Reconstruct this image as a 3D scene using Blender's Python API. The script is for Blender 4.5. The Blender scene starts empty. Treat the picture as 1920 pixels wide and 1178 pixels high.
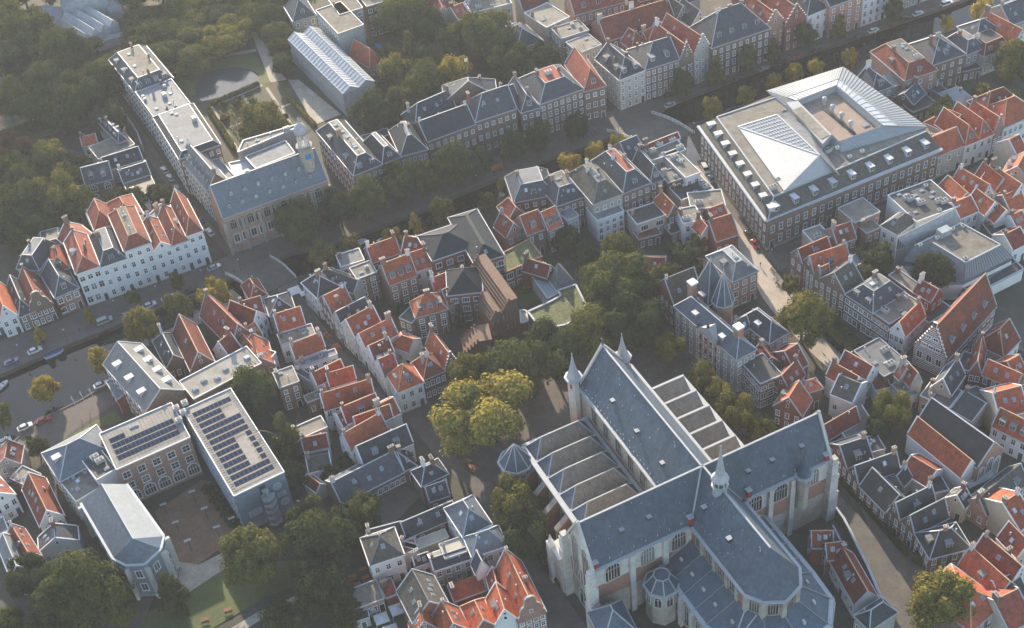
import bpy, bmesh, math, random
from mathutils import Vector, Matrix
from mathutils.geometry import delaunay_2d_cdt, tessellate_polygon
R=math.radians
S=bpy.context.scene
COL=S.collection
# ---------------- camera, sky, sun, exposure ----------------
cam=bpy.data.objects.new('camera',bpy.data.cameras.new('camera')); COL.objects.link(cam)
cam.data.sensor_width=36; cam.data.lens=48.75; cam.data.clip_start=1; cam.data.clip_end=4000
cam.matrix_world=Matrix([[0.993491, 0.113908, -0.0, 0.0], [-0.077371, 0.67482, -0.733916, 0.0], [-0.083599, 0.729139, 0.679241, 270.0], [0.0, 0.0, 0.0, 1.0]])
S.camera=cam
W=bpy.data.worlds.new("World"); S.world=W; W.use_nodes=True
wn=W.node_tree; sky=wn.nodes.new('ShaderNodeTexSky'); sky.sky_type='NISHITA'; sky.sun_disc=False
SUN_EL=R(18.5); SUN_AZ=math.atan2(-.21,.977)
sky.sun_elevation=SUN_EL; sky.sun_rotation=SUN_AZ; sky.dust_density=1.0; sky.ozone_density=0.6; sky.air_density=1.0
bg=wn.nodes['Background']; bg.inputs['Strength'].default_value=0.15
wn.links.new(sky.outputs[0],bg.inputs[0])
sl=bpy.data.lights.new('sun','SUN'); sl.energy=4.9; sl.angle=R(.6); sl.color=(1,.83,.62)
so=bpy.data.objects.new('sun',sl); COL.objects.link(so)
sd=Vector((math.sin(SUN_AZ)*math.cos(SUN_EL),math.cos(SUN_AZ)*math.cos(SUN_EL),math.sin(SUN_EL)))
so.rotation_euler=sd.to_track_quat('Z','Y').to_euler(); so.location=(0,0,400)
S.view_settings.view_transform='Standard'; S.view_settings.look='None'; S.view_settings.gamma=1
S.view_settings.exposure=1.42
S.render.engine='CYCLES'

# ---------------- materials ----------------
M={}
def mat(key,base,var=.25,scale=.6,rough=.85,base2=None,stain=0,spec=.3,metal=0,bump=0,objvar=.12,course=0,streak=0):
    m=bpy.data.materials.new(key); m.use_nodes=True; nt=m.node_tree; N=nt.nodes; L=nt.links
    p=N['Principled BSDF']; p.inputs['Roughness'].default_value=rough; p.inputs['Metallic'].default_value=metal
    p.inputs['Specular IOR Level'].default_value=spec
    g=N.new('ShaderNodeNewGeometry'); oi=N.new('ShaderNodeObjectInfo')
    n1=N.new('ShaderNodeTexNoise'); n1.inputs['Scale'].default_value=scale; n1.inputs['Detail'].default_value=6; n1.inputs['Roughness'].default_value=.7
    L.new(g.outputs['Position'],n1.inputs['Vector'])
    r=N.new('ShaderNodeValToRGB'); r.color_ramp.elements[0].position=.3; r.color_ramp.elements[1].position=.7
    b2=base2 or tuple(c*(1-var) for c in base)
    r.color_ramp.elements[0].color=(*b2,1); r.color_ramp.elements[1].color=(*[min(1,c*(1+var*.6)) for c in base],1)
    L.new(n1.outputs['Fac'],r.inputs['Fac']); last=r.outputs['Color']
    if streak:
        vm=N.new('ShaderNodeVectorMath'); vm.operation='MULTIPLY'; vm.inputs[1].default_value=(1.6,1.6,.12); L.new(g.outputs['Position'],vm.inputs[0])
        n4=N.new('ShaderNodeTexNoise'); n4.inputs['Scale'].default_value=1.0; n4.inputs['Detail'].default_value=5; n4.inputs['Roughness'].default_value=.7; L.new(vm.outputs[0],n4.inputs['Vector'])
        mr=N.new('ShaderNodeMapRange'); mr.inputs['From Min'].default_value=.3; mr.inputs['From Max'].default_value=.7; mr.inputs['To Min'].default_value=1-streak; mr.inputs['To Max'].default_value=1+streak
        L.new(n4.outputs['Fac'],mr.inputs['Value']); mx=N.new('ShaderNodeVectorMath'); mx.operation='SCALE'; L.new(last,mx.inputs[0]); L.new(mr.outputs[0],mx.inputs['Scale']); last=mx.outputs[0]
    if stain:
        n2=N.new('ShaderNodeTexNoise'); n2.inputs['Scale'].default_value=scale*.28; n2.inputs['Detail'].default_value=5
        L.new(g.outputs['Position'],n2.inputs['Vector'])
        mr=N.new('ShaderNodeMapRange'); mr.inputs['From Min'].default_value=.45; mr.inputs['From Max'].default_value=.75; mr.inputs['To Max'].default_value=stain
        L.new(n2.outputs['Fac'],mr.inputs['Value'])
        mx=N.new('ShaderNodeMixRGB'); mx.inputs['Color2'].default_value=(.05,.047,.036,1)
        L.new(mr.outputs[0],mx.inputs['Fac']); L.new(last,mx.inputs['Color1']); last=mx.outputs['Color']
    if course:  # tile or plank courses as fine lighter and darker lines
        w=N.new('ShaderNodeTexWave'); w.bands_direction='Z' if course>0 else 'DIAGONAL'; w.inputs['Scale'].default_value=abs(course); w.inputs['Distortion'].default_value=.4
        L.new(g.outputs['Position'],w.inputs['Vector'])
        mr=N.new('ShaderNodeMapRange'); mr.inputs['To Min'].default_value=.72; mr.inputs['To Max'].default_value=1.12
        L.new(w.outputs['Fac'],mr.inputs['Value'])
        mx=N.new('ShaderNodeVectorMath'); mx.operation='SCALE'; L.new(last,mx.inputs[0]); L.new(mr.outputs[0],mx.inputs['Scale']); last=mx.outputs[0]
    if objvar:
        mr=N.new('ShaderNodeMapRange'); mr.inputs['To Min'].default_value=1-objvar; mr.inputs['To Max'].default_value=1+objvar
        L.new(oi.outputs['Random'],mr.inputs['Value'])
        mx=N.new('ShaderNodeVectorMath'); mx.operation='SCALE'; L.new(last,mx.inputs[0]); L.new(mr.outputs[0],mx.inputs['Scale']); last=mx.outputs[0]
    L.new(last,p.inputs['Base Color'])
    if bump:
        b=N.new('ShaderNodeBump'); b.inputs['Strength'].default_value=bump; b.inputs['Distance'].default_value=.1
        n3=N.new('ShaderNodeTexNoise'); n3.inputs['Scale'].default_value=3.5; n3.inputs['Detail'].default_value=4
        L.new(g.outputs['Position'],n3.inputs['Vector']); L.new(n3.outputs['Fac'],b.inputs['Height']); L.new(b.outputs[0],p.inputs['Normal'])
    M[key]=m; return m
mat('w',(.62,.63,.63),.10,.35,stain=.12,objvar=.06)
mat('c',(.46,.41,.34),.15,.5,stain=.2)
mat('g',(.33,.33,.315),.18,.5,stain=.3)
mat('b',(.185,.130,.100),.35,1.6,stain=.25)
mat('r',(.235,.095,.07),.35,1.6,stain=.2)
mat('d',(.11,.085,.072),.3,1.4,stain=.2)
mat('p',(.36,.215,.165),.25,1.2,stain=.25)
mat('o',(.40,.098,.048),.40,.9,stain=.45,course=2.2,objvar=.25,bump=.6,streak=.25)
mat('R',(.24,.060,.040),.42,.9,stain=.6,course=2.2,objvar=.25,bump=.5,streak=.25)
mat('s',(.066,.076,.090),.35,1.0,rough=.65,stain=.25,course=2.6,objvar=.3,bump=.4,spec=.12,streak=.2)
mat('t',(.105,.10,.088),.35,1.0,rough=.85,spec=.12,stain=.4,course=2.4,objvar=.2,bump=.3,streak=.2)
mat('l',(.17,.18,.19),.22,.8,rough=.75,stain=.35,objvar=.15,spec=.2,streak=.2)
mat('z',(.25,.28,.305),.15,.6,rough=.6,objvar=.1,spec=.3,stain=.12)
mat('G',(.20,.185,.158),.3,.7,stain=.45,objvar=.25,spec=.15)
mat('k',(.048,.050,.052),.3,.6,rough=.6,stain=.2,objvar=.3)
mat('dormerwhite',(.46,.48,.50),.15,1.0,rough=.6,objvar=.12,stain=.15)
mat('white',(.66,.67,.67),.08,1.0,rough=.5,objvar=.05)
mat('trim',(.36,.39,.42),.15,1.0,rough=.5,objvar=.08)
mat('stone',(.36,.335,.29),.25,1.0,stain=.45,objvar=.08)
mat('palestone',(.50,.49,.46),.2,.8,stain=.35,objvar=.05)
mat('oldbrick',(.30,.135,.095),.3,1.0,stain=.3,base2=(.24,.15,.12),objvar=.06)
mat('churchslate',(.082,.112,.150),.25,.35,rough=.6,stain=.18,course=3.2,objvar=.08,spec=.22,bump=.4,streak=.25)
mat('aisleslate',(.25,.215,.178),.3,.7,rough=.75,stain=.35,course=3.0,objvar=.1,base2=(.20,.17,.14),spec=.1,streak=.2)
mat('lead',(.33,.35,.37),.15,.8,rough=.45,objvar=.05,spec=.5)
mat('door',(.05,.06,.07),.3,1,rough=.4,objvar=.6)
mat('wood',(.22,.11,.06),.3,1.5,objvar=.2)
mat('iron',(.05,.052,.055),.2,1,rough=.5)
mat('darktile',(.028,.036,.046),.3,.8,rough=.8,stain=.1,course=2.4,objvar=.1,spec=.12,streak=.15)
mat('capstone',(.30,.29,.27),.2,1,stain=.2,objvar=.4)
mat('brickcap',(.34,.20,.14),.25,1.4,objvar=.2)
mat('ridgecap',(.46,.30,.20),.25,1.2,objvar=.15)
mat('tyre',(.02,.02,.02),.1,1)
mat('solar',(.018,.03,.06),.2,1,rough=.22,spec=.8,objvar=.1)
mat('browntile',(.17,.105,.075),.3,.9,stain=.15,objvar=.05)
mat('maroon',(.20,.080,.058),.3,1.2,objvar=.05)
mat('orangeplastic',(.36,.11,.05),.1,1,rough=.5)
mat('bluecloth',(.02,.16,.42),.1,1,rough=.6)
mat('canvas',(.62,.60,.56),.08,1,rough=.7)
mat('skin',(.45,.28,.2),.1,1); mat('cloth',(.06,.08,.13),.2,1,objvar=.8); mat('redcloth',(.35,.04,.03),.2,1,objvar=.3)
mat('shutter',(.30,.03,.025),.1,1)
mat('muralblue',(.17,.21,.26),.2,.5,objvar=.03,stain=.2)
mat('muralpale',(.36,.42,.49),.12,1.2,objvar=.03)
mat('glassroof',(.38,.41,.43),.25,.6,rough=.25,spec=.5,objvar=.15)
mat('whitemetal',(.36,.375,.39),.1,.4,rough=.6,objvar=.1,spec=.25,stain=.1)
def glassm(key,col,rough=.12,curtain=0):
    m=bpy.data.materials.new(key); m.use_nodes=True; N=m.node_tree.nodes; L=m.node_tree.links; p=N['Principled BSDF']
    oi=N.new('ShaderNodeObjectInfo'); r=N.new('ShaderNodeValToRGB'); r.color_ramp.interpolation='CONSTANT'
    e=r.color_ramp.elements; e[0].color=(*col,1); e[1].position=.72; e[1].color=(*[c*2.2+.01 for c in col],1)
    x=e.new(.86); x.color=(.16,.17,.17,1) if curtain else (*col,1)
    L.new(oi.outputs['Random'],r.inputs['Fac']); L.new(r.outputs['Color'],p.inputs['Base Color'])
    p.inputs['Roughness'].default_value=rough; p.inputs['Specular IOR Level'].default_value=.7
    M[key]=m
glassm('glass',(.022,.026,.030),curtain=1); glassm('skyglass',(.18,.22,.26),.15); glassm('carglass',(.02,.022,.026),.08)
def paint(key,col):
    m=bpy.data.materials.new(key); m.use_nodes=True; N=m.node_tree.nodes; p=N['Principled BSDF']
    g=N.new('ShaderNodeTexNoise'); g.inputs['Scale'].default_value=2; r=N.new('ShaderNodeValToRGB')
    r.color_ramp.elements[0].color=(*[c*.9 for c in col],1); r.color_ramp.elements[1].color=(*col,1)
    m.node_tree.links.new(g.outputs['Fac'],r.inputs['Fac']); m.node_tree.links.new(r.outputs[0],p.inputs['Base Color'])
    p.inputs['Roughness'].default_value=.25; p.inputs['Coat Weight'].default_value=.5; M[key]=m
for k,c in dict(carwhite=(.6,.6,.6),carblack=(.02,.021,.024),cargrey=(.18,.19,.2),carsilver=(.38,.39,.4),carblue=(.04,.08,.17),carred=(.3,.03,.02),cargreen=(.04,.07,.06)).items(): paint(k,c)

# ---------------- mesh helpers ----------------
class MB:
    def __init__(s): s.v=[]; s.f=[]; s.m=[]
    def add(s,vs,fs,mi=0):
        k=len(s.v); s.v+= [tuple(v) for v in vs]; s.f+=[tuple(i+k for i in f) for f in fs]; s.m+=[mi]*len(fs); return s
    def face(s,vs,mi=0): return s.add(vs,[tuple(range(len(vs)))],mi)
    def prism(s,poly,z0,z1,mi=0,top=None,bottom=True):
        n=len(poly); v=[(p[0],p[1],z0) for p in poly]+[(p[0],p[1],z1) for p in poly]
        f=[(i,(i+1)%n,n+(i+1)%n,n+i) for i in range(n)]
        s.add(v,f,mi); s.add(v[n:],[tuple(range(n))],mi if top is None else top)
        if bottom: s.add(v[:n],[tuple(range(n-1,-1,-1))],mi)
        return s
    def box(s,c,sx,sy,sz,rot=0,mi=0):   # c = centre of the base
        co,si=math.cos(rot),math.sin(rot)
        poly=[(c[0]+x*co-y*si,c[1]+x*si+y*co) for x,y in((-sx/2,-sy/2),(sx/2,-sy/2),(sx/2,sy/2),(-sx/2,sy/2))]
        return s.prism(poly,c[2],c[2]+sz,mi)
    def slab(s,pts,t,mi=0):             # polygon in space, thickened straight down
        n=len(pts); v=[tuple(p) for p in pts]+[(p[0],p[1],p[2]-t) for p in pts]
        return s.add(v,[tuple(range(n)),tuple(range(2*n-1,n-1,-1))]+[(i,n+i,n+(i+1)%n,(i+1)%n) for i in range(n)],mi)
    def bar(s,a,b,w,h=None,mi=0):
        a=Vector(a);b=Vector(b);h=h or w;d=(b-a)
        if d.length<1e-4:return s
        d.normalize(); up=Vector((0,0,1)) if abs(d.z)<.95 else Vector((0,1,0))
        x=d.cross(up).normalized()*(w/2); y=x.cross(d).normalized()*(h/2)
        v=[a-x-y,a+x-y,a+x+y,a-x+y,b-x-y,b+x-y,b+x+y,b-x+y]
        return s.add(v,[(3,2,1,0),(4,5,6,7),(0,1,5,4),(1,2,6,5),(2,3,7,6),(3,0,4,7)],mi)
    def ring(s,c,prof,n=12,mi=0,rot=0,cap=True): # lathe: prof = [(radius,z)...]
        v=[];k=len(prof)
        for r,z in prof:
            for i in range(n):
                a=rot+2*math.pi*i/n; v.append((c[0]+r*math.cos(a),c[1]+r*math.sin(a),c[2]+z))
        f=[(j*n+i,j*n+(i+1)%n,(j+1)*n+(i+1)%n,(j+1)*n+i) for j in range(k-1) for i in range(n)]
        if cap: f+=[tuple(range(n-1,-1,-1)),tuple((k-1)*n+i for i in range(n))]
        return s.add(v,f,mi)
    def mesh(s,name,mats,off=(0,0,0),smooth=False):
        me=bpy.data.meshes.new(name)
        me.from_pydata([(v[0]-off[0],v[1]-off[1],v[2]-off[2]) for v in s.v],[],s.f)
        for m in mats: me.materials.append(M[m])
        me.polygons.foreach_set('material_index',s.m)
        if smooth: me.polygons.foreach_set('use_smooth',[True]*len(s.f))
        me.update(); return me
    def fix(s,me):
        b=bmesh.new(); b.from_mesh(me); bmesh.ops.recalc_face_normals(b,faces=b.faces); b.to_mesh(me); b.free(); return me
def rootof(p):
    while p.parent: p=p.parent
    return p
def part(name,mb,mats,parent,label=None,smooth=False,fix=True):
    if isinstance(mats,str): mats=[mats]
    off=rootof(parent).location
    me=mb.mesh(name,mats,off,smooth)
    if fix: mb.fix(me)
    o=bpy.data.objects.new(name,me); COL.objects.link(o); o.parent=parent
    if label:o['label']=label
    return o
def thing(name,label,cat,loc=(0,0,0),group=None):
    o=bpy.data.objects.new(name,None); COL.objects.link(o); o.location=(loc[0],loc[1],loc[2] if len(loc)>2 else 0)
    o['label']=label; o['category']=cat
    if group:o['group']=group
    bpy.context.view_layer.update() if False else None
    return o
def solo(name,mb,mats,label,cat,loc,group=None,smooth=False):
    if isinstance(mats,str): mats=[mats]
    loc=Vector((loc[0],loc[1],loc[2] if len(loc)>2 else 0))
    me=mb.mesh(name,mats,loc,smooth); mb.fix(me)
    o=bpy.data.objects.new(name,me); COL.objects.link(o); o.location=loc; o['label']=label; o['category']=cat
    if group:o['group']=group
    return o
def struct(name,mb,mats,kind='structure',fix=True):
    if isinstance(mats,str): mats=[mats]
    me=mb.mesh(name,mats)
    if fix: mb.fix(me)
    o=bpy.data.objects.new(name,me); COL.objects.link(o); o['kind']=kind; return o
def inst(name,me,parent,loc,rot=None,scale=None,mats=None):
    o=bpy.data.objects.new(name,me); COL.objects.link(o); o.parent=parent
    r=rootof(parent).location if parent else Vector((0,0,0))
    m=Matrix.Translation(Vector(loc)-r)
    if rot is not None: m=m@(rot if isinstance(rot,Matrix) else Matrix.Rotation(rot,4,'Z'))
    if scale is not None:
        if not isinstance(scale,(tuple,list)): scale=(scale,)*3
        m=m@Matrix.Diagonal((*scale,1))
    o.matrix_local=m
    if mats:
        for i,k in enumerate(mats): o.material_slots[i].link='OBJECT'; o.material_slots[i].material=M[k]
    return o
class Fr:  # local frame: A origin, u along A->B, v to its left
    def __init__(s,A,B):
        d=Vector((B[0]-A[0],B[1]-A[1])); s.w=d.length; s.u=d/s.w; s.v=Vector((-s.u.y,s.u.x)); s.A=Vector((A[0],A[1])); s.ang=math.atan2(s.u.y,s.u.x)
    def p(s,u,v,z=None):
        q=s.A+s.u*u+s.v*v
        return (q.x,q.y) if z is None else (q.x,q.y,z)
CACHE={}
def win_mesh(w,h,style='s'):
    w=round(w*5)/5; h=round(h*5)/5; k=('win',w,h,style)
    if k in CACHE: return CACHE[k]
    b=MB()
    # local x = along wall, y = outwards, z = up; origin = bottom centre
    def bx(x0,x1,z0,z1,y0,y1,mi=0): b.prism([(x0,y0),(x1,y0),(x1,y1),(x0,y1)],z0,z1,mi)
    f=.11 if style in 'nw' else .2
    H2=w/2
    bx(-H2,-H2+f,0,h,0,.09);bx(H2-f,H2,0,h,0,.09);bx(-H2+f,H2-f,h-f,h,0,.09);bx(-H2+f,H2-f,0,f*.8,0,.09)
    bx(-H2+f,H2-f,f*.8,h-f,0,.03,1)
    if style=='w':
        bx(-.05,.05,f,h-f,.031,.07); bx(-H2+f,H2-f,h*.62-.05,h*.62+.05,.071,.09); bx(-H2-.08,H2+.08,-.12,0,0,.16)
    if style=='s':
        bx(-.04,.04,f,h-f,.031,.07); bx(-H2+f,-.04,h*.5-.05,h*.5+.05,.031,.07); bx(.04,H2-f,h*.5-.05,h*.5+.05,.031,.07)
        bx(-H2-.08,H2+.08,-.12,0,0,.16)
    if style=='m':
        n=max(2,round(w/.8))
        for i in range(1,n):
            x=-H2+w*i/n; bx(x-.05,x+.05,f,h-f,.031,.07)
        bx(-H2-.08,H2+.08,-.12,0,0,.16)
    me=b.mesh('window',['white','glass']); b.fix(me); CACHE[k]=me; return me
def arch_mesh(w,h,n=4,frame='stone',key='arch'):
    k=(key,w,h,n,frame)
    if k in CACHE: return CACHE[k]
    b=MB(); H2=w/2; hs=h-H2
    def arc(r,hh,kk=10): return [(-r,0),(r,0)]+[(r*math.cos(math.pi*i/kk),hh+r*1.12*math.sin(math.pi*i/kk)) for i in range(kk+1)]
    out=arc(H2+.28,hs); inn=arc(H2,hs)
    def sheet(p,y,mi): b.face([(x,y,z) for x,z in p],mi)
    # frame ring
    m=len(out)
    for i in range(m):
        j=(i+1)%m
        b.add([(out[i][0],.18,out[i][1]),(out[j][0],.18,out[j][1]),(inn[j][0],.18,inn[j][1]),(inn[i][0],.18,inn[i][1])],[(0,1,2,3)],0)
        b.add([(out[i][0],.18,out[i][1]),(out[j][0],.18,out[j][1]),(out[j][0],0,out[j][1]),(out[i][0],0,out[i][1])],[(0,1,2,3)],0)
        b.add([(inn[i][0],.18,inn[i][1]),(inn[j][0],.18,inn[j][1]),(inn[j][0],.02,inn[j][1]),(inn[i][0],.02,inn[i][1])],[(0,1,2,3)],0)
    sheet(inn,.02,1)
    for i in range(1,n):
        x=-H2+w*i/n; top=hs+math.sqrt(max(0,H2*H2-x*x))*.9
        b.prism([(x-.07,.03),(x+.07,.03),(x+.07,.12),(x-.07,.12)],0,top,0)
    b.prism([(-H2,.03),(H2,.03),(H2,.1),(-H2,.1)],hs-.07,hs+.07,0)
    b.prism([(-H2-.3,0),(H2+.3,0),(H2+.3,.3),(-H2-.3,.3)],-.25,0,0)
    me=b.mesh('window',[frame,'glass']); b.fix(me); CACHE[k]=me; return me
def door_mesh(w=1.1,h=2.4):
    k=('door',w,h)
    if k in CACHE:return CACHE[k]
    b=MB(); b.prism([(-w/2-.15,0),(w/2+.15,0),(w/2+.15,.08),(-w/2-.15,.08)],0,h+.5,0)
    b.prism([(-w/2,.08),(w/2,.08),(w/2,.11),(-w/2,.11)],0.02,h,1); b.prism([(-w/2,.08),(w/2,.08),(w/2,.11),(-w/2,.11)],h+.06,h+.4,2)
    me=b.mesh('door',['white','door','glass']); b.fix(me); CACHE[k]=me; return me
def dormer_mesh(w=1.5,h=1.5,style='f',d=3.0):
    k=('dorm',w,h,style,d)
    if k in CACHE:return CACHE[k]
    b=MB(); H2=w/2   # front plane at y=0 (outwards = -y is front here: front faces -v); body goes +y
    b.prism([(-H2,0),(H2,0),(H2,d),(-H2,d)],-.6,h,0)
    b.prism([(-H2+.16,-.05),(H2-.16,-.05),(H2-.16,0),(-H2+.16,0)],.25,h-.18,1)
    b.prism([(-.04,-.08),(.04,-.08),(.04,-.05),(-.04,-.05)],.25,h-.18,0)
    b.prism([(-H2+.16,-.08),(-.04,-.08),(-.04,-.05),(-H2+.16,-.05)],h*.5,h*.5+.08,0); b.prism([(.04,-.08),(H2-.16,-.08),(H2-.16,-.05),(.04,-.05)],h*.5,h*.5+.08,0)
    if style=='f': b.prism([(-H2-.15,-.22),(H2+.15,-.22),(H2+.15,d),(-H2-.15,d)],h,h+.14,2)
    elif style=='w': b.prism([(-H2-.15,-.22),(H2+.15,-.22),(H2+.15,d),(-H2-.15,d)],h,h+.14,0)
    else:
        r=w*.42; A=[(-H2-.15,-.2,h),(H2+.15,-.2,h),(0,-.2,h+r)]; B=[(x,d,z) for x,y,z in A]
        b.add(A+B,[(0,1,2)],0); b.add(A+B,[(5,4,3),(0,2,5,3),(2,1,4,5),(0,3,4,1)],2)
    me=b.mesh('dormer',['dormerwhite','glass','l']); b.fix(me); CACHE[k]=me; return me
def sky_mesh():
    if 'sk' in CACHE:return CACHE['sk']
    b=MB(); b.prism([(-.45,-.6),(.45,-.6),(.45,.6),(-.45,.6)],0,.10,0); b.prism([(-.37,-.52),(.37,-.52),(.37,.52),(-.37,.52)],.10,.12,1)
    me=b.mesh('skylight',['trim','skyglass']); b.fix(me); CACHE['sk']=me; return me
def chim_mesh(kind=0,col='p'):
    k=('ch',kind,col)
    if k in CACHE:return CACHE[k]
    b=MB(); w,l,h=[(.7,1.0,2.0),(.7,1.6,2.4),(.6,.6,1.6)][kind]
    b.prism([(-w/2,-l/2),(w/2,-l/2),(w/2,l/2),(-w/2,l/2)],-1.5,h,0); b.prism([(-w/2-.1,-l/2-.1),(w/2+.1,-l/2-.1),(w/2+.1,l/2+.1),(-w/2-.1,l/2+.1)],h,h+.15,1)
    for y in ([-.3,.3] if kind<2 else [0]): b.ring((0,y,h+.15),[(.13,0),(.10,.4)],8,2)
    me=b.mesh('chimney',[col,'capstone','brickcap']); b.fix(me); CACHE[k]=me; return me
def vent_mesh(kind=0):
    k=('vent',kind)
    if k in CACHE:return CACHE[k]
    b=MB()
    if kind==0: b.box((0,0,0),1.1,.9,.8,0,0); b.ring((0,0,.8),[(.35,0),(.35,.08)],12,1)
    elif kind==1: b.box((0,0,0),1.3,1.0,.25,0,0); b.box((0,0,.25),1.1,.8,.06,0,2)
    elif kind==2: b.ring((0,0,0),[(.12,0),(.12,.9),(.22,.95),(.22,1.1)],10,0)
    else: b.box((0,0,0),2.2,1.3,1.2,0,0); b.ring((-.5,0,1.2),[(.42,0),(.42,.1)],12,1); b.ring((.5,0,1.2),[(.42,0),(.42,.1)],12,1)
    me=b.mesh('roof_vent',['whitemetal','iron','skyglass']); b.fix(me); CACHE[k]=me; return me
import re
def polys_roof(w,d,h,r,kind,ins=2.0,o=.25):
    """slopes [(pts)], gable triangles, ridges, slope info {F:(origin,run,width)} in local u,v,z"""
    sl=[];gb=[];rd=[];inf={};eav=[];ver=[]
    if kind in('x','xl','xr'):
        a=d/2;k=o*r/a; hl=a*.9 if kind=='xl' else 0; hr=a*.9 if kind=='xr' else 0
        P0=(hl,a,h+r);P1=(w-hr,a,h+r); ol=0 if not hl else -o; orr=w if not hr else w+o
        sl+=[[(ol,-o,h-k),(orr,-o,h-k),P1,P0],[(orr,d+o,h-k),(ol,d+o,h-k),P0,P1]]
        if hl: sl.append([(ol,d+o,h-k),(ol,-o,h-k),P0]); inf['L']=(hl,d)
        else: gb.append([(0,d,h),(0,0,h),P0]); ver+=[((0,0,h),P0),(P0,(0,d,h))]
        if hr: sl.append([(orr,-o,h-k),(orr,d+o,h-k),P1]); inf['R']=(hr,d)
        else: gb.append([(w,0,h),(w,d,h),P1]); ver+=[((w,0,h),P1),(P1,(w,d,h))]
        rd=[(P0,P1)]; inf['F']=(a,w); inf['B']=(a,w); eav=[((ol,-o,h-k),(orr,-o,h-k)),((ol,d+o,h-k),(orr,d+o,h-k))]
        if hl: rd+=[(P0,(ol,-o,h-k)),(P0,(ol,d+o,h-k))]
        if hr: rd+=[(P1,(orr,-o,h-k)),(P1,(orr,d+o,h-k))]
    elif kind in('y','yh','s','n','yb'):
        a=w/2;k=o*r/a; hf=a*.9 if kind=='yh' else 0; hb=a*.9 if kind=='yb' else 0
        v0=-o if hf else 0; v1=d+o if hb else d
        P0=(a,hf,h+r);P1=(a,d-hb,h+r)
        sl+=[[(-o,v1,h-k),(-o,v0,h-k),P0,P1],[(w+o,v0,h-k),(w+o,v1,h-k),P1,P0]]
        if hf: sl.append([(-o,-o,h-k),(w+o,-o,h-k),P0]); inf['F']=(hf,w); rd+=[(P0,(-o,-o,h-k)),(P0,(w+o,-o,h-k))]; eav.append(((-o,-o,h-k),(w+o,-o,h-k)))
        else: gb.append([(0,0,h),(w,0,h),P0]); ver+=[((0,0,h),P0),(P0,(w,0,h))] if kind in('y','yb') else []
        if hb: sl.append([(w+o,v1,h-k),(-o,v1,h-k),P1]); rd+=[(P1,(w+o,v1,h-k)),(P1,(-o,v1,h-k))]
        else: gb.append([(w,d,h),(0,d,h),P1]); ver+=[((0,d,h),P1),(P1,(w,d,h))]
        rd.append((P0,P1)); inf['L']=(a,d);inf['R']=(a,d); eav+=[((-o,v0,h-k),(-o,v1,h-k)),((w+o,v0,h-k),(w+o,v1,h-k))]
    elif kind=='h':
        if w>=d:
            a=d/2; hl=min(a*.95,w*.45); P0=(hl,a,h+r);P1=(w-hl,a,h+r)
            inf={'F':(a,w),'B':(a,w),'L':(hl,d),'R':(hl,d)}
        else:
            a=w/2; hl=min(a*.95,d*.45); P0=(a,hl,h+r);P1=(a,d-hl,h+r)
            inf={'F':(hl,w),'B':(hl,w),'L':(a,d),'R':(a,d)}
        A,B,C,D=(-o,-o,h),(w+o,-o,h),(w+o,d+o,h),(-o,d+o,h)
        if w>=d: sl=[[A,B,P1,P0],[B,C,P1],[C,D,P0,P1],[D,A,P0]]; rd=[(P0,P1),(P0,A),(P0,D),(P1,B),(P1,C)]
        else: sl=[[A,B,P0],[B,C,P1,P0],[C,D,P1],[D,A,P0,P1]]; rd=[(P0,P1),(P0,A),(P0,B),(P1,C),(P1,D)]
        eav=[(A,B),(B,C),(C,D),(D,A)]
    elif kind=='m':
        A,B,C,D=(-o,-o,h),(w+o,-o,h),(w+o,d+o,h),(-o,d+o,h); i=ins
        a,b,c,e=(i,i,h+r),(w-i,i,h+r),(w-i,d-i,h+r),(i,d-i,h+r)
        sl=[[A,B,b,a],[B,C,c,b],[C,D,e,c],[D,A,a,e]]; rd=[(A,a),(B,b),(C,c),(D,e),(a,b),(b,c),(c,e),(e,a)]
        eav=[(A,B),(B,C),(C,D),(D,A)]; inf={'F':(i,w),'B':(i,w),'L':(i,d),'R':(i,d)}
    elif kind=='l':
        sl=[[(-.1,-o,h-.1),(w+.1,-o,h-.1),(w+.1,d,h+r),(-.1,d,h+r)]]; gb=[[(w,0,h),(w,d,h),(w,d,h+r)],[(0,d,h),(0,0,h),(0,d,h+r)],[(w,d,h),(0,d,h),(0,d,h+r),(w,d,h+r)]]
        eav=[((-.1,-o,h-.1),(w+.1,-o,h-.1))]; ver=[((0,0,h),(0,d,h+r)),((w,0,h),(w,d,h+r))]; inf={'F':(d,w)}
    return sl,gb,rd,inf,eav,ver
HN=[0]
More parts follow.
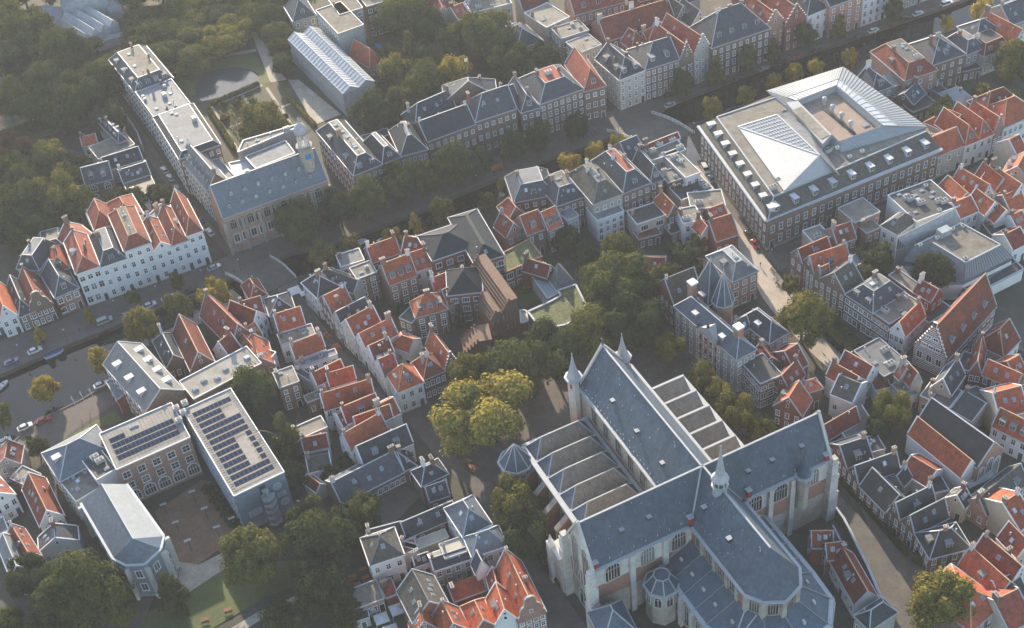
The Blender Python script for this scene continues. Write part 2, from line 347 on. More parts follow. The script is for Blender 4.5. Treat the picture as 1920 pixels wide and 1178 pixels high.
def house(A,B,h,D,roof,r,wall,rc,rows,label,name='town_house',cat='house',g=None,side='',dm='',dms='f',sk='',ch=1,ins=2.0,cols=0,ww=1.25,wh=2.0,ws='s',vents=0,top='G',z0=0,cap=None,trim=None,doors=1,arch=0,base=None,chk=None):
    HN[0]+=1; rnd=random.Random(HN[0]*7+3)
    fr=Fr(A,B); w=fr.w
    if isinstance(D,tuple): D=abs((Vector(D)-fr.A).dot(fr.v))
    d=D; c=fr.p(w/2,d/2); t=thing(name,label,cat,(c[0],c[1],z0),g)
    T=lambda pts:[fr.p(*p) for p in pts]
    wb=MB(); foot=[fr.p(0,0),fr.p(w,0),fr.p(w,d),fr.p(0,d)]; wb.prism(foot,z0,h)
    sl,gb,rd,inf,eav,ver=polys_roof(w,d,h,r,roof,ins) if roof!='f' else ([],[],[],{},[],[])
    for q in gb: wb.face(T(q))
    if roof in('s','n'):   # stepped or curved front gable as a thick wall
        n=5; tk=.45; pts=[]
        if roof=='s':
            for i in range(n+1):
                x=w/2*i/(n+1); z=h+(r+.9)*(i+1)/(n+1); pts+=[(x,h+(r+.9)*i/(n+1) if i else h-.01),(x,z)]
            L=[(0,h-2)]+pts+[(w/2-.35,h+r+.9),(w/2-.35,h+r+1.3)]
        else:
            L=[(0,h-1),(0,h+.12*r),(.07*w,h+.2*r),(.11*w,h+.45*r),(.17*w,h+.6*r),(.26*w,h+.68*r),(.30*w,h+.85*r),(.32*w,h+r+.3),(.41*w,h+r+.9)]
        L+= [(w-x,z) for x,z in reversed(L)]
        wb2=MB()
        va=[fr.p(x,-.12,z) for x,z in L]; vb=[fr.p(x,tk,z) for x,z in L]; m=len(L)
        wb2.add(va+vb,[tuple(range(m)),tuple(range(2*m-1,m-1,-1))],0)
        wb2.add(va+vb,[(i,(i+1)%m,m+(i+1)%m,m+i) for i in range(m)],1)
        gp=part('gable',wb2,[wall,'trim'],t)
    wo=part('wall',wb,wall,t)
    if base:
        b=MB(); b.prism([fr.p(-.06,-.06),fr.p(w+.06,-.06),fr.p(w+.06,d+.06),fr.p(-.06,d+.06)],z0,z0+1.0); part('plinth',b,base,t)
    # roof
    rb=MB()
    if roof=='f':
        rb.prism([fr.p(.15,.15),fr.p(w-.15,.15),fr.p(w-.15,d-.15),fr.p(.15,d-.15)],h,h+.08)
    else:
        for q in sl: rb.slab(T(q),.15)
    ro=part('roof',rb,rc,t)
    if roof=='m':
        b=MB(); b.prism([fr.p(ins+.12,ins+.12),fr.p(w-ins-.12,ins+.12),fr.p(w-ins-.12,d-ins-.12),fr.p(ins+.12,d-ins-.12)],h+r-.3,h+r+.06); part('flat_top',b,top,t)
    tr=MB(); tm=trim or ('white' if wall in 'wc' and rnd.random()<.6 else 'trim')
    if wall=='w' and ws=='s': ws='w'
    if roof=='f':
        ph=.35
        for a,b_ in(((0,0),(w,0)),((w,0),(w,d)),((w,d),(0,d)),((0,d),(0,0))):
            tr.bar(fr.p(*a,h+ph/2),fr.p(*b_,h+ph/2),.24,ph)
        part('parapet',tr,tm,t)
    else:
        for a,b_ in eav: tr.bar(fr.p(*a),fr.p(*b_),.24,.24)
        for a,b_ in ver: tr.bar(fr.p(a[0],a[1],a[2]+.08),fr.p(b_[0],b_[1],b_[2]+.08),.30,.24)
        part('roof_trim',tr,tm,t)
        cp=cap or ('ridgecap' if rc in('o','R') else 'trim' if rc!='t' else 'l')
        cb=MB()
        for a,b_ in rd: cb.bar(fr.p(a[0],a[1],a[2]+.04),fr.p(b_[0],b_[1],b_[2]+.04),.26,.14)
        if rd: part('ridge_cap',cb,cp,ro)
    # windows
    def wallwin(u0,along,width,rot,rws,doorsn,zz=h):
        n=cols if (cols and along=='F') else max(1,round(width/2.5))
        fh=(zz-z0-.3)/rws
        hh=min(wh,fh-.75) if fh>1.9 else fh*.55
        for i in range(n):
            s=width*(i+.5)/n
            for k in range(rws):
                q={'F':(s,-.0),'B':(s,d),'R':(w,s),'L':(0,s)}[along]
                if k==0 and doorsn and i==(n//2 if n>4 else n-1):
                    inst('door',door_mesh(1.1,min(2.3,fh-.9)),t,(*fr.p(*q),z0),rot); continue
                H_=hh*(1.0 if k<rws-1 or rws<3 else .8)
                if arch and (along=='F'): me=arch_mesh(ww,hh,3,'white','aw')
                else: me=win_mesh(ww,H_,ws)
                inst('window',me,t,(*fr.p(*q),z0+fh*k+(fh-hh)*.48+.1),rot)
    rt={'F':fr.ang+math.pi,'B':fr.ang,'R':fr.ang-math.pi/2,'L':fr.ang+math.pi/2}
    if rows: wallwin(0,'F',w,rt['F'],rows,doors)
    for s_ in side:
        wallwin(0,s_,d if s_ in'RL' else w,rt[s_],rows or 2,0)
    if roof in('y','s','n') and w>4 and rows:
        inst('window',win_mesh(.9,1.3,'n'),t,(*fr.p(w/2,0 if roof=='y' else -.12),h+r*.25),rt['F'])
        if r>4 and roof!='n': inst('window',win_mesh(.7,.9,'n'),t,(*fr.p(w/2,0 if roof=='y' else -.12),h+r*.62),rt['F'])
    # dormers and skylights
    if not dm and not sk and rows and rnd.random()<.55:
        sk={'x':'F2','xl':'F2','xr':'F1','y':'L1R2','yh':'L2R1','yb':'R1L1','h':'F1L1','m':'F1','s':'L2R1','n':'R2','l':''}.get(roof,'')
    drot={'F':fr.ang,'B':fr.ang+math.pi,'R':fr.ang+math.pi/2,'L':fr.ang-math.pi/2}
    def onslope(sp,frac,tt):
        run,wid=inf[sp]; s=wid*frac; q={'F':(s,run*tt),'B':(s,d-run*tt),'L':(run*tt,s),'R':(w-run*tt,s)}[sp]
        return fr.p(*q),h+r*tt,math.atan2(r,run)
    for sp,n in re.findall(r'([FRLB])(\d+)',dm):
        n=int(n)
        if sp not in inf: continue
        for i in range(n):
            hw=inf[sp][1]; lo=.5 if roof in('x','y','s','n') else .5
            fct=(i+.5)/n; fct=.5+(fct-.5)*(.86 if hw>8 else .9)
            q,z,a=onslope(sp,fct,.22)
            inst('dormer',dormer_mesh(1.5 if hw/n>2.2 else 1.2,1.5,dms,min(3,inf[sp][0]*.6+.6)),ro,(*q,z+.05),drot[sp])
    for sp,n in re.findall(r'([FRLB])(\d+)',sk):
        n=int(n)
        if sp not in inf: continue
        for i in range(n):
            q,z,a=onslope(sp,.18+.64*(i+.5)/n+rnd.uniform(-.03,.03),rnd.choice((.42,.55,.6)))
            inst('skylight',sky_mesh(),ro,(*q,z),Matrix.Rotation(drot[sp],4,'Z')@Matrix.Rotation(a,4,'X'))
    if ch==1 and rnd.random()<.35: ch=0
    for i in range(ch):
        kd=rnd.choice((0,0,1,2)) if chk is None else chk
        if roof in('x','xl','xr'): q=[(.6,d*.5),(w-.6,d*.5),(w*.5,d*.62)][i%3]; z=h+r*.9
        elif roof in('y','yh','s','n','yb'): q=[(w*.5,d-.8),(w*.72,d*.45),(w*.28,d*.7)][i%3]; z=h+r*(.95 if i==0 else .5)
        elif roof=='h': q=[(w*.5,d*.5),(w*.3,d*.5),(w*.7,d*.55)][i%3]; z=h+r*.8
        elif roof=='m': q=[(ins,d*.6),(w-ins,d*.5),(w*.5,d-ins)][i%3]; z=h+r*.9
        else: q=[(.8,d*.7),(w-.8,d*.4),(w*.5,d-.7)][i%3]; z=h
        inst('chimney',chim_mesh(kd,rnd.choice(('p','r','b','b','g','w')) if 1 else 'p'),ro,(*fr.p(*q),z),fr.ang+(math.pi/2 if rnd.random()<.5 else 0))
    if roof!='f' and rows and inf:
        for k in range(rnd.choice((0,1,1,2))):
            sp=rnd.choice([q for q in inf]); q,z,a=onslope(sp,rnd.uniform(.15,.85),rnd.uniform(.3,.8)); inst('flue_pipe',vent_mesh(2),ro,(*q,z),0,(1,1,.8))
    if vents:
        i=ins if roof=='m' else 0
        for k in range(vents):
            q=(i+1.2+(w-2*i-2.4)*rnd.random(),i+1.0+(d-2*i-2)*rnd.random())
            inst('roof_vent',vent_mesh(rnd.choice((0,1,1,2,3) if w-2*i>5 else (1,2))),ro if roof=='f' else ro,(*fr.p(*q),h+.06+(r if roof=='m' else 0)),fr.ang)
    return t,fr,ro
# ---------------- trees ----------------
def leafmat(key,c1,c2,c3,tr=.25):
    m=bpy.data.materials.new(key); m.use_nodes=True; nt=m.node_tree; N=nt.nodes; L=nt.links; N.remove(N['Principled BSDF'])
    g=N.new('ShaderNodeNewGeometry'); n=N.new('ShaderNodeTexNoise'); n.inputs['Scale'].default_value=.42; n.inputs['Detail'].default_value=8; n.inputs['Roughness'].default_value=.85
    L.new(g.outputs['Position'],n.inputs['Vector']); oi=N.new('ShaderNodeObjectInfo')
    ad=N.new('ShaderNodeMath'); ad.operation='MULTIPLY_ADD'; ad.inputs[1].default_value=.16; L.new(oi.outputs['Random'],ad.inputs[0]); L.new(n.outputs['Fac'],ad.inputs[2])
    r=N.new('ShaderNodeValToRGB'); e=r.color_ramp.elements; e[0].position=.42; e[0].color=(*c1,1); e[1].position=.78; e[1].color=(*c3,1); x=e.new(.6); x.color=(*c2,1)
    n2=N.new('ShaderNodeTexNoise'); n2.inputs['Scale'].default_value=2.2; n2.inputs['Detail'].default_value=3; L.new(g.outputs['Position'],n2.inputs['Vector'])
    a2=N.new('ShaderNodeMath'); a2.operation='MULTIPLY_ADD'; a2.inputs[1].default_value=.55; a2.inputs[2].default_value=-.27; L.new(n2.outputs['Fac'],a2.inputs[0])
    a3=N.new('ShaderNodeMath'); a3.operation='ADD'; L.new(ad.outputs[0],a3.inputs[0]); L.new(a2.outputs[0],a3.inputs[1]); L.new(a3.outputs[0],r.inputs['Fac'])
    d=N.new('ShaderNodeBsdfDiffuse'); t=N.new('ShaderNodeBsdfTranslucent'); mx=N.new('ShaderNodeMixShader'); mx.inputs[0].default_value=tr
    L.new(r.outputs[0],d.inputs[0]); L.new(r.outputs[0],t.inputs[0]); L.new(d.outputs[0],mx.inputs[1]); L.new(t.outputs[0],mx.inputs[2]); L.new(mx.outputs[0],N['Material Output'].inputs[0]); M[key]=m
leafmat('L_dark',(.030,.042,.020),(.055,.068,.028),(.11,.115,.042))
leafmat('L_green',(.045,.058,.022),(.085,.095,.032),(.17,.155,.045))
leafmat('L_olive',(.055,.062,.020),(.13,.122,.032),(.27,.22,.05),.25)
leafmat('L_yellow',(.070,.074,.022),(.17,.155,.038),(.40,.32,.08),.25)
leafmat('L_gold',(.15,.12,.025),(.34,.26,.045),(.55,.42,.09),.35)
leafmat('L_rust',(.05,.030,.018),(.09,.048,.028),(.15,.07,.035))
mat('bark',(.10,.08,.06),.3,2)
def crown_proto(seed,kind,n,size):
    rnd=random.Random(seed); b=MB(); blobs=[]
    nb=(34 if size<.05 else 24) if kind=='r' else (26 if size<.05 else 16)
    for i in range(nb):
        a=i*2.399+rnd.uniform(-.5,.5)
        if kind=='t':
            z=(i+.5)/nb; rr=.72*(1-z)**.75+.05; blobs.append((rr*rnd.uniform(.6,1)*math.cos(a),rr*rnd.uniform(.6,1)*math.sin(a),.15+z*1.75,rnd.uniform(.22,.38)*(1.15-z*.6)))
        else:
            z=rnd.uniform(.30,1.25); q=math.sqrt(max(0,1-((z-.66)/.86)**2))*.76
            k=rnd.uniform(.72,1.12) if i>5 else .3
            blobs.append((q*k*math.cos(a),q*k*math.sin(a),z,rnd.uniform(.20,.38)*(1.3 if k<.7 else 1)))
    tot=sum(x[3]**2 for x in blobs)
    for (x,y,z,r) in blobs:
        m=int(n*r*r/tot)
        ph=rnd.uniform(0,6)
        for _ in range(m):
            th=rnd.uniform(0,2*math.pi); cz=rnd.uniform(-.75,1); s=math.sqrt(1-cz*cz)
            nx,ny,nz=s*math.cos(th),s*math.sin(th),cz
            rr=r*(1+.16*math.sin(4*th+ph)*s+.12*math.sin(5*cz+ph))*rnd.uniform(.72,1.10)
            if any((x+nx*rr-X)**2+(y+ny*rr-Y)**2+(z+nz*rr-Z)**2<(RR*.72)**2 for X,Y,Z,RR in blobs): continue
            c=Vector((x+nx*rr,y+ny*rr,z+nz*rr)); nn=Vector((nx+rnd.uniform(-.7,.7),ny+rnd.uniform(-.7,.7),nz+rnd.uniform(-.4,.9))).normalized()
            t1=nn.orthogonal().normalized(); t1=Matrix.Rotation(rnd.uniform(0,6.28),3,nn)@t1; t2=nn.cross(t1); L=size*rnd.uniform(.6,1.3)
            b.face([c-t1*L,c-t2*L*.6,c+t1*L,c+t2*L*.6])
        # inner mass, uneven
        vs=[];fs=[];nn=7
        for j in range(5):
            for i in range(nn):
                ph2=math.pi*(j+.5)/5; a=2*math.pi*i/nn; q=r*.74*(1+.15*math.sin(a*3+ph))
                vs.append((x+q*math.sin(ph2)*math.cos(a),y+q*math.sin(ph2)*math.sin(a),z+q*math.cos(ph2)))
        for j in range(4):
            for i in range(nn): fs.append((j*nn+i,(j+1)*nn+i,(j+1)*nn+(i+1)%nn,j*nn+(i+1)%nn))
        b.add(vs,fs+[tuple(range(nn)),tuple(range(5*nn-1,4*nn-1,-1))])
    return b.mesh('crown',['L_green'])
PRO={'R':[crown_proto(11+i,'r',11000,.050) for i in range(3)],'r':[crown_proto(31+i,'r',5200,.066) for i in range(4)],
     't':[crown_proto(51+i,'t',4200,.066) for i in range(2)],'T':[crown_proto(61,'t',8000,.052)]}
def trunk_mesh():
    rnd=random.Random(5); b=MB(); b.ring((0,0,0),[(.05,-.05),(.035,.05),(.028,.5),(.02,.8)],8)
    for i in range(5):
        a=i*1.26+.3; z=.38+.07*i; p=(0,0,z); q=(.26*math.cos(a),.26*math.sin(a),z+.28); q2=(.42*math.cos(a+.2),.42*math.sin(a+.2),z+.42)
        b.bar(p,q,.022); b.bar(q,q2,.012)
    me=b.mesh('trunk',['bark']); b.fix(me); return me
TRK=trunk_mesh(); TN=[0]
def tree(x,y,h,r,kind='r',col='g',label='green tree',name='broadleaf_tree',g=None,z=0):
    TN[0]+=1; rnd=random.Random(TN[0]*13+1)
    t=thing(name,label,'tree',(x,y,z),g)
    pr=PRO[kind]; me=pr[TN[0]%len(pr)]
    ck={'g':'L_green','d':'L_dark','o':'L_olive','y':'L_yellow','v':'L_gold','u':'L_rust'}[col]
    hc=h*(.80 if kind in'rR' else .9); z0=h-hc; sz=hc/(1.45 if kind in'rR' else 2.0)
    inst('crown',me,t,(x,y,z+z0),rnd.uniform(0,6.28),(r*rnd.uniform(.94,1.04),r*rnd.uniform(.94,1.04),sz),[ck])
    inst('trunk',TRK,t,(x,y,z),rnd.uniform(0,6),(h*.8,h*.8,h*.8))
    return t
# ---------------- small things ----------------
def car_parts(van=False):
    k='car%d'%van
    if k in CACHE:return CACHE[k]
    L,Wd=(4.9,1.95) if van else (4.3,1.78)
    def loft(secs,mi,b):
        # secs: list of (z, x0, x1, halfwidth)
        vs=[]
        for z,x0,x1,hw in secs:
            c=.22
            vs+=[(x0+c,-hw,z),(x1-c,-hw,z),(x1,-hw+c,z),(x1,hw-c,z),(x1-c,hw,z),(x0+c,hw,z),(x0,hw-c,z),(x0,-hw+c,z)]
        fs=[(j*8+i,j*8+(i+1)%8,(j+1)*8+(i+1)%8,(j+1)*8+i) for j in range(len(secs)-1) for i in range(8)]
        n=len(secs); b.add(vs,fs+[tuple(range(7,-1,-1)),tuple((n-1)*8+i for i in range(8))],mi)
    h=L/2; body=MB(); loft([(.22,-h+.12,h-.12,Wd/2-.06),(.45,-h,h,Wd/2),(.72,-h+.03,h-.03,Wd/2),(.88,-h+.12,h-.18,Wd/2-.08)],0,body)
    cab=MB(); top=MB()
    if van: loft([(.86,-h+.12,h-1.0,Wd/2-.10),(1.7,-h+.25,h-1.7,Wd/2-.22)],0,cab); loft([(1.68,-h+.22,h-1.65,Wd/2-.2),(1.82,-h+.4,h-1.8,Wd/2-.3)],0,top)
    else: loft([(.86,-h+.35,h-1.05,Wd/2-.12),(1.34,-h+.95,h-1.75,Wd/2-.30)],0,cab); loft([(1.33,-h+.92,h-1.72,Wd/2-.28),(1.42,-h+1.1,h-1.9,Wd/2-.36)],0,top)
    wh=MB()
    vs=[];n=12
    for y in(-.1,.1):
        for i in range(n): a=2*math.pi*i/n; vs.append((.31*math.cos(a),y,.31*math.sin(a)))
    wh.add(vs,[(i,(i+1)%n,n+(i+1)%n,n+i) for i in range(n)]+[tuple(range(n)),tuple(range(2*n-1,n-1,-1))],0)
    wh.add([(v[0]*.55,v[1]*1.08,v[2]*.55) for v in vs],[tuple(range(n)),tuple(range(2*n-1,n-1,-1))],1)
    li=MB(); li.prism([(-.05,-.2),(.05,-.2),(.05,.2),(-.05,.2)],0,.14)
    r=[]
    for nm,b,ms in(('body',body,['carwhite']),('window_band',cab,['carglass']),('car_roof',top,['carwhite']),('wheel',wh,['tyre','carsilver']),('headlight',li,['white'])):
        me=b.mesh(nm,ms); b.fix(me); r.append((nm,me))
    CACHE[k]=(r,L,Wd); return CACHE[k]
def car(x,y,ang,col,label,van=False,g=None,z=0.02):
    parts,L,Wd=car_parts(van); t=thing('parked_van' if van else 'parked_car',label,'van' if van else 'car',(x,y,z),g); t.rotation_euler=(0,0,ang)
    for nm,me in parts:
        if nm=='wheel':
            for a in(-1,1):
                for b in(-1,1):
                    o=bpy.data.objects.new(nm,me); COL.objects.link(o); o.parent=t; o.location=(a*L*.31,b*(Wd/2-.09),.31)
        elif nm=='headlight':
            for b in(-1,1):
                o=bpy.data.objects.new(nm,me); COL.objects.link(o); o.parent=t; o.location=(L/2-.03,b*(Wd/2-.35),.52)
        else:
            o=bpy.data.objects.new(nm,me); COL.objects.link(o); o.parent=t
            if nm!='window_band': o.material_slots[0].link='OBJECT'; o.material_slots[0].material=M[col]
    return t
def lamp(x,y,h,label,g='lamp posts'):
    t=thing('street_lamp',label,'street lamp',(x,y,0),g)
    b=MB(); b.ring((x,y,0),[(.12,0),(.07,1),(.05,h)],8); part('post',b,'iron',t)
    b=MB(); b.ring((x,y,h),[(.08,0),(.22,.15),(.26,.5),(.05,.68)],8); part('lantern',b,'whitemetal',t)
def flat_lamp(x,y,h,ang,label,g='square lamp posts in the courtyard'):
    t=thing('street_lamp',label,'lamp post',(x,y,0),g)
    b=MB(); b.ring((x,y,0),[(.12,0),(.09,h)],8); part('post',b,'iron',t)
    b=MB(); b.box((x,y,h),1.7,.6,.16,ang); part('lamp_head',b,'whitemetal',t)
def boat(x,y,ang,L,Wd,col,label,cover=True,z=-1.25,g=None):
    t=thing('moored_boat',label,'boat',(x,y,z),g); c,s=math.cos(ang),math.sin(ang)
    P=lambda a,b,zz:(x+a*c-b*s,y+a*s+b*c,z+zz)
    out=[(L/2,0),(L*.36,Wd*.33),(L*.15,Wd*.48),(-L*.3,Wd*.48),(-L/2,Wd*.36),(-L/2,-Wd*.36),(-L*.3,-Wd*.48),(L*.15,-Wd*.48),(L*.36,-Wd*.33)]
    b=MB(); n=len(out); lo=[P(a*.9,q*.72,-.3) for a,q in out]; hi=[P(a,q,.55) for a,q in out]; ri=[P(a*.94,q*.84,.55) for a,q in out]; fl=[P(a*.9,q*.75,.1) for a,q in out]
    for A_,B_ in((lo,hi),(hi,ri),(ri,fl)): b.add(A_+B_,[(i,(i+1)%n,n+(i+1)%n,n+i) for i in range(n)])
    b.face(fl); b.face(lo[::-1]); part('hull',b,'white' if col!='d' else 'k',t)
    if cover:
        b=MB(); mid=[P(a*.5,q*.2,.85) for a,q in out]; e=[P(a*.9,q*.86,.58) for a,q in out]
        b.add(e+mid,[(i,(i+1)%n,n+(i+1)%n,n+i) for i in range(n)]); b.face(mid); part('cover',b,col if col!='d' else 'g',t)
    else:
        b=MB()
        for a in(-.25,.1): 
            q1=P(a*L,-Wd*.38,.35);q2=P(a*L,Wd*.38,.35); b.bar(q1,q2,.35,.06)
        part('bench',b,'wood',t)
def person(x,y,ang,cl,label,h=1.72,g=None,z=.03):
    k='person'
    if k not in CACHE:
        # one continuous figure grown on a skeleton
        v=[(0,0,.93),(0,0,1.15),(0,0,1.38),(0,0,1.50),(0,.02,1.58),(0,.02,1.70),
           (.09,0,.90),(.10,.06,.50),(.10,.02,.08),(.10,.14,.04),(-.09,0,.90),(-.10,-.10,.50),(-.10,-.2,.10),(-.10,-.1,.04),
           (.19,0,1.40),(.24,-.03,1.14),(.24,.08,.90),(-.19,0,1.40),(-.24,.05,1.14),(-.24,.14,.92)]
        ed=[(0,1),(1,2),(2,3),(3,4),(4,5),(0,6),(6,7),(7,8),(8,9),(0,10),(10,11),(11,12),(12,13),(2,14),(14,15),(15,16),(2,17),(17,18),(18,19)]
        rad=[.14,.13,.16,.055,.09,.085,.09,.065,.045,.035,.09,.065,.045,.035,.06,.045,.03,.06,.045,.03]
        me=bpy.data.meshes.new('body'); me.from_pydata(v,ed,[]); o=bpy.data.objects.new('tmp',me); COL.objects.link(o)
        m=o.modifiers.new('s','SKIN'); 
        for i,sv in enumerate(me.skin_vertices[0].data): sv.radius=(rad[i],rad[i]*.85); sv.use_root=(i==0)
        o.modifiers.new('u','SUBSURF').levels=1
        dg=bpy.context.evaluated_depsgraph_get(); me2=bpy.data.meshes.new_from_object(o.evaluated_get(dg)); me2.name='body'
        bpy.data.objects.remove(o)
        me2.materials.clear()
        for kk in('cloth','skin','tyre'): me2.materials.append(M[kk])
        for p in me2.polygons:
            zz=p.center.z; p.material_index=1 if zz>1.5 or (zz<.97 and abs(p.center.x)>.2) else 2 if zz<.86 else 0
            p.use_smooth=True
        b=MB(); b.ring((0,-.0,1.62),[(.098,0),(.105,.08),(.07,.155),(.01,.18)],10); hm=b.mesh('hair',['tyre']); CACHE[k]=(me2,hm)
    me,hm=CACHE[k]; t=bpy.data.objects.new('person',me); COL.objects.link(t); t.location=(x,y,z); t.rotation_euler=(0,0,ang); t.scale=(h/1.78,)*3
    t['label']=label; t['category']='person'
    if g:t['group']=g
    t.material_slots[0].link='OBJECT'; t.material_slots[0].material=M[cl]
    o=bpy.data.objects.new('hair',hm); COL.objects.link(o); o.parent=t
def bike(x,y,ang,label='parked bicycle',g='parked bicycles'):
    k='bike'
    if k not in CACHE:
        b=MB()
        def wheel(cx):
            n=14
            for i in range(n):
                a=2*math.pi*i/n;c=2*math.pi*(i+1)/n; b.bar((cx+.34*math.cos(a),0,.34+.34*math.sin(a)),(cx+.34*math.cos(c),0,.34+.34*math.sin(c)),.05)
        wheel(-.5);wheel(.5)
        w=b.mesh('wheels',['tyre']); b=MB()
        for p,q in(((-.5,0,.34),(-.15,0,.34)),((-.15,0,.34),(-.25,0,.9)),((-.25,0,.75),(.35,0,.8)),((-.15,0,.34),(.35,0,.75)),((.5,0,.34),(.34,0,1.05)),((-.5,0,.34),(-.25,0,.75))): b.bar(p,q,.05)
        b.bar((.33,-.28,1.03),(.33,.28,1.03),.04); b.box((-.26,0,.9),.25,.14,.06)
        CACHE[k]=(w,b.mesh('frame',['iron']))
    t=thing('parked_bicycle',label,'bicycle',(x,y,.03),g); t.rotation_euler=(0,0,ang)
    for nm,me in zip(('wheels','frame'),CACHE[k]):
        o=bpy.data.objects.new(nm,me); COL.objects.link(o); o.parent=t
def parasol(x,y,s,h,label,col='canvas',g=None):
    t=thing('parasol',label,'parasol',(x,y,0),g); b=MB(); b.ring((x,y,0),[(.3,0),(.3,.08),(.04,.1),(.04,h)],8); part('pole',b,'iron',t)
    b=MB(); n=4
    b.ring((x,y,h-.5),[(s*.72,-.12),(s*.72,0),(.05,.55)],4,0,math.pi/4+.38); part('canopy',b,col,t)
def bench(x,y,ang,label,col='wood',g='picnic tables'):
    if 'pic' not in CACHE:
        a=MB(); a.box((0,0,.70),1.9,.8,.06); b=MB(); b.box((0,0,.42),1.9,.28,.05)
        c=MB(); c.bar((-.7,-.7,0),(-.7,.35,.72),.08); c.bar((-.7,.7,0),(-.7,-.35,.72),.08); c.bar((.7,-.7,0),(.7,.35,.72),.08); c.bar((.7,.7,0),(.7,-.35,.72),.08)
        CACHE['pic']=[x_.mesh(n_,['wood']) for n_,x_ in(('tabletop',a),('seat',b),('legs',c))]
    t=thing('picnic_table',label,'picnic table',(x,y,.03),g); t.rotation_euler=(0,0,ang)
    for i,(yy) in((0,0),(1,.72),(1,-.72),(2,0)):
        me=CACHE['pic'][i]; o=bpy.data.objects.new(me.name.split('.')[0],me); COL.objects.link(o); o.parent=t; o.location=(0,yy,0)
        o.material_slots[0].link='OBJECT'; o.material_slots[0].material=M[col]
def H(h,A,B,D,roof,r,wall,rc,rows,label,**k): return house(A,B,h,D,roof,r,wall,rc,rows,label,**k)
mat('greenroof',(.12,.13,.05),.7,1.6,stain=.8,base2=(.035,.045,.022),bump=1.0)
mat('Q',(.13,.155,.185),.2,.7,rough=.65,stain=.2,course=2.8,objvar=.08,spec=.2,streak=.2)
def polyhouse(label,pts,h,wall,rc,rows=0,name='building',cat='building',edges=(),par='trim',ww=1.3,wh=2.0,sp=2.8,g=None,ws='s',arch=0,z0=0,pw=.4):
    """flat roofed building on any outline, pts anticlockwise"""
    c=(sum(p[0] for p in pts)/len(pts),sum(p[1] for p in pts)/len(pts)); t=thing(name,label,cat,c,g)
    a=sum(pts[i][0]*pts[(i+1)%len(pts)][1]-pts[(i+1)%len(pts)][0]*pts[i][1] for i in range(len(pts)))
    if a<0: pts=pts[::-1]
    b=MB(); b.prism(pts,z0,h); part('wall',b,wall,t)
    b=MB(); n=len(pts); tr=tessellate_polygon([[Vector((*p,0)) for p in pts]])
    b.add([(*p,h+.06) for p in pts],[tuple(x) for x in tr]); ro=part('roof',b,rc,t)
    if par:
        b=MB()
        for i in range(n): b.bar((*pts[i],h+.2),(*pts[(i+1)%n],h+.2),pw,.45)
        part('parapet',b,par,t)
    n=len(pts)
    for i in edges:
        A,B=pts[i%n],pts[(i+1)%n]; f=Fr(A,B); k=max(1,int(f.w/sp)); fh=(h-z0)/max(rows,1)
        for j in range(k):
            for r in range(rows):
                me=arch_mesh(ww,wh,2,'white','aw') if arch and r==0 else win_mesh(ww,wh,ws)
                inst('window',me,t,f.p(f.w*(j+.5)/k,0,z0+fh*r+(fh-wh)*.5),f.ang+math.pi)
    return t,ro
def glassbars(parent,quad,nu,nv,name='glazing',m='glassroof',bars=True):
    a,b_,c,d=[Vector(q) for q in quad]; mb=MB(); mb.slab([a,b_,c,d],.12); o=part(name,mb,m,parent)
    if bars:
        mb=MB(); up=Vector((0,0,.08))
        for i in range(nu+1): s=i/nu; mb.bar(a.lerp(b_,s)+up,d.lerp(c,s)+up,.16,.14)
        for i in range(nv+1): s=i/nv; mb.bar(a.lerp(d,s)+up,b_.lerp(c,s)+up,.16,.12)
        part('glazing_bars',mb,'whitemetal',o)
    return o
def vents_on(ro,pts,z,n,seed=1,kinds=(0,1,1,2,3)):
    rnd=random.Random(seed); a,b_,d=[Vector(p) for p in pts]
    for i in range(n):
        p=a+(b_-a)*rnd.uniform(.08,.92)+(d-a)*rnd.uniform(.08,.92); inst('roof_vent',vent_mesh(rnd.choice(kinds)),ro,(p.x,p.y,z),math.atan2((b_-a).y,(b_-a).x))
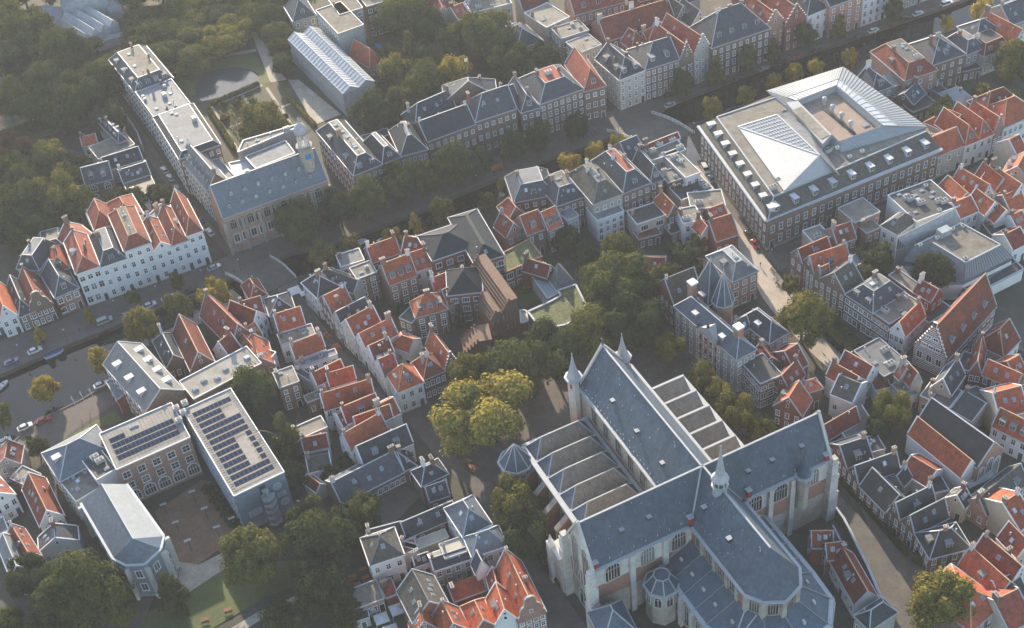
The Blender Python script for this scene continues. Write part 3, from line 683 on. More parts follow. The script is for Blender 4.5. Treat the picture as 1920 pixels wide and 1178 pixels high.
# ---------------- the church ----------------
def church():
    f=Fr((38.3,200.65),(38.3+.378,200.65-.926)); P=f.p
    t=thing('church','huge gothic church with long blue slate roofs, crossing spire and rounded choir','church',(38.3,200.65,0))
    EH=21; RH=31.4
    def wallbox(name,e0,e1,n0,n1,z0,z1,m): b=MB(); b.prism([P(e0,n0),P(e1,n0),P(e1,n1),P(e0,n1)],z0,z1); return part(name,b,m,t)
    # nave
    b=MB(); b.prism([P(-45.5,-6.9),P(0,-6.9),P(0,6.9),P(-45.5,6.9)],0,EH); b.face([P(-45.5,-6.9,EH),P(-45.5,6.9,EH),P(-45.5,0,RH+.3)]); b.face([P(-45.0,-6.9,EH),P(-45.0,6.9,EH),P(-45.0,0,RH+.3)])
    part('nave_wall',b,'stone',t)
    b=MB(); b.slab([P(-45.1,-7.3,EH),P(-5,-7.3,EH),P(0,0,RH),P(-45.1,0,RH)],.2); b.slab([P(-5,7.3,EH),P(-45.1,7.3,EH),P(-45.1,0,RH),P(0,0,RH)],.2)
    nr=part('nave_roof',b,'churchslate',t)
    # transept
    b=MB()
    b.prism([P(-5.8,-31.5),P(5.2,-31.5),P(5.2,31.3),P(-5.8,31.3)],14.2,EH)
    for n0 in(-31.5,31.3): b.face([P(-5.8,n0,EH),P(5.2,n0,EH),P(-.3,n0,RH+.5)])
    tw=part('transept_wall',b,'palestone',t)
    b=MB(); b.prism([P(-5.79,-31.49),P(5.19,-31.49),P(5.19,31.29),P(-5.79,31.29)],9.2,14.2); part('brick_band',b,'oldbrick',t)
    b=MB(); b.prism([P(-5.8,-31.5),P(5.3,-31.5),P(5.3,31.3),P(-5.8,31.3)],0,9.2); part('transept_base',b,'stone',t)
    b=MB()
    for s in(-1,1):
        e=5.6 if s>0 else -6.2
        b.slab([P(e,-31.3,EH),P(e,31.1,EH),P(-.3,31.1,RH),P(-.3,-31.3,RH)],.2)
    trf=part('transept_roof',b,'churchslate',t)
    # choir with a faceted apse
    ap=[(27.1,-6),(30.3,-3.9),(32.3,0),(30.6,4.6),(27.1,6.9)]
    cw=[(5.2,-6),*ap,(5.2,6.9)]
    b=MB(); b.prism([P(*q) for q in cw],0,EH); part('choir_wall',b,'oldbrick',t)
    b=MB(); out=[(27.2,-6.5),(30.7,-4.2),(32.9,0),(31.1,4.9),(27.2,7.4)]; E_=(26,.3)
    b.slab([P(5.4,-6.5,EH),P(*out[0],EH),P(*E_,RH),P(0,.3,RH)],.2); b.slab([P(*out[4],EH),P(5.4,7.4,EH),P(0,.3,RH),P(*E_,RH)],.2)
    for i in range(4): b.slab([P(*out[i],EH),P(*out[i+1],EH),P(*E_,RH)],.2)
    cr=part('choir_roof',b,'churchslate',t)
    # lead ridges, valleys and gutters
    b=MB()
    for a,c in [((-45,0,RH),(-.3,0,RH)),((-.3,-31.3,RH),(-.3,31.1,RH)),((-.3,.3,RH),(26,.3,RH)),((-.3,0,RH),(5.4,-6.3,EH+.2)),((-.3,0,RH),(5.4,7.2,EH+.2)),((-.3,0,RH),(-6,-7.2,EH+.2)),((-.3,0,RH),(-6,7.2,EH+.2))]:
        b.bar(P(a[0],a[1],a[2]+.1),P(c[0],c[1],c[2]+.1),.42,.25)
    part('lead_ridge',b,'lead',t)
    b=MB()
    def gut(L,w=.9,h=.45):
        for i in range(len(L)-1): b.bar(P(L[i][0],L[i][1],L[i][2]),P(L[i+1][0],L[i+1][1],L[i+1][2]),w,h)
    gut([(-45.2,-7.4,EH),(-6,-7.4,EH)]); gut([(-45.2,7.4,EH),(-6,7.4,EH)]); gut([(5.7,-31.3,EH),(5.7,-6.2,EH)]); gut([(5.7,7,EH),(5.7,31,EH)]); gut([(-6.3,-31.3,EH),(-6.3,-7,EH)]); gut([(-6.3,7,EH),(-6.3,31,EH)])
    gut([(5.4,-6.6,EH)]+[(x,y,EH) for x,y in out]+[(5.4,7.5,EH)],1.0)
    part('gutter',b,'lead',t)
    b=MB()
    for n0 in(-31.6,31.4):
        b=MB(); b.bar(P(-6.6,n0,EH-.2),P(-.3,n0,RH+.75),.7,.5); b.bar(P(6.0,n0,EH-.2),P(-.3,n0,RH+.75),.7,.5); part('gable_coping',b,'palestone',t)
    b=MB(); b.bar(P(-45.4,-7.4,EH),P(-45.4,0,RH+.6),.7,.5); b.bar(P(-45.4,7.4,EH),P(-45.4,0,RH+.6),.7,.5)
    part('gable_coping',b,'palestone',t)
    # south aisles: six hipped roofs side by side
    wallbox('south_aisle_wall',-41.5,-5.9,-25.6,-6.95,0,12.6,'oldbrick')
    bays=[-41.3,-35.3,-29.3,-23.4,-17.6,-11.8,-6]
    for i in range(6):
        a,c=bays[i],bays[i+1]; m=(a+c)/2-.6; b=MB(); z0=12.7;z1=16.6
        A,B,C,D=P(a,-25,z0),P(c,-25,z0),P(c,-8.2,z0),P(a,-8.2,z0); r0,r1=P(m,-21.6,z1),P(m,-11.2,z1)
        b.slab([B,C,r1,r0],.15,0); b.slab([D,A,r0,r1],.15,0); b.slab([A,B,r0],.15,1); b.slab([C,D,r1],.15,1)
        ao=part('aisle_roof',b,['aisleslate','churchslate'],t)
        b=MB(); b.bar(r0,r1,.3,.25); b.bar(r0,B,.28,.2); b.bar(r1,C,.28,.2); b.bar(r0,A,.28,.2); b.bar(P(c,-25,z0+.25),P(c,-8.2,z0+.25),.75,.5); part('lead_strip',b,'lead',ao)
        for k in range(3): 
            q=P(m+1.4,-20+k*4.2,z1-1.6); b2=MB(); b2.box(q,.22,.22,.8); part('roof_hook',b2,'lead',ao)
    b=MB(); gut([(-41.5,-25.7,12.9),(-5.9,-25.7,12.9)],1.3,.5); gut([(-41.6,-25.6,12.9),(-41.6,-7,12.9)],.9,.5); gut([(-41.5,-7.9,12.9),(-6,-7.9,12.9)],.9,.3); part('aisle_parapet',b,'lead',t)
    # north aisles
    wallbox('north_aisle_wall',-41.5,-5.9,6.95,20.3,0,12.4,'oldbrick')
    for i in range(6):
        a,c=bays[i],bays[i+1]; m=(a+c)/2-1.2; b=MB(); z0=12.6;z1=15.6
        b.slab([P(c,9.2,z0),P(c,19.6,z0),P(m,19.6,z1),P(m,9.2,z1)],.15); b.slab([P(a,19.6,z0),P(a,9.2,z0),P(m,9.2,z1),P(m,19.6,z1)],.15)
        ao=part('aisle_roof',b,'aisleslate',t); b=MB(); b.bar(P(m,9.2,z1+.1),P(m,19.6,z1+.1),.6,.35); b.add([P(a,19.55,z0),P(c,19.55,z0),P(m,19.55,z1)],[(0,1,2)]); part('lead_strip',b,'lead',ao)
    b=MB(); gut([(-41.5,20.3,12.9),(-5.9,20.3,12.9)],1.3,.6); gut([(-41.7,7,12.9),(-41.7,20.2,12.9)],.8,.5); part('aisle_parapet',b,'lead',t)
    b=MB(); b.prism([P(-41.4,7),P(-6,7),P(-6,9.1),P(-41.4,9.1)],12.4,14.4); part('valley_gutter',b,'p',t)  # peach colour on the gutter stands in for warm sunlight
    b=MB()
    for i in bays[1:-1]: b.bar(P(i,7,14.6),P(i,9.1,14.6),.5,.4)
    gut([(-41.4,9.2,14.5),(-6,9.2,14.5)],.35,.35); part('coping_strip',b,'palestone',t)
    # ambulatory round the choir: lean-to roofs with lead strips
    amo=[(5.3,-14.3),(24,-14.3),(31.5,-12.5),(37.5,-6.5),(39.2,1),(37.2,9),(31.8,13.4),(24,14),(5.3,14)]
    ami=[(5.3,-6.2),(16,-6.2),(27.2,-6.2),(30.5,-4),(32.5,0.2),(30.8,4.8),(27.2,7.1),(16,7.1),(5.3,7.1)]
    b=MB(); b.prism([P(*q) for q in amo],0,10.8); part('ambulatory_wall',b,'oldbrick',t)
    def bay(o0,o1,i1,i0,key):
        b=MB(); b.slab([P(*o0,11),P(*o1,11),P(*i1,15.3),P(*i0,15.3)],.2); r=part('ambulatory_roof',b,key,t)
        b=MB(); b.bar(P(*o0,11.15),P(*i0,15.45),.3,.22); b.bar(P(*o1,11.15),P(*i1,15.45),.3,.22); part('lead_strip',b,'lead',r)
        c=[(o0[k]+o1[k]+i0[k]+i1[k])/4 for k in(0,1)]; b=MB(); b.box(P(*c,12.7),.9,.5,1.0,f.ang); part('roof_dormer',b,'palestone',r); return r
    es=[5.3,10,14.7,19.4,24]
    for s,ni,no in((-1,-6.2,-14.3),(1,7.1,14)):
        for k in range(4): bay((es[k],no),(es[k+1],no),(es[k+1],ni),(es[k],ni),'churchslate')
    bay((24,-14.3),(31.5,-12.5),(29.6,-4.8),(24,-6.2),'churchslate')
    for k in range(2,6): bay(amo[k],amo[k+1],ami[k+1] if k+1<7 else (27.2,7.1),ami[k],'churchslate')
    bay(amo[6],amo[7],(24,7.1),(27.2,7.1),'churchslate')
    b=MB(); gut([(x,y,11.1) for x,y in amo],1.0,.45); part('ambulatory_gutter',b,'lead',t)
    for x,y in ap+[(10,-6),(15,-6),(20,-6),(24,-6),(12,7),(18,7),(23,7)]: b=MB(); b.box(P(x,y,15),1.1,1.1,5.6,f.ang); part('clerestory_pier',b,'stone',t)
    # buttresses
    def butt(e,n,z,dx,dy,m='stone',depth=None):
        b=MB(); b.box(P(e,n,0),dx,dy,z-2,f.ang); b.box(P(e,n,z-2),dx*.86,dy*.86,2,f.ang); b.box(P(e,n,z),dx*.95,dy*.95,.35,f.ang); return part('buttress',b,m,t)
    for e in bays: 
        b=MB(); q=[(e-.55,-25.6),(e+.55,-25.6),(e+.55,-29.2),(e-.55,-29.2)]
        b.prism([P(*x) for x in q],0,8.4); b.add([P(e-.55,-25.6,8.4),P(e+.55,-25.6,8.4),P(e+.55,-29.2,8.4),P(e-.55,-29.2,8.4),P(e-.55,-25.6,12),P(e+.55,-25.6,12)],[(3,2,5,4),(0,3,4),(1,5,2),(0,4,5,1)])
        part('buttress',b,'oldbrick',t)
        b=MB(); b.slab([P(e-.75,-25.4,12.4),P(e+.75,-25.4,12.4),P(e+.75,-29.5,8.7),P(e-.75,-29.5,8.7)],.3); b.box(P(e,-29.25,0),.5,.35,8.2,f.ang); part('buttress_cap',b,'stone',t)
    for e,n in((-6.6,-32.3),(5.9,-32.3),(5.9,32.1),(-6.6,32.1)):
        b=MB(); b.box(P(e,n,0),2.6,2.6,10,f.ang); b.box(P(e,n,10),2.2,2.2,6,f.ang); b.box(P(e,n,16),1.8,1.8,4,f.ang); b.box(P(e,n,20),1.5,1.5,1.6,f.ang)
        for z in(10,16,20): b.box(P(e,n,z-.15),2.75 if z==10 else 2.35 if z==16 else 1.95,2.75 if z==10 else 2.35 if z==16 else 1.95,.3,f.ang)
        part('buttress',b,'palestone',t)
    for n in(-21.8,-13.2,15,21): butt(5.6,n,20,1.0,1.3,'palestone')
    for n in(-9,9): pass
    # chapel stubs by the south gable
    b=MB(); b.prism([P(-11,-33.8),P(-6.4,-33.8),P(-6.4,-26),P(-11,-26)],0,13.2); part('south_chapel',b,'palestone',t)
    b=MB(); b.slab([P(-11.3,-34.2,13.2),P(-6.2,-34.2,13.2),P(-6.2,-26,15.6),P(-11.3,-26,15.6)],.25); b.box(P(-10.9,-33.9,0),1.6,1.6,14.6,f.ang); b.ring(P(-10.9,-33.9,14.6),[(.7,0),(.1,2.6)],6); part('chapel_coping',b,'palestone',t)
    # polygonal chapels
    def poly(name,e,n,r,z,zr,wall,roof,k=8,flat=0,cap=True):
        b=MB(); b.ring(P(e,n,0),[(r,0),(r,z)],k,0,f.ang+math.pi/k); w=part(name,b,wall,t)
        b=MB(); b.ring(P(e,n,z),[(r+.35,-.1),(r+.35,.15),(max(flat,.06),zr)],k,0,f.ang+math.pi/k); part('chapel_roof',b,roof,t)
        b=MB()
        for i in range(k):
            a=f.ang+math.pi/k+2*math.pi*i/k; a2=a+2*math.pi/k; c=P(e,n); g=lambda rr,aa,zz:(c[0]+rr*math.cos(aa),c[1]+rr*math.sin(aa),zz)
            b.bar(g(r+.4,a,z+.05),g(r+.4,a2,z+.05),.6,.5); b.bar(g(r+.3,a,z+.2),g(max(flat,.06),a,z+zr+.05),.22,.2)
            if flat: b.bar(g(flat,a,z+zr),g(flat,a2,z+zr),.25,.2)
        part('lead_strip',b,'lead',t)
        for i in range(k):
            a=f.ang+2*math.pi*(i+1)/k; c=P(e,n); inst('window',arch_mesh(1.5,3.2,2,'palestone','chap'),t,(c[0]+r*math.cos(math.pi/k)*math.cos(a),c[1]+r*math.cos(math.pi/k)*math.sin(a),z-4.4),a-math.pi/2)
    poly('octagonal_chapel',-38.8,-29.0,3.9,12.2,6.2,'oldbrick','churchslate')
    poly('polygonal_chapel',9.6,-16.6,3.7,11.2,3.2,'stone','churchslate',8,1.9)
    # windows
    def aw(e,n,z,rot,w,h,k,fr_='stone'): inst('window',arch_mesh(w,h,k,fr_),t,P(e,n,z),rot)
    rs=f.ang+math.pi; rn=f.ang; re=f.ang-math.pi/2; rw=f.ang+math.pi/2
    for i in range(6):
        m=(bays[i]+bays[i+1])/2
        aw(m,-6.9,14.2,rs,2.5,5.6,3); aw(m,6.9,14.9,rn,2.5,5.0,3); aw(m,-25.6,2.5,rs,2.8,7.5,3); aw(m,20.3,2.5,rn,2.8,7.5,3)
    for n in(-26.6,-17.6,-9.4,11,18,26.8): aw(5.2,n,14.6,re,3.6,5.2,5,'palestone')
    for n in(-27,-18,12,22): aw(-5.8,n,14.6,rw,3.2,5.2,4)
    for e in(-2.7,2.1): aw(e,-31.5,9.6,rs,2.9,14.5,4,'palestone'); aw(e,31.3,9.6,rn,2.9,12,4)
    aw(-.3,-31.5,1.2,rs,3.4,5.6,2,'palestone'); aw(-2.4,-45.5,0,rw,1,1,1) if 0 else None
    aw(-45.5,0,9,rw,5,12,5)
    for e in(8.5,12.5,17.5,22.2): aw(e,-6,15.9,rs,2.4,4.2,4); aw(e,6.9,15.9,rn,2.4,4.2,4)
    for i in range(4):
        a,c=ap[i],ap[i+1]; m=((a[0]+c[0])/2,(a[1]+c[1])/2); d=Vector((c[0]-a[0],c[1]-a[1])); ang=math.atan2(d.y,d.x)+f.ang
        inst('window',arch_mesh(2.2,4.2,4,'stone'),t,P(m[0],m[1],15.9),ang+math.pi)
    for i in range(8):
        a,c=amo[i],amo[i+1]; d=Vector((c[0]-a[0],c[1]-a[1])); L=d.length; ang=math.atan2(d.y,d.x)+f.ang; k=max(1,round(L/4.7))
        for j in range(k):
            s=(j+.5)/k; inst('window',arch_mesh(2.4,6.5,3,'palestone'),t,P(a[0]+d.x*s,a[1]+d.y*s,2.6),ang+math.pi)
        for j in range(k+1 if i<7 else k):
            s=j/k; b=MB(); b.box(P(a[0]+d.x*s,a[1]+d.y*s,0),1.3,1.6,10,ang); b.box(P(a[0]+d.x*s,a[1]+d.y*s,10),.9,1.1,1.2,ang); part('buttress',b,'palestone',t)
    # turrets and spires
    def turret(name,e,n,r,z0,z1,zt,wall='palestone',k=8):
        b=MB(); b.ring(P(e,n,z0),[(r*.3 if z0>1 else r,0),(r,1.4 if z0>1 else 1),(r,z1-z0)],k); w=part(name,b,wall,t)
        b=MB(); b.ring(P(e,n,z1),[(r,-.9),(r+.75,-.3),(r+.8,.25),(r+.3,.3)],k); part('turret_crown',b,'lead',w)
        b=MB(); b.ring(P(e,n,z1+.2),[(r+.25,0),(r*.75,(zt-z1)*.25),(r*.3,(zt-z1)*.65),(.1,zt-z1),(.22,zt-z1+.3),(.05,zt-z1+.7)],k); part('turret_spire',b,'lead' if wall=='palestone' else 'churchslate',w)
        b=MB(); b.box(P(e,n,z1-2.6),r*2.03,.5,1.3,f.ang+.6); b.box(P(e,n,z1-2.6),.5,r*2.03,1.3,f.ang+.6); part('shutter',b,'shutter',w) if name=='stair_turret' else None
    turret('stair_turret',-46.2,-8.1,1.6,0,24,31.6); turret('stair_turret',-46.4,6.0,1.6,0,23.6,31); turret('corner_turret',6.5,23.3,1.5,9,21.4,30,'stone')
    b=MB(); c=P(6.6,.3,27.5); b.ring(c,[(1.7,0),(1.6,4.2),(2.0,4.3),(2.0,4.6),(1.5,4.7)],8); sp=part('crossing_spire',b,'lead',t)
    b=MB(); b.ring(P(6.6,.3,32.2),[(1.35,0),(1.35,1.9)],8,1); 
    for i in range(8):
        a=2*math.pi*(i+.5)/8; b.box((c[0]+1.5*math.cos(a),c[1]+1.5*math.sin(a),32.1),.3,.3,2.2,a)
    part('lantern',b,['lead','iron'],sp)
    b=MB(); b.ring(P(6.6,.3,34.2),[(2.1,0),(2.0,.3),(1.15,1.6),(.55,6),(.12,10.2),(.28,10.5),(.05,10.9)],8); part('spire',b,'lead',sp)
    b=MB(); b.ring(P(-45.3,0,RH+.6),[(.3,0),(.25,.6),(.08,.7),(.08,2.0)],6); b.bar(P(-45.9,0,RH+2.1),P(-44.7,0,RH+2.3),.16); part('weather_vane',b,'iron',t)
    # roof dormers
    for parent,e,n,rt in [(nr,-33,-4.3,f.ang),(nr,-21.5,-4.3,f.ang),(nr,-10,-4.3,f.ang)]+[(trf,2.6,n_,f.ang+math.pi/2) for n_ in(-22.5,-15.5,10.5,17,25)]+[(cr,e_,-3.6,f.ang) for e_ in(6.5,16.5)]:
        z=EH+(RH-EH)*(1-abs(n)/7.0) if parent is not trf else EH+(RH-EH)*(1-abs(e+.3)/5.7)
        b=MB(); q=P(e,n,z-.4); b.box(q,.8,1.0,1.1,rt,1); b.box((q[0],q[1],q[2]+1.1),1.15,1.3,.12,rt,0); part('roof_dormer',b,['lead','k'],parent)
    for parent,g in ((nr,lambda u,s:(-44+u*38,s*-7.2,EH+(RH-EH)*(1-s))),(trf,lambda u,s:(-.3+s*5.7,-31+u*62,EH+(RH-EH)*(1-s))),(cr,lambda u,s:(5.5+u*21,-.1-s*6.2,EH+(RH-EH)*(1-s)))):
        b=MB(); rr=random.Random(9)
        for i in range(26): u_,s_=rr.random(),rr.uniform(.08,.95); q=g(u_,s_); b.box(P(q[0],q[1],q[2]-.05),.16,.16,.38)
        part('roof_hooks',b,'lead',parent)
    for e,n,z in((5.2,-6.4,22),(4.9,-30.6,21.4),(5.3,9,22),(5.0,30.4,21.4)):
        b=MB(); b.box(P(e,n,z-.5),1.1,1.1,2.0,f.ang); b.box(P(e,n,z+1.5),1.4,1.4,.25,f.ang,1); part('chimney',b,['shutter','lead'],t)
    rnd=random.Random(3)
    b=MB()
    for i in range(26): b.box(P(-44+i*1.55,-6.9+rnd.random()*.3,EH+.45),.16,.16,.55)
    for i in range(20): b.box(P(5.0,-30+i*3.05,EH+1.0),.16,.16,.5)
    part('roof_hooks',b,'palestone',t)
church()
# ---------------- ground, canal, streets ----------------
def ground_mat(key,c1,c2,scale,c3=None,detail=8,bumpy=.3,rough=.9,brick=0):
    m=bpy.data.materials.new(key); m.use_nodes=True; nt=m.node_tree;N=nt.nodes;L=nt.links;p=N['Principled BSDF'];p.inputs['Roughness'].default_value=rough
    g=N.new('ShaderNodeNewGeometry'); n=N.new('ShaderNodeTexNoise'); n.inputs['Scale'].default_value=scale;n.inputs['Detail'].default_value=detail;n.inputs['Roughness'].default_value=.75;L.new(g.outputs['Position'],n.inputs['Vector'])
    r=N.new('ShaderNodeValToRGB');e=r.color_ramp.elements;e[0].position=.35;e[1].position=.68;e[0].color=(*c1,1);e[1].color=(*c2,1)
    if c3: x=e.new(.56);x.color=(*c3,1)
    L.new(n.outputs['Fac'],r.inputs['Fac']);last=r.outputs[0]
    n2=N.new('ShaderNodeTexNoise');n2.inputs['Scale'].default_value=scale*14;n2.inputs['Detail'].default_value=3;L.new(g.outputs['Position'],n2.inputs['Vector'])
    mr=N.new('ShaderNodeMapRange');mr.inputs['To Min'].default_value=.6;mr.inputs['To Max'].default_value=1.4;L.new(n2.outputs['Fac'],mr.inputs['Value'])
    v=N.new('ShaderNodeVectorMath');v.operation='SCALE';L.new(last,v.inputs[0]);L.new(mr.outputs[0],v.inputs['Scale']);L.new(v.outputs[0],p.inputs['Base Color']);M[key]=m
ground_mat('yard',(.035,.042,.024),(.10,.085,.065),.12,(.06,.055,.045))
ground_mat('cobble',(.068,.063,.057),(.125,.112,.098),.25)
ground_mat('brickroad',(.080,.068,.060),(.125,.105,.092),.3)
ground_mat('asphalt',(.05,.05,.052),(.075,.072,.07),.3)
ground_mat('paleroad',(.30,.26,.22),(.42,.37,.31),.2)
ground_mat('lawn',(.050,.070,.020),(.10,.115,.035),.12)
ground_mat('gravel',(.26,.23,.19),(.40,.36,.30),.3)
ground_mat('courtbrick',(.16,.09,.06),(.24,.15,.105),.2)
ground_mat('soil',(.05,.035,.025),(.10,.08,.04),.35,(.055,.06,.025))
def water_mat():
    m=bpy.data.materials.new('water');m.use_nodes=True;N=m.node_tree.nodes;L=m.node_tree.links;p=N['Principled BSDF']
    p.inputs['Base Color'].default_value=(.003,.006,.009,1);p.inputs['Roughness'].default_value=.03;p.inputs['IOR'].default_value=1.33;p.inputs['Specular IOR Level'].default_value=.75
    n=N.new('ShaderNodeTexNoise');n.inputs['Scale'].default_value=.8;n.inputs['Detail'].default_value=4;g=N.new('ShaderNodeNewGeometry');L.new(g.outputs['Position'],n.inputs['Vector'])
    b=N.new('ShaderNodeBump');b.inputs['Strength'].default_value=.05;b.inputs['Distance'].default_value=.15;L.new(n.outputs['Fac'],b.inputs['Height']);L.new(b.outputs[0],p.inputs['Normal']);M['water']=m
water_mat()
FAR=[(-185.2,282.3),(-147.6,291.3),(-131.8,299.5),(-112.9,308.2),(-100.8,313.7),(-91.4,316.9),(-82.1,322.1),(-77.4,325.0),(-65.4,331.0),(-53.1,332.6),(-39.8,338.1),(-24.6,344.4),(-10.7,351.7),(5.2,358.8),(19.7,364.8),(36.1,370.5),(49.4,377.0),(61.7,387.1),(75.5,393.0),(99.7,403.7),(121.9,410.7),(147.1,420.2),(166.3,427.0),(184.1,434.4),(252.9,459.4)]
NEAR=[(-176.3,249.3),(-141.5,259.6),(-133.2,270.5),(-122.3,276.5),(-113.5,283.5),(-106.5,294.7),(-97.7,299.3),(-87.2,304.4),(-76.5,310.0),(-68.8,314.9),(-62.5,318.7),(-49.6,321.4),(-39.9,327.2),(-25.0,332.2),(-14.8,337.7),(0.8,345.7),(20.3,353.7),(34.7,359.5),(50.3,365.3),(64.5,371.6),(80.1,379.3),(101.3,386.1),(125.3,394.9),(146.1,403.4),(167.4,412.2),(189.5,421.9),(245.9,442.6)]
CANAL=FAR+NEAR[::-1]
POND=[(-104.1,431.6),(-103.3,435.6),(-101.0,438.7),(-97.3,440.4),(-90.4,440.4),(-84.4,438.1),(-81.4,433.9),(-80.8,429.6),(-83.6,425.7),(-89.2,423.4),(-96.7,421.2),(-100.8,420.7),(-103.5,424.6)]
def sheet_with_holes(outer,holes,z):
    pts=[Vector(p) for p in outer]; edges=[(i,(i+1)%len(outer)) for i in range(len(outer))]
    for h in holes:
        k=len(pts); pts+=[Vector(p) for p in h]; edges+=[(k+i,k+(i+1)%len(h)) for i in range(len(h))]
    v,e,f,*_=delaunay_2d_cdt(pts,edges,[],0,1e-4)
    def inside(p,poly):
        c=False;n=len(poly)
        for i in range(n):
            a,b=poly[i],poly[(i+1)%n]
            if (a[1]>p[1])!=(b[1]>p[1]) and p[0]<(b[0]-a[0])*(p[1]-a[1])/(b[1]-a[1])+a[0]: c=not c
        return c
    b=MB(); fs=[]
    for t in f:
        c=(sum(v[i].x for i in t)/3,sum(v[i].y for i in t)/3)
        if not any(inside(c,h) for h in holes): fs.append(tuple(t))
    b.add([(q.x,q.y,z) for q in v],fs); return b
g=sheet_with_holes([(-900,-200),(900,-200),(900,1500),(-900,1500)],[CANAL,POND],0.0)
struct('ground',g,'yard')
b=MB(); b.face([(-900,-200,-1.6),(900,-200,-1.6),(900,1500,-1.6),(-900,1500,-1.6)]); struct('canal_water',b,'water')
b=MB(); b.face([(*p,-.35) for p in POND]); struct('pond_water',b,'water'); M['pond']=M['water'].copy(); M['pond'].node_tree.nodes['Principled BSDF'].inputs['Specular IOR Level'].default_value=1.0; M['pond'].node_tree.nodes['Principled BSDF'].inputs['Base Color'].default_value=(.06,.08,.09,1); b=bpy.data.objects['pond_water']; b.data.materials.clear(); b.data.materials.append(M['pond'])
b=MB()
for L in(FAR,NEAR,POND+[POND[0]]):
    for i in range(len(L)-1): b.add([(*L[i],-2),(*L[i+1],-2),(*L[i+1],0.02),(*L[i],0.02)],[(0,1,2,3)])
    if L is not POND and len(L)>14:
        for i in range(len(L)-1): b.bar((*L[i],.12),(*L[i+1],.12),.5,.26)
struct('quay_wall',b,'brickroad')
LV=[.02]
def road(name,key,pts,kind='structure'):
    LV[0]+=.004; b=MB(); tr=tessellate_polygon([[Vector((p[0],p[1],0)) for p in pts]])
    b.add([(p[0],p[1],LV[0]) for p in pts],[tuple(x) for x in tr]); return struct(name,b,key,kind)
def along(name,key,line,w,side=0):
    L=[Vector(p) for p in line]; lo=[];hi=[]
    for i,p in enumerate(L):
        d=(L[min(i+1,len(L)-1)]-L[max(i-1,0)]).normalized(); n=Vector((-d.y,d.x))
        lo.append(p-n*(w/2 if side==0 else 0 if side>0 else w)); hi.append(p+n*(w/2 if side==0 else w if side>0 else 0))
    return road(name,key,[tuple(p) for p in lo+hi[::-1]])
FB=[(-188.8,295.5),(-150.4,305.3),(-141.4,307.9),(-134.0,311.3),(-125.5,316.5),(-89.6,330.2),(-83.9,333.2),(-63.3,341.8),(-53.3,346.4),(-39.8,349.9),(-22.5,356.1),(-4.8,365.4),(13.4,373.1),(39.8,385.8),(57.4,394.4),(71.1,399.5),(91.2,407.5),(111.6,415.0),(137.0,425.4),(167.3,436.7),(198.4,447.6),(257.7,471.1)]
road('quay_road','brickroad',FB+[(252.6,458.6),(183.9,433.7),(166.1,426.3)]+[(146.9,419.5),(121.7,410.0),(99.6,403.0),(75.4,392.4),(61.6,386.5),(49.3,376.4),(36.0,369.9),(19.6,364.2),(5.2,358.3),(-10.7,351.1),(-24.6,343.8),(-39.8,337.5),(-53.1,332.1),(-65.4,330.4),(-77.4,324.5),(-82.1,321.6),(-91.4,316.4),(-100.7,313.2),(-112.8,307.7),(-131.7,299.0),(-147.6,290.9),(-185.1,281.8)])
along('pavement','cobble',[(-188.6,295.1),(-150.3,304.8),(-141.3,307.4),(-133.9,310.8),(-125.4,316.0),(-89.6,329.6)],1.6,-1)
along('pavement','cobble',[(-83.9,332.4),(-63.3,341.2),(-53.3,345.8),(-39.8,349.3),(-22.6,355.6),(-4.8,364.8),(13.4,372.5),(39.8,385.2)],1.6,-1)
along('pavement','cobble',[(41.5,384.8),(57.2,393.2),(70.9,398.2),(90.9,406.2),(111.3,413.7),(136.7,424.0),(166.9,435.2)],1.8,-1)
road('quay_path','brickroad',[(-176.2,248.9),(-141.4,259.2),(-133.2,270.1),(-122.3,276.1),(-115.2,279.1),(-110.7,274.7),(-120.8,266.5),(-125.8,261.0),(-131.1,258.4),(-137.4,261.3),(-139.5,249.3),(-164.5,236.0)])
road('lane','brickroad',[(-66.8,324.4),(-62.4,316.2),(-57.2,301.2),(-49.2,285.3),(-40.1,269.6),(-33.2,258.4),(-35.1,257.5),(-41.6,267.2),(-50.6,282.7),(-58.7,298.0),(-64.1,309.3),(-68.7,313.7)])
road('street','cobble',[(-35.1,261.1),(-25.6,261.6),(-21.7,251.2),(-16.5,240.9),(-10.2,230.9),(-5.6,219.8),(-2.5,209.4),(4.9,192.6),(9.8,181.6),(0.1,182.9),(-4.1,198.5),(-10.0,213.7),(-14.6,226.3),(-23.5,240.2),(-28.8,250.4)])
road('church_square','cobble',[(-23.1,271.4),(-9.8,282.0),(5.8,288.3),(40.1,282.5),(50.4,272.1),(57.9,250.4),(63.5,230.6),(44.1,244.8),(30.4,256.7),(13.3,245.7),(-4.8,230.1),(-10.3,230.0),(-17.7,244.8),(-27.1,259.8)])
road('street','paleroad',[(64.0,368.6),(65.9,351.8),(71.3,324.1),(74.9,305.3),(79.5,289.4),(84.2,276.9),(90.2,265.5),(92.0,257.7),(84.1,252.9),(80.3,260.9),(74.6,274.5),(71.2,286.2),(69.5,300.5),(67.9,318.0),(62.7,341.5),(60.7,354.6)])
along('pavement','cobble',[(65.9,353.6),(71.3,325.7),(75.9,305.6)],1.7,-1)
road('street','cobble',[(75.9,305.6),(105.0,316.9),(134.4,328.8),(167.2,342.6),(164.4,334.6),(132.4,322.3),(105.0,310.8),(85.5,302.0),(79.0,294.1)])
road('street','cobble',[(75.1,225.2),(74.8,213.1),(80.0,200.8),(84.7,190.3),(85.0,183.0),(83.6,170.2),(77.9,171.0),(77.1,181.2),(73.9,192.2),(71.3,202.0),(69.8,208.8)])
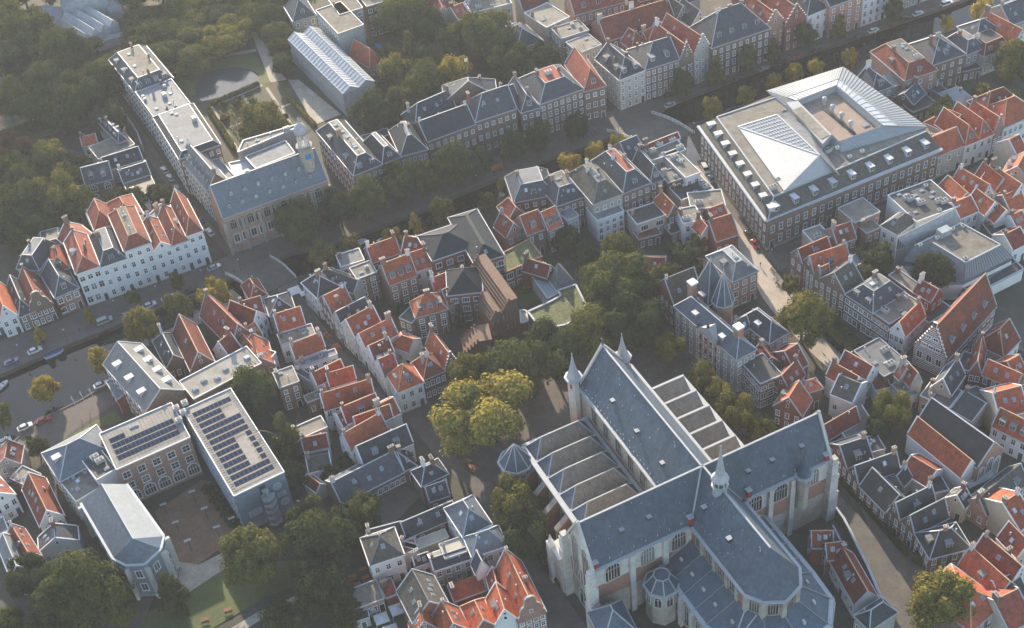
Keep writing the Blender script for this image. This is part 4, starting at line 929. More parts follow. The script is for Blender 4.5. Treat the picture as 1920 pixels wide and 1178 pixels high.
road('street','brickroad',[(77.3,223.1),(82.6,210.2),(87.5,198.1),(93.8,191.7),(105.6,197.1),(119.3,203.2),(117.3,197.8),(103.9,191.8),(92.0,185.8),(90.9,170.7),(83.5,171.7),(84.4,183.1),(84.1,190.7),(79.4,200.8)])
road('street','brickroad',[(94.5,254.5),(104.2,258.0),(114.4,249.2),(127.4,233.6),(126.1,230.1),(112.9,244.5),(102.8,253.1),(95.1,251.4)])
road('lane','brickroad',[(-83.3,329.8),(-86.7,335.5),(-104.4,365.2),(-120.0,396.0),(-132.3,422.0),(-140.0,439.0),(-136.7,441.8),(-127.2,421.0),(-114.6,394.4),(-100.9,365.1),(-84.9,337.3),(-81.2,332.0)])
road('parking','asphalt',[(130.4,263.1),(140.8,267.8),(139.9,253.2),(131.8,246.4),(129.1,250.9)])
# hidden lanes behind the houses read as gardens: lawns and planted beds
road('lawn','lawn',[(-112.0,440.3),(-100.9,448.7),(-85.2,450.9),(-78.5,436.8),(-75.9,425.8),(-83.5,423.9),(-80.8,429.6),(-81.4,433.9),(-84.4,438.1),(-90.4,440.4),(-97.3,440.4),(-101.0,438.7),(-103.3,435.6),(-104.1,431.6),(-103.5,424.6),(-110.9,429.5)])
road('path','gravel',[(-86.0,464.3),(-83.9,463.8),(-74.7,439.6),(-65.9,413.6),(-58.1,403.8),(-61.8,401.3),(-69.6,411.0),(-77.1,429.5)])
road('path','gravel',[(-114.2,442.5),(-101.0,449.5),(-83.2,451.6),(-83.1,449.7),(-100.4,447.6),(-113.6,440.6)])
road('garden_bed','soil',[(-98.3,418.2),(-80.7,427.5),(-70.3,428.1),(-58.0,399.0),(-65.1,390.3),(-84.8,385.5),(-91.2,399.2)])
road('path','gravel',[(-70.3,428.1),(-66.4,427.3),(-50.7,402.3),(-59.8,397.7)])
for L in ([(-97.1,416.6),(-85.7,388.1)],[(-94.5,417.4),(-79.4,426.5)],[(-77.8,424.5),(-65.2,392.5)],[(-86.2,421.1),(-72.2,387.7)],[(-89.6,402.0),(-68.7,412.5)]): along('path','gravel',L,1.1)
along('hedge_row','L_olive',[(-97.7,415.0),(-87.4,392.8)],1.0); along('hedge_row','L_olive',[(-97.4,418.0),(-81.7,426.3)],1.0)
road('courtyard','courtbrick',[(-96.5,233.1),(-84.9,242.1),(-82.0,240.7),(-74.0,225.5),(-73.2,222.8),(-83.9,214.4),(-89.4,216.8)])
road('path','gravel',[(-91.0,217.1),(-83.6,214.4),(-77.5,217.4),(-75.6,213.2),(-86.3,205.5),(-88.5,208.7)])
road('lawn','lawn',[(-98.0,200.7),(-86.3,205.2),(-75.8,213.0),(-58.7,212.5),(-53.3,206.9),(-66.1,202.4),(-78.3,195.3),(-80.6,192.3),(-98.5,194.7)])
road('path','gravel',[(-76.3,193.2),(-68.4,198.1),(-58.3,202.1),(-57.5,200.9),(-67.0,196.1),(-73.1,192.0)])
road('path','brickroad',[(-102.4,217.0),(-92.7,210.8),(-95.7,197.3),(-103.7,195.4),(-104.5,210.9)])
road('lawn','lawn',[(-125.8,261.4),(-116.6,267.9),(-111.9,271.2),(-109.1,266.7),(-114.8,265.6),(-121.4,260.7)])
road('lawn','lawn',[(-0.8,302.0),(7.5,306.5),(13.0,298.5),(3.2,293.2)])
road('courtyard','cobble',[(-41.6,230.3),(-30.6,235.7),(-26.6,229.8),(-34.9,220.7),(-41.6,220.0)])
road('lawn','lawn',[(-172.4,418.4),(-145.7,429.8),(-130.6,418.3),(-159.1,407.7)])
# two brick bridges with white railings
def bridge(A,B,C,D,label,rise=1.2,th=1.1):
    """deck from far bank A-B to near bank D-C"""
    A,B,C,D=[Vector((*p,0)) for p in(A,B,C,D)]; c=(A+B+C+D)/4
    t=thing('stone_bridge',label,'bridge',(c.x,c.y,0)); n=10; b=MB(); up=[];dn=[]
    for i in range(n+1):
        s=i/n; z=rise*math.sin(math.pi*s); p=A.lerp(D,s);q=B.lerp(C,s); up.append((p+Vector((0,0,z+.1)),q+Vector((0,0,z+.1)))); dn.append((p+Vector((0,0,-1.9+2.6*math.sin(math.pi*s)*(.12<s<.88)-.4)),q+Vector((0,0,-1.9+2.6*math.sin(math.pi*s)*(.12<s<.88)-.4))))
    for i in range(n):
        (a,a2),(e,e2)=up[i],up[i+1];(l,l2),(m,m2)=dn[i],dn[i+1]
        b.face([a,a2,e2,e]); b.face([l,m,m2,l2],1); b.face([a,e,m,l],1); b.face([a2,l2,m2,e2],1)
    part('deck',b,['cobble','r'],t)
    for k in(0,1):
        b=MB(); pts=[u[k]+Vector((0,0,0)) for u in up]
        for i in range(n): 
            b.bar(pts[i]+Vector((0,0,1.1)),pts[i+1]+Vector((0,0,1.1)),.16); b.bar(pts[i]+Vector((0,0,.6)),pts[i+1]+Vector((0,0,.6)),.09)
        for p in pts: b.bar(p,p+Vector((0,0,1.15)),.18)
        part('railing',b,'white',t)
        b=MB()
        for i in range(n): b.bar(pts[i]+Vector((0,0,.08)),pts[i+1]+Vector((0,0,.08)),.5,.3)
        part('coping',b,'stone',t)
    return t
bridge((-84.9,323.6),(-71.6,329.3),(-63.2,318.3),(-74.7,312.1),'brick bridge with pale railings by the corner of the long gothic academy hall')
bridge((38.0,374.4),(54.0,381.7),(65.9,367.7),(50.3,361.8),'wide brick bridge with white railings leading to the street beside the museum',1.0)
# ---------------- houses on the far quay, left ----------------
GW='white houses along the quay'; GQ='canal houses on the far quay'
H(13,(-125.7,316.4),(-119.2,318.9),17,'yh',3.2,'w','R',3,'white house with stacked grey windows and low red roof, leftmost of the white quay row',g=GW,dm='L1',ch=2,cols=3,ww=1.5,wh=2.3) 
H(12.2,(-119.2,318.9),(-111.6,321.7),16,'m',3.6,'w','s',3,'white quay house with dark slate mansard roof and one big white dormer',g=GW,dm='F1',top='l',ins=2.6,cols=3,ww=1.3,side='') 
H(15,(-111.6,321.7),(-104.1,324.6),20,'m',3,'w','R',4,'tallest white quay house with red hipped roof and pale flat top',g=GW,ins=2.7,cols=3,ww=1.3,wh=1.9,vents=4,top='G',side='R') 
H(11.2,(-104.1,324.6),(-98.9,326.7),15,'y',2.6,'w','R',3,'narrow white quay house with a grey flat strip before its red gable',g=GW,cols=2,ww=1.3) 
H(11.6,(-98.9,326.7),(-94.2,328.5),16,'yh',3.8,'w','R',3,'white quay house with red gable roof and white framed dark door, second from the alley',g=GW,cols=2,ww=1.2,dm='R1') 
H(13.2,(-94.2,328.5),(-89.6,330.3),18,'yh',4.6,'w','R',3,'white corner house at the alley mouth with steep orange red roof',g=GW,cols=2,ww=1.1,sk='L3',side='R',chk=1) 
H(6.8,(-156.4,305.8),(-148.6,308.8),14,'yh',5,'w','R',2,'small white quay house with grey dormered front at the left picture edge',dm='F1',g=GQ) 
H(6.8,(-148.2,306.3),(-143.7,308.2),15,'y',5,'w','o',2,'white two storey quay house with one arched dormer beside the brown gabled house',dm='F1',g=GQ) 
H(6.2,(-143.4,308.3),(-139.2,310.2),15,'yh',4,'b','s',2,'low brown brick house with small slate front roof left of the curved gable',g=GQ) 
H(6.2,(-140.4,309.4),(-134.1,312.3),15,'n',5.5,'b','R',2,'brown brick house with curved white edged gable facing the canal',g=GQ,cols=4) 
H(9,(-146.4,327.0),(-139.4,325.0),12,'m',4,'g','s',2,'slate mansard house with pale flat top behind the curved gable house',top='l')
H(7.5,(-133.2,313.4),(-126.7,316.8),13,'yh',4,'p','s',2,'salmon brick house with slate front roof and red door beside the white row',dm='F1',g=GQ,ww=1.5) 
H(8.5,(-135.5,323.6),(-130.3,325.2),11,'h',3.5,'p','o',2,'orange roofed back wing with pale dormer behind the salmon quay house',dm='F1')
H(9,(-140.7,335.3),(-134.0,337.0),7,'m',1.6,'g','l',2,'grey glazed roof box behind the leftmost white quay houses',ins=.8,top='k')
H(11,(-129.5,330.1),(-123.1,335.4),9,'yh',4,'c','R',2,'red roofed back wing with a grey roof lantern behind the white quay row',sk='L1')
H(11,(-124.2,339.1),(-117.9,341.5),10,'yh',4,'g','R',2,'back wing with slate hump and red slopes behind the white quay row')
H(11,(-117.4,340.6),(-109.7,344.1),12,'h',3.5,'c','R',2,'red hipped back roof with white hips behind the tallest white quay house')
H(9,(-110.2,343.0),(-105.9,340.5),9,'f',0,'g','l',2,'white railed roof terrace block behind the white quay row',vents=3)
H(8,(-127.1,345.1),(-124.7,346.0),8,'f',0,'w','l',1,'small pale flat roofed annex at the garden edge behind the white row')
# ---------------- buildings round the botanical garden ----------------
H(14,(-131.5,432.3),(-119.3,408.9),(-111.0,423.1),'m',3.2,'b','s',4,'faculty block with slate mansard and pale flat roof at the far alley end',name='faculty_building',cat='building',ins=3,top='G',side='L',dm='F3R4',vents=4,ch=3)
H(14.5,(-119.0,408.1),(-110.9,391.6),(-102.3,403.8),'f',0,'b','l',4,'middle part of the long faculty block crowded with white air ducts',name='faculty_building',cat='building',vents=14,ch=2)
H(15,(-110.7,390.8),(-99.6,365.4),(-97.2,394.4),'m',1.4,'b','s',4,'grey flat roofed part of the long faculty block with zigzag white duct',name='faculty_building',cat='building',ins=1.6,top='l',vents=5,side='R')
H(13,(-99.8,368.1),(-89.5,349.5),(-88.9,363.6),'x',5,'b','l',4,'slate gabled wing with a row of dormers joining the gothic academy hall',name='faculty_building',cat='building',dm='F6',ch=2,dms='g')
H(7,(-124.5,390.2),(-122.0,391.8),(-130.9,407.5),'m',3,'g','s',0,'slate garden house with five pale skylight boxes on its flat top',ins=1.6,top='l',vents=4,dm='L4R3')
H(5,(-137.8,393.3),(-132.8,394.6),6,'x',2,'w','o',1,'tiny orange roofed garden shed beside the slate garden house')
H(6,(-130.5,383.0),(-119.2,389.5),9,'f',0,'c','G',1,'beige flat roofed link between two garden houses')
H(6,(-127.2,376.4),(-115.4,380.6),8,'x',2.8,'w','s',1,'low dark gabled house with two white skylights by the alley',sk='F2')
H(7.5,(-132.3,367.5),(-123.5,369.7),9,'x',4,'b','s',2,'brick garden villa with slate gable roof and two white dormers',dm='F2',arch=1,cols=2,ww=1.8,dms='g')
H(5,(-120.9,369.6),(-112.1,372.8),9,'x',2.5,'w','k',1,'dark low roof dotted with four small skylights by the alley',sk='F4')
H(5,(-117.4,360.8),(-109.0,364.0),9,'f',0,'g','k',1,'dark flat studio roof with two large white skylights by the alley',vents=2)
H(4,(-116.1,357.1),(-111.1,359.0),5,'f',0,'w','l',0,'small pale roofed lean to south of the dark studio roof')
# ---------------- academy and neighbours on the quay ----------------
H(12,(-44.1,350.2),(-35.1,354.4),(-55.8,376.7),'m',4,'b','s',3,'corner brick house with slate mansard and cream roof machines by the academy',ins=3.5,side='L',dm='F2L2',vents=9,g=GQ,cols=5,top='G')
H(12,(-35.1,354.4),(-29.2,357.3),14,'m',4,'b','s',3,'narrow quay house with slate roof and one large white dormer behind the trees',ins=2.6,dm='F1',g=GQ,top='l')
H(12,(-29.2,357.4),(-20.6,359.5),15,'m',4.6,'b','s',3,'brick quay house with pyramid like slate roof and small flat top',ins=3.6,g=GQ,cols=5,top='l',ch=2)
H(13,(-20.6,362.4),(-4.7,369.1),11,'x',4.5,'b','s',3,'wide brick quay house with double slate ridge and pale hips',g=GQ,cols=7,ch=2)
H(11,(-24.3,374.2),(-10.3,381.8),9,'xl',5,'b','s',2,'rear slate roofed range behind the wide brick quay house',ch=2)
H(13.5,(-4.6,369.6),(9.1,374.5),12,'xl',5.5,'b','s',3,'brick quay house with white framed tall windows and steep slate roof',g=GQ,cols=6,ww=1.3,ch=1,sk='F2')
H(13,(-14.2,383.3),(3.2,383.5),10,'yb',7,'b','s',2,'tall pointed slate cross wing rising behind the quay houses',ch=2)
H(6,(-41.6,375.5),(-32.9,378.4),4,'f',0,'r','k',1,'dark brick garden wall building behind the slate quay houses')
H(5,(-40.0,422.3),(-35.0,426.2),(-44.7,434.0),'yh',5,'p','o',1,'small pink garden house with steep orange pyramid roof beside the greenhouse',ch=0)
H(13,(-49.7,446.4),(-41.2,449.6),14,'f',0,'g','G',4,'grey apartment wing with white bay windows behind the orange garden house',name='apartment_block',cat='building',side='L',cols=3,ww=1.8)
H(13,(-39.9,450.0),(-16.4,457.8),12,'f',0,'b','G',4,'long grey brown apartment block at the top edge above the garden trees',name='apartment_block',cat='building',ww=1.6)
H(13,(-58.5,451.5),(-50.0,433.4),10,'f',0,'g','G',4,'side wing of the apartment block with many small windows facing the garden',name='apartment_block',cat='building')
H(8,(-67.9,454.4),(-59.6,457.1),12,'h',6,'g','s',2,'slate hipped institute roof at the top edge left of the greenhouse',dm='F1')
H(8,(-16.4,443.1),(-8.2,444.8),12,'y',5,'c','R',2,'white verged orange gable at the top edge above the big garden tree')
H(9,(-7.3,440.7),(-2.6,443.4),9,'x',3,'c','o',2,'orange roof patch beside the white verged gable at the top edge')
H(10,(-2.2,442.3),(12.8,446.0),9,'f',0,'c','G',2,'cream flat roofed block with tall white stacks at the top edge',vents=4,ch=2)
H(8,(9.4,423.9),(14.8,426.4),8,'x',3.5,'w','s',1,'white walled slate roof peeping out behind the big round garden tree')
H(12,(5.9,377.6),(10.8,379.0),12,'x',4,'b','s',3,'slim dark roofed quay house with white band between two wide quay houses',g=GQ)
H(12,(10.4,374.1),(16.9,375.9),15,'yh',4,'b','s',3,'quay house with dark slope and one small white dormer',dm='F1',g=GQ,cols=3,ch=2)
H(13,(16.8,375.8),(31.7,381.7),17,'m',4,'b','s',4,'wide brick quay house with white central bay and red tiled hollow behind its slate front',ins=4.5,top='R',g=GQ,cols=7,ww=1.2,vents=2,ch=2,trim='trim')
H(12.6,(31.7,381.2),(39.2,383.1),18,'yh',5.5,'b','R',3,'corner quay house with red and slate hipped roof at the head of the bridge',g=GQ,cols=3,dm='F1',ww=1.4,side='R')
H(12.5,(44.0,385.5),(53.3,389.7),(37.5,399.6),'yh',4.5,'c','s',4,'cream corner house with slate roof and two dormers facing the bridge',g=GQ,dm='F2L2',side='L',cols=4,ww=1.3,ch=2)
H(12.5,(53.3,389.7),(65.4,393.6),14,'xl',5,'b','s',4,'cream and brick quay house with slate roof and two large white dormers',g=GQ,dm='F2',cols=6,ww=1.2,ch=2)
H(11,(65.5,393.8),(70.6,396.3),18,'s',5.5,'b','R',4,'brown brick quay house with white stepped gable, left of the grey stepped one',g=GQ,cols=2,ww=1.5)
H(11.5,(70.7,395.7),(77.1,399.1),20,'s',6,'g','R',4,'grey stepped gable quay house with rows of small dark shuttered windows',g=GQ,cols=3)
H(13,(76.8,397.0),(98.3,405.1),15,'h',8.5,'b','s',4,'grand quay mansion with huge slate hipped roof, white pilasters and orange pediment',g=GQ,name='mansion',cols=9,ww=1.3,dm='F4',ch=3,chk=1)
H(9,(43.3,415.3),(69.1,423.7),12,'x',5.5,'r','R',2,'long red tiled roof range with yellow climber behind the quay houses',ch=3,chk=1)
H(8,(51.4,409.6),(58.1,412.9),7,'yh',4,'r','R',1,'brown red cross roof inside the block behind the cream corner house')
H(8,(57.5,413.0),(68.3,419.0),6,'x',3,'r','o',1,'bright orange small roof inside the block behind the dormered quay house')
H(9,(63.3,409.6),(68.9,413.1),9,'y',4,'r','R',1,'red gable running back from the brown stepped gable house')
H(9,(68.9,422.7),(74.9,425.7),11,'y',5,'g','t',1,'grey green twin gable roof behind the grey stepped gable, left part')
H(9,(73.6,418.1),(80.5,421.4),11,'y',5,'w','t',1,'pale gabled roof behind the grey stepped gable, right part')
H(10,(23.6,426.7),(32.4,432.1),(19.2,439.5),'f',0,'c','G',2,'cream flat roofed block with tan back wall near the top edge',vents=2)
H(9.5,(27.9,418.9),(38.2,422.5),(24.1,426.2),'f',0,'g','G',2,'pale gravel roof with two square hatches above a grey facade',vents=4,side='L')
H(9,(33.1,409.2),(41.5,413.1),(30.3,417.6),'f',0,'g','G',2,'sandy gravel roof block with grey street front behind the corner house',vents=3,side='L')
H(8,(12.1,417.6),(21.7,421.8),13,'h',4.5,'p','s',2,'dark slate hipped house with pink chimney stacks above the garden trees',ch=2)
H(8,(8.5,424.7),(15.1,427.5),10,'h',4,'p','s',2,'smaller slate hipped roof left of the pink chimneyed house')
H(9,(34.4,435.0),(53.4,440.2),10,'x',5,'p','R',2,'long red tiled roof with white dormers at the top edge above the hedge',dm='F3')
H(9,(16.4,441.8),(26.6,444.6),9,'x',4,'c','R',2,'orange brown roof at the top edge above the cream block')
H(9,(96.2,422.9),(106.3,428.1),12,'x',5,'r','R',2,'red roof with pale skylight behind the grand quay mansion',sk='F1')
H(9,(58.2,438.9),(70.6,442.5),10,'x',5,'r','R',2,'red roof at the very top edge above the yellow climber')
H(9,(70.2,432.4),(80.0,436.5),8,'x',4,'g','t',1,'mossy roof at the top edge left of the yellow tree')
H(11,(97.0,407.8),(105.0,411.2),16,'s',5,'p','R',3,'pink brick quay house with white stepped gable and steep orange roof',g=GQ,cols=3)
H(11,(104.6,409.2),(112.7,412.8),16,'s',5.5,'r','R',3,'red brick quay house with stepped gable next to a white house',g=GQ,cols=3,sk='L1')
H(11.5,(112.9,412.7),(121.7,416.9),14,'yh',4.5,'w','s',3,'white plastered quay house with slate hipped roof beside the red stepped gable',g=GQ,cols=3,ww=1.3)
H(13,(121.1,414.4),(134.0,419.7),14,'x',4,'p','s',4,'tall sandy brick quay house with balcony behind the tree',g=GQ,cols=4)
H(13,(134.2,419.6),(149.1,426.0),14,'x',4,'w','s',4,'tall white columned quay house at the top edge',g=GQ,cols=6)
H(12,(150.0,427.5),(166.0,433.6),14,'x',4,'g','s',4,'grey quay house front cut by the top edge, right of the columned house',g=GQ)
# ---------------- near bank, right of the museum ----------------
H(9,(123.2,366.6),(130.8,369.5),9,'yh',4,'g','s',2,'grey slate gabled cottage wedged against the museum roof',dm='F1')
H(8,(130.5,370.3),(134.7,371.5),5,'l',1.5,'g','l',1,'little lean to with ribbed pale roof by the museum')
H(10.5,(134.4,369.2),(146.1,373.0),(133.7,389.5),'m',4,'p','R',3,'red mansard house with machinery on its flat top beside the museum',ins=3.2,dm='F1L1',top='k',vents=6,cols=3,ww=1.3)
H(11,(145.0,375.3),(157.4,379.5),14,'h',5,'b','s',3,'brown brick house with big slate hipped roof and one white dormer by the canal',dm='F1',cols=4,ch=2,sk='F2')
H(9,(158.6,381.8),(165.9,385.1),11,'m',3.5,'g','s',2,'grey house with dark mansard and tan flat top, third from the museum',ins=2.6,top='G')
H(7.5,(164.7,381.8),(174.7,386.1),10,'m',3.5,'g','R',2,'grey house with red mansard front and paired white dormers',ins=2,dm='F2',top='k')
H(9.5,(164.1,388.8),(174.4,392.3),10,'h',4,'g','s',2,'slate hipped roof with white glazed balcony above the red mansard')
H(9,(175.0,384.5),(181.6,388.2),16,'y',4.5,'w','o',2,'white gabled house with long orange roof above the big willow')
H(10,(177.7,394.9),(189.1,399.4),12,'x',4.5,'g','s',2,'long slate roof by the canal at the right edge',ch=2)
H(5,(149.6,357.4),(156.4,359.9),11,'h',3,'p','z',1,'garden pavilion with pale ribbed zinc roof and pink brick base')
H(4.5,(134.9,359.5),(143.8,362.9),7,'f',0,'b','k',1,'dark flat roofed annex with white glazing bars below the red mansard house')
H(6,(130.4,367.0),(135.4,361.8),8,'y',3,'d','s',1,'dark slate shed roof below the little lean to')
H(4,(143.8,373.6),(146.5,366.7),4,'f',0,'g','k',0,'small dark roofed passage beside the zinc garden pavilion')
H(4,(157.6,379.4),(164.1,380.8),6,'f',0,'b','k',1,'brown terrace box behind the mansard houses')
# ---------------- street right of the museum ----------------
H(8.6,(132.9,330.5),(143.2,334.9),9,'x',4,'g','o',2,'pale grey rendered house with plain orange roof beside the museum front',cols=3)
H(8.8,(143.2,334.4),(148.2,336.5),14,'yh',4.8,'w','o',2,'white house with slate hipped front and orange roof, left of a pair',dm='F1',cols=2)
H(8.8,(148.2,336.5),(153.3,338.7),14,'yh',4.8,'w','o',2,'white house with orange roof and slate hipped front, right of a pair',dm='F1',cols=2)
H(8,(153.8,339.5),(157.3,341.2),12,'s',5,'p','o',3,'slim sandy stepped gable house between white fronts right of the museum',cols=2)
H(9,(157.0,340.4),(170.2,346.2),12,'h',5,'w','o',2,'long white fronted house with broad orange hipped roof at the right edge',cols=7)
H(9,(153.9,347.6),(166.6,352.1),9,'h',5,'r','R',1,'red hipped roof above the long white fronted house')
H(8,(140.8,342.4),(149.1,349.1),9,'yb',4,'c','o',1,'orange back wing with roof terrace above the paired white houses',sk='R1')
# ---------------- the block between canal and museum street ----------------
GB='tall houses on the near bank'
H(10.5,(4.4,329.4),(17.2,331.0),13,'m',4,'b','s',3,'slate mansard house with zinc dormer and white hips on the near bank',g=GB,ins=3,dm='F1',sk='F2',top='l')
H(11,(16.8,324.7),(25.6,327.9),12,'m',4.5,'b','s',3,'dark tiled steep roof house with three pale skylights and flat top',g=GB,ins=2.5,sk='F3',top='G',vents=2,ch=2)
H(12,(27.7,322.3),(36.9,325.7),(22.5,338.5),'m',4.5,'c','t',3,'cream house with grey green mansard and white roof hatches',g=GB,ins=3.6,top='G',vents=6,sk='F1',ch=3,cols=4)
H(11.5,(37.1,326.5),(46.0,330.2),(33.1,345.6),'m',4.5,'b','s',3,'brick house with slate roof, dormer and red tiled inner slopes by the canal',g=GB,ins=3.4,dm='F1',top='R',cols=4,ch=3)
H(10,(46.2,332.1),(50.5,333.6),12,'yh',4.5,'b','s',3,'slim brick house with small white dormer behind the terrace block',g=GB,dm='F1',ch=1)
H(9,(41.2,345.5),(47.0,348.2),9,'x',4.5,'b','s',2,'slate gable beside the red parapet by the canal bridge',sk='F2')
H(10,(47.3,348.2),(58.9,353.2),3,'x',1.2,'w','R',1,'narrow red parapet roof strip facing the canal bridge')
H(9.6,(48.2,343.3),(59.5,346.9),8,'f',0,'c','G',2,'cream terrace roof block below the red parapet roof',vents=5)
H(9.6,(57.1,332.8),(61.9,334.7),(55.1,347.3),'f',0,'w','G',2,'white stepped terrace roof with plank floor above the museum street',vents=5)
H(8.5,(51.6,332.6),(58.6,334.9),6,'f',0,'b','G',2,'brick corner block with sandy terrace and blue scaffold',vents=2)
H(6.5,(54.6,326.1),(65.0,330.0),(63.6,338.0),'f',0,'c','k',1,'black bitumen roof with small white hatches along the museum street',vents=5)
H(7,(56.7,320.7),(67.0,320.5),8,'f',0,'c','G',2,'beige flat roof with a white hatch above the gabled street houses',vents=2)
H(9,(6.9,315.3),(12.6,317.5),8,'x',4.5,'b','o',2,'orange roofed brick house with one white dormer, left of two behind the garden',dm='F1',ch=1)
H(9,(13.4,316.0),(18.1,318.2),8,'x',4.5,'b','o',3,'orange roofed house with two white dormers and tall windows behind the garden',dm='F2',ww=1.4)
H(8,(1.0,316.4),(6.1,319.3),7,'y',4,'p','R',2,'pink gabled back house with one white window left of the orange roofs')
H(8,(2.1,324.3),(7.5,326.3),8,'yb',4,'b','R',2,'red mossy roof house near the canal left of the orange roofs')
H(9,(19.4,319.5),(23.2,321.4),5,'f',0,'g','l',3,'grey tower like rear bay with zinc cap and white windows')
H(8,(28.3,319.1),(36.8,322.3),7,'f',0,'w','l',3,'white rear facade with three rows of windows below the cream house',cols=4,ww=1.2)
H(7,(39.8,316.5),(49.2,319.5),(38.0,323.3),'f',0,'c','t',2,'cream house with green grey flat roof and white strip window',cols=2,ww=2.6,ws='m')
H(3.6,(39.8,313.4),(46.8,315.1),4,'f',0,'b','R',1,'glazed garden room with dark roof and white frames')
H(7.5,(49.5,318.4),(53.3,319.9),9,'yb',3.5,'b','o',2,'small orange hipped roof above the glazed garden stair')
H(3.2,(49.7,314.7),(54.1,316.4),4,'f',0,'b','k',1,'low dark garden extension with white doors')
H(8,(53.0,313.3),(58.8,314.0),7,'f',0,'w','G',2,'white walled flat roofed house beside the museum street',vents=2)
H(6.5,(57.6,308.8),(61.3,310.3),(56.8,314.5),'y',3,'w','o',1,'tan ended orange gable house behind a white curved gable')
H(7,(61.1,305.1),(68.2,307.2),9,'x',4.5,'r','o',1,'orange tiled brick house with white curved side gable on the museum street')
H(6.5,(61.9,316.1),(67.0,317.8),5,'x',2,'r','o',1,'low orange roof patch above the curved gable house')
H(3.2,(35.8,300.6),(45.3,298.5),7,'x',2.6,'r','R',1,'red and zinc roofed garden house among the dark shrubs',ch=0)
H(3,(52.5,297.9),(56.7,295.2),6,'f',0,'b','G',0,'low grey roofed outhouse beside the dark gabled hall')
H(10.5,(61.6,283.2),(69.4,286.5),(56.3,294.9),'m',3.2,'p','l',3,'square brick mansion with blue grey mansard and ribbed white flat roof',name='mansion',ins=3.2,dm='L1',top='z',cols=3,ww=1.6,wh=2.2,vents=2,side='L',base='stone')
# ---------------- lane houses, middle of the picture ----------------
GL='old houses lining the narrow lane'
H(8.5,(-59.5,305.9),(-54.7,298.4),(-46.4,299.3),'h',4,'w','s',2,'white corner house at the bridge with slate and red hipped roof',g=GL,side='L',cols=3,sk='F1')
H(8,(-54.6,298.9),(-50.3,290.5),(-45.2,295.8),'y',4.5,'b','o',2,'orange gabled lane house with patterned brick front',g=GL,ch=2)
H(8,(-50.3,290.2),(-47.6,285.6),(-40.0,291.8),'y',4,'g','s',2,'dark slate lane house with two large roof windows',g=GL,sk='R2',ch=1)
H(9,(-47.7,286.0),(-43.7,279.3),(-36.3,284.1),'y',4.5,'c','o',3,'tall orange gabled lane house with three small skylights',g=GL,sk='R3')
H(8.5,(-43.7,279.9),(-40.9,274.9),(-31.6,279.5),'y',4,'w','o',2,'orange roof with white stepped parapet at the lane, above the twin roofs',g=GL,sk='R2')
H(8.2,(-40.9,275.2),(-38.5,270.2),(-33.3,273.6),'y',3.8,'w','R',2,'white fronted lane house with short red gable',g=GL,ch=2)
H(8.2,(-38.5,270.2),(-35.9,263.9),(-33.1,269.3),'y',3.8,'w','R',2,'white lane house with double zinc dormer next to the corner',g=GL,dm='L2')
H(8.2,(-32.3,257.5),(-25.5,260.2),(-36.1,263.9),'h',5.5,'w','o',2,'white corner house with orange hipped roof facing the church square',dm='F1L1',cols=3,side='L',sk='F1')
H(8,(-25.4,261.3),(-19.5,263.8),(-28.8,268.0),'h',4.5,'d','R',2,'black and white fronted house with red hipped roof on the church square',cols=4,ch=2)
H(7.5,(-19.6,264.0),(-15.4,265.9),(-24.6,275.0),'s',5,'b','o',2,'brick stepped gable house with orange roof beside the dark trees',sk='L2R1')
H(6,(-34.8,278.2),(-29.1,274.4),6,'xl',2.5,'w','o',1,'small orange roof over a white garden pergola between lane houses')
H(10,(-43.2,302.7),(-37.3,305.1),(-45.7,308.0),'f',0,'b','G',4,'square brown brick block with gravel roof and white windows near the canal',cols=2,ww=1.6,vents=2,side='L')
H(8,(-54.5,306.8),(-44.4,299.5),6,'x',2.5,'g','t',1,'mossy long roof behind the white corner house')
H(8,(-48.2,311.4),(-41.3,313.4),6,'f',0,'w','l',2,'pale ribbed flat roof by the canal quay')
H(9.5,(-34.0,299.4),(-25.8,302.7),(-36.7,307.2),'x',5,'b','o',3,'orange roofed house with three white dormers and iron balcony',dm='F3',cols=3,ww=1.7,ch=2)
H(9,(-39.0,310.9),(-30.4,314.0),7,'x',3.5,'b','o',2,'long orange roof with row of roof windows by the canal',sk='B1',ch=2)
H(8.5,(-27.1,305.1),(-21.5,306.8),8,'x',4,'w','o',2,'white house with plain orange roof left of the big slate institute',ch=2,cols=2)
H(8.5,(-30.5,314.3),(-24.7,311.6),8,'x',3.5,'c','R',2,'red tiled roof wedge beside the slate institute',ch=1)
H(8.5,(-26.8,285.5),(-17.7,287.5),(-30.9,291.6),'h',4.5,'b','o',3,'orange and slate hipped house with three wide dormers and balcony',dm='F3',cols=3,ww=1.6,ch=1,chk=1)
H(8,(-17.6,289.5),(-13.6,291.3),(-20.5,295.4),'x',3.5,'b','o',2,'orange roof with one skylight beside the tall green climber',sk='F1')
H(8,(-21.3,296.7),(-16.5,298.6),(-22.7,300.5),'x',3,'b','o',1,'narrow orange roof against the slate hipped wing')
H(7,(-31.7,287.7),(-28.2,284.9),5,'f',0,'b','k',2,'small brick tower with slate lid and roof window in the courtyard')
H(3,(-27.9,277.3),(-25.6,278.7),5,'f',0,'w','l',0,'tiny patio roof with blue door in the courtyard')
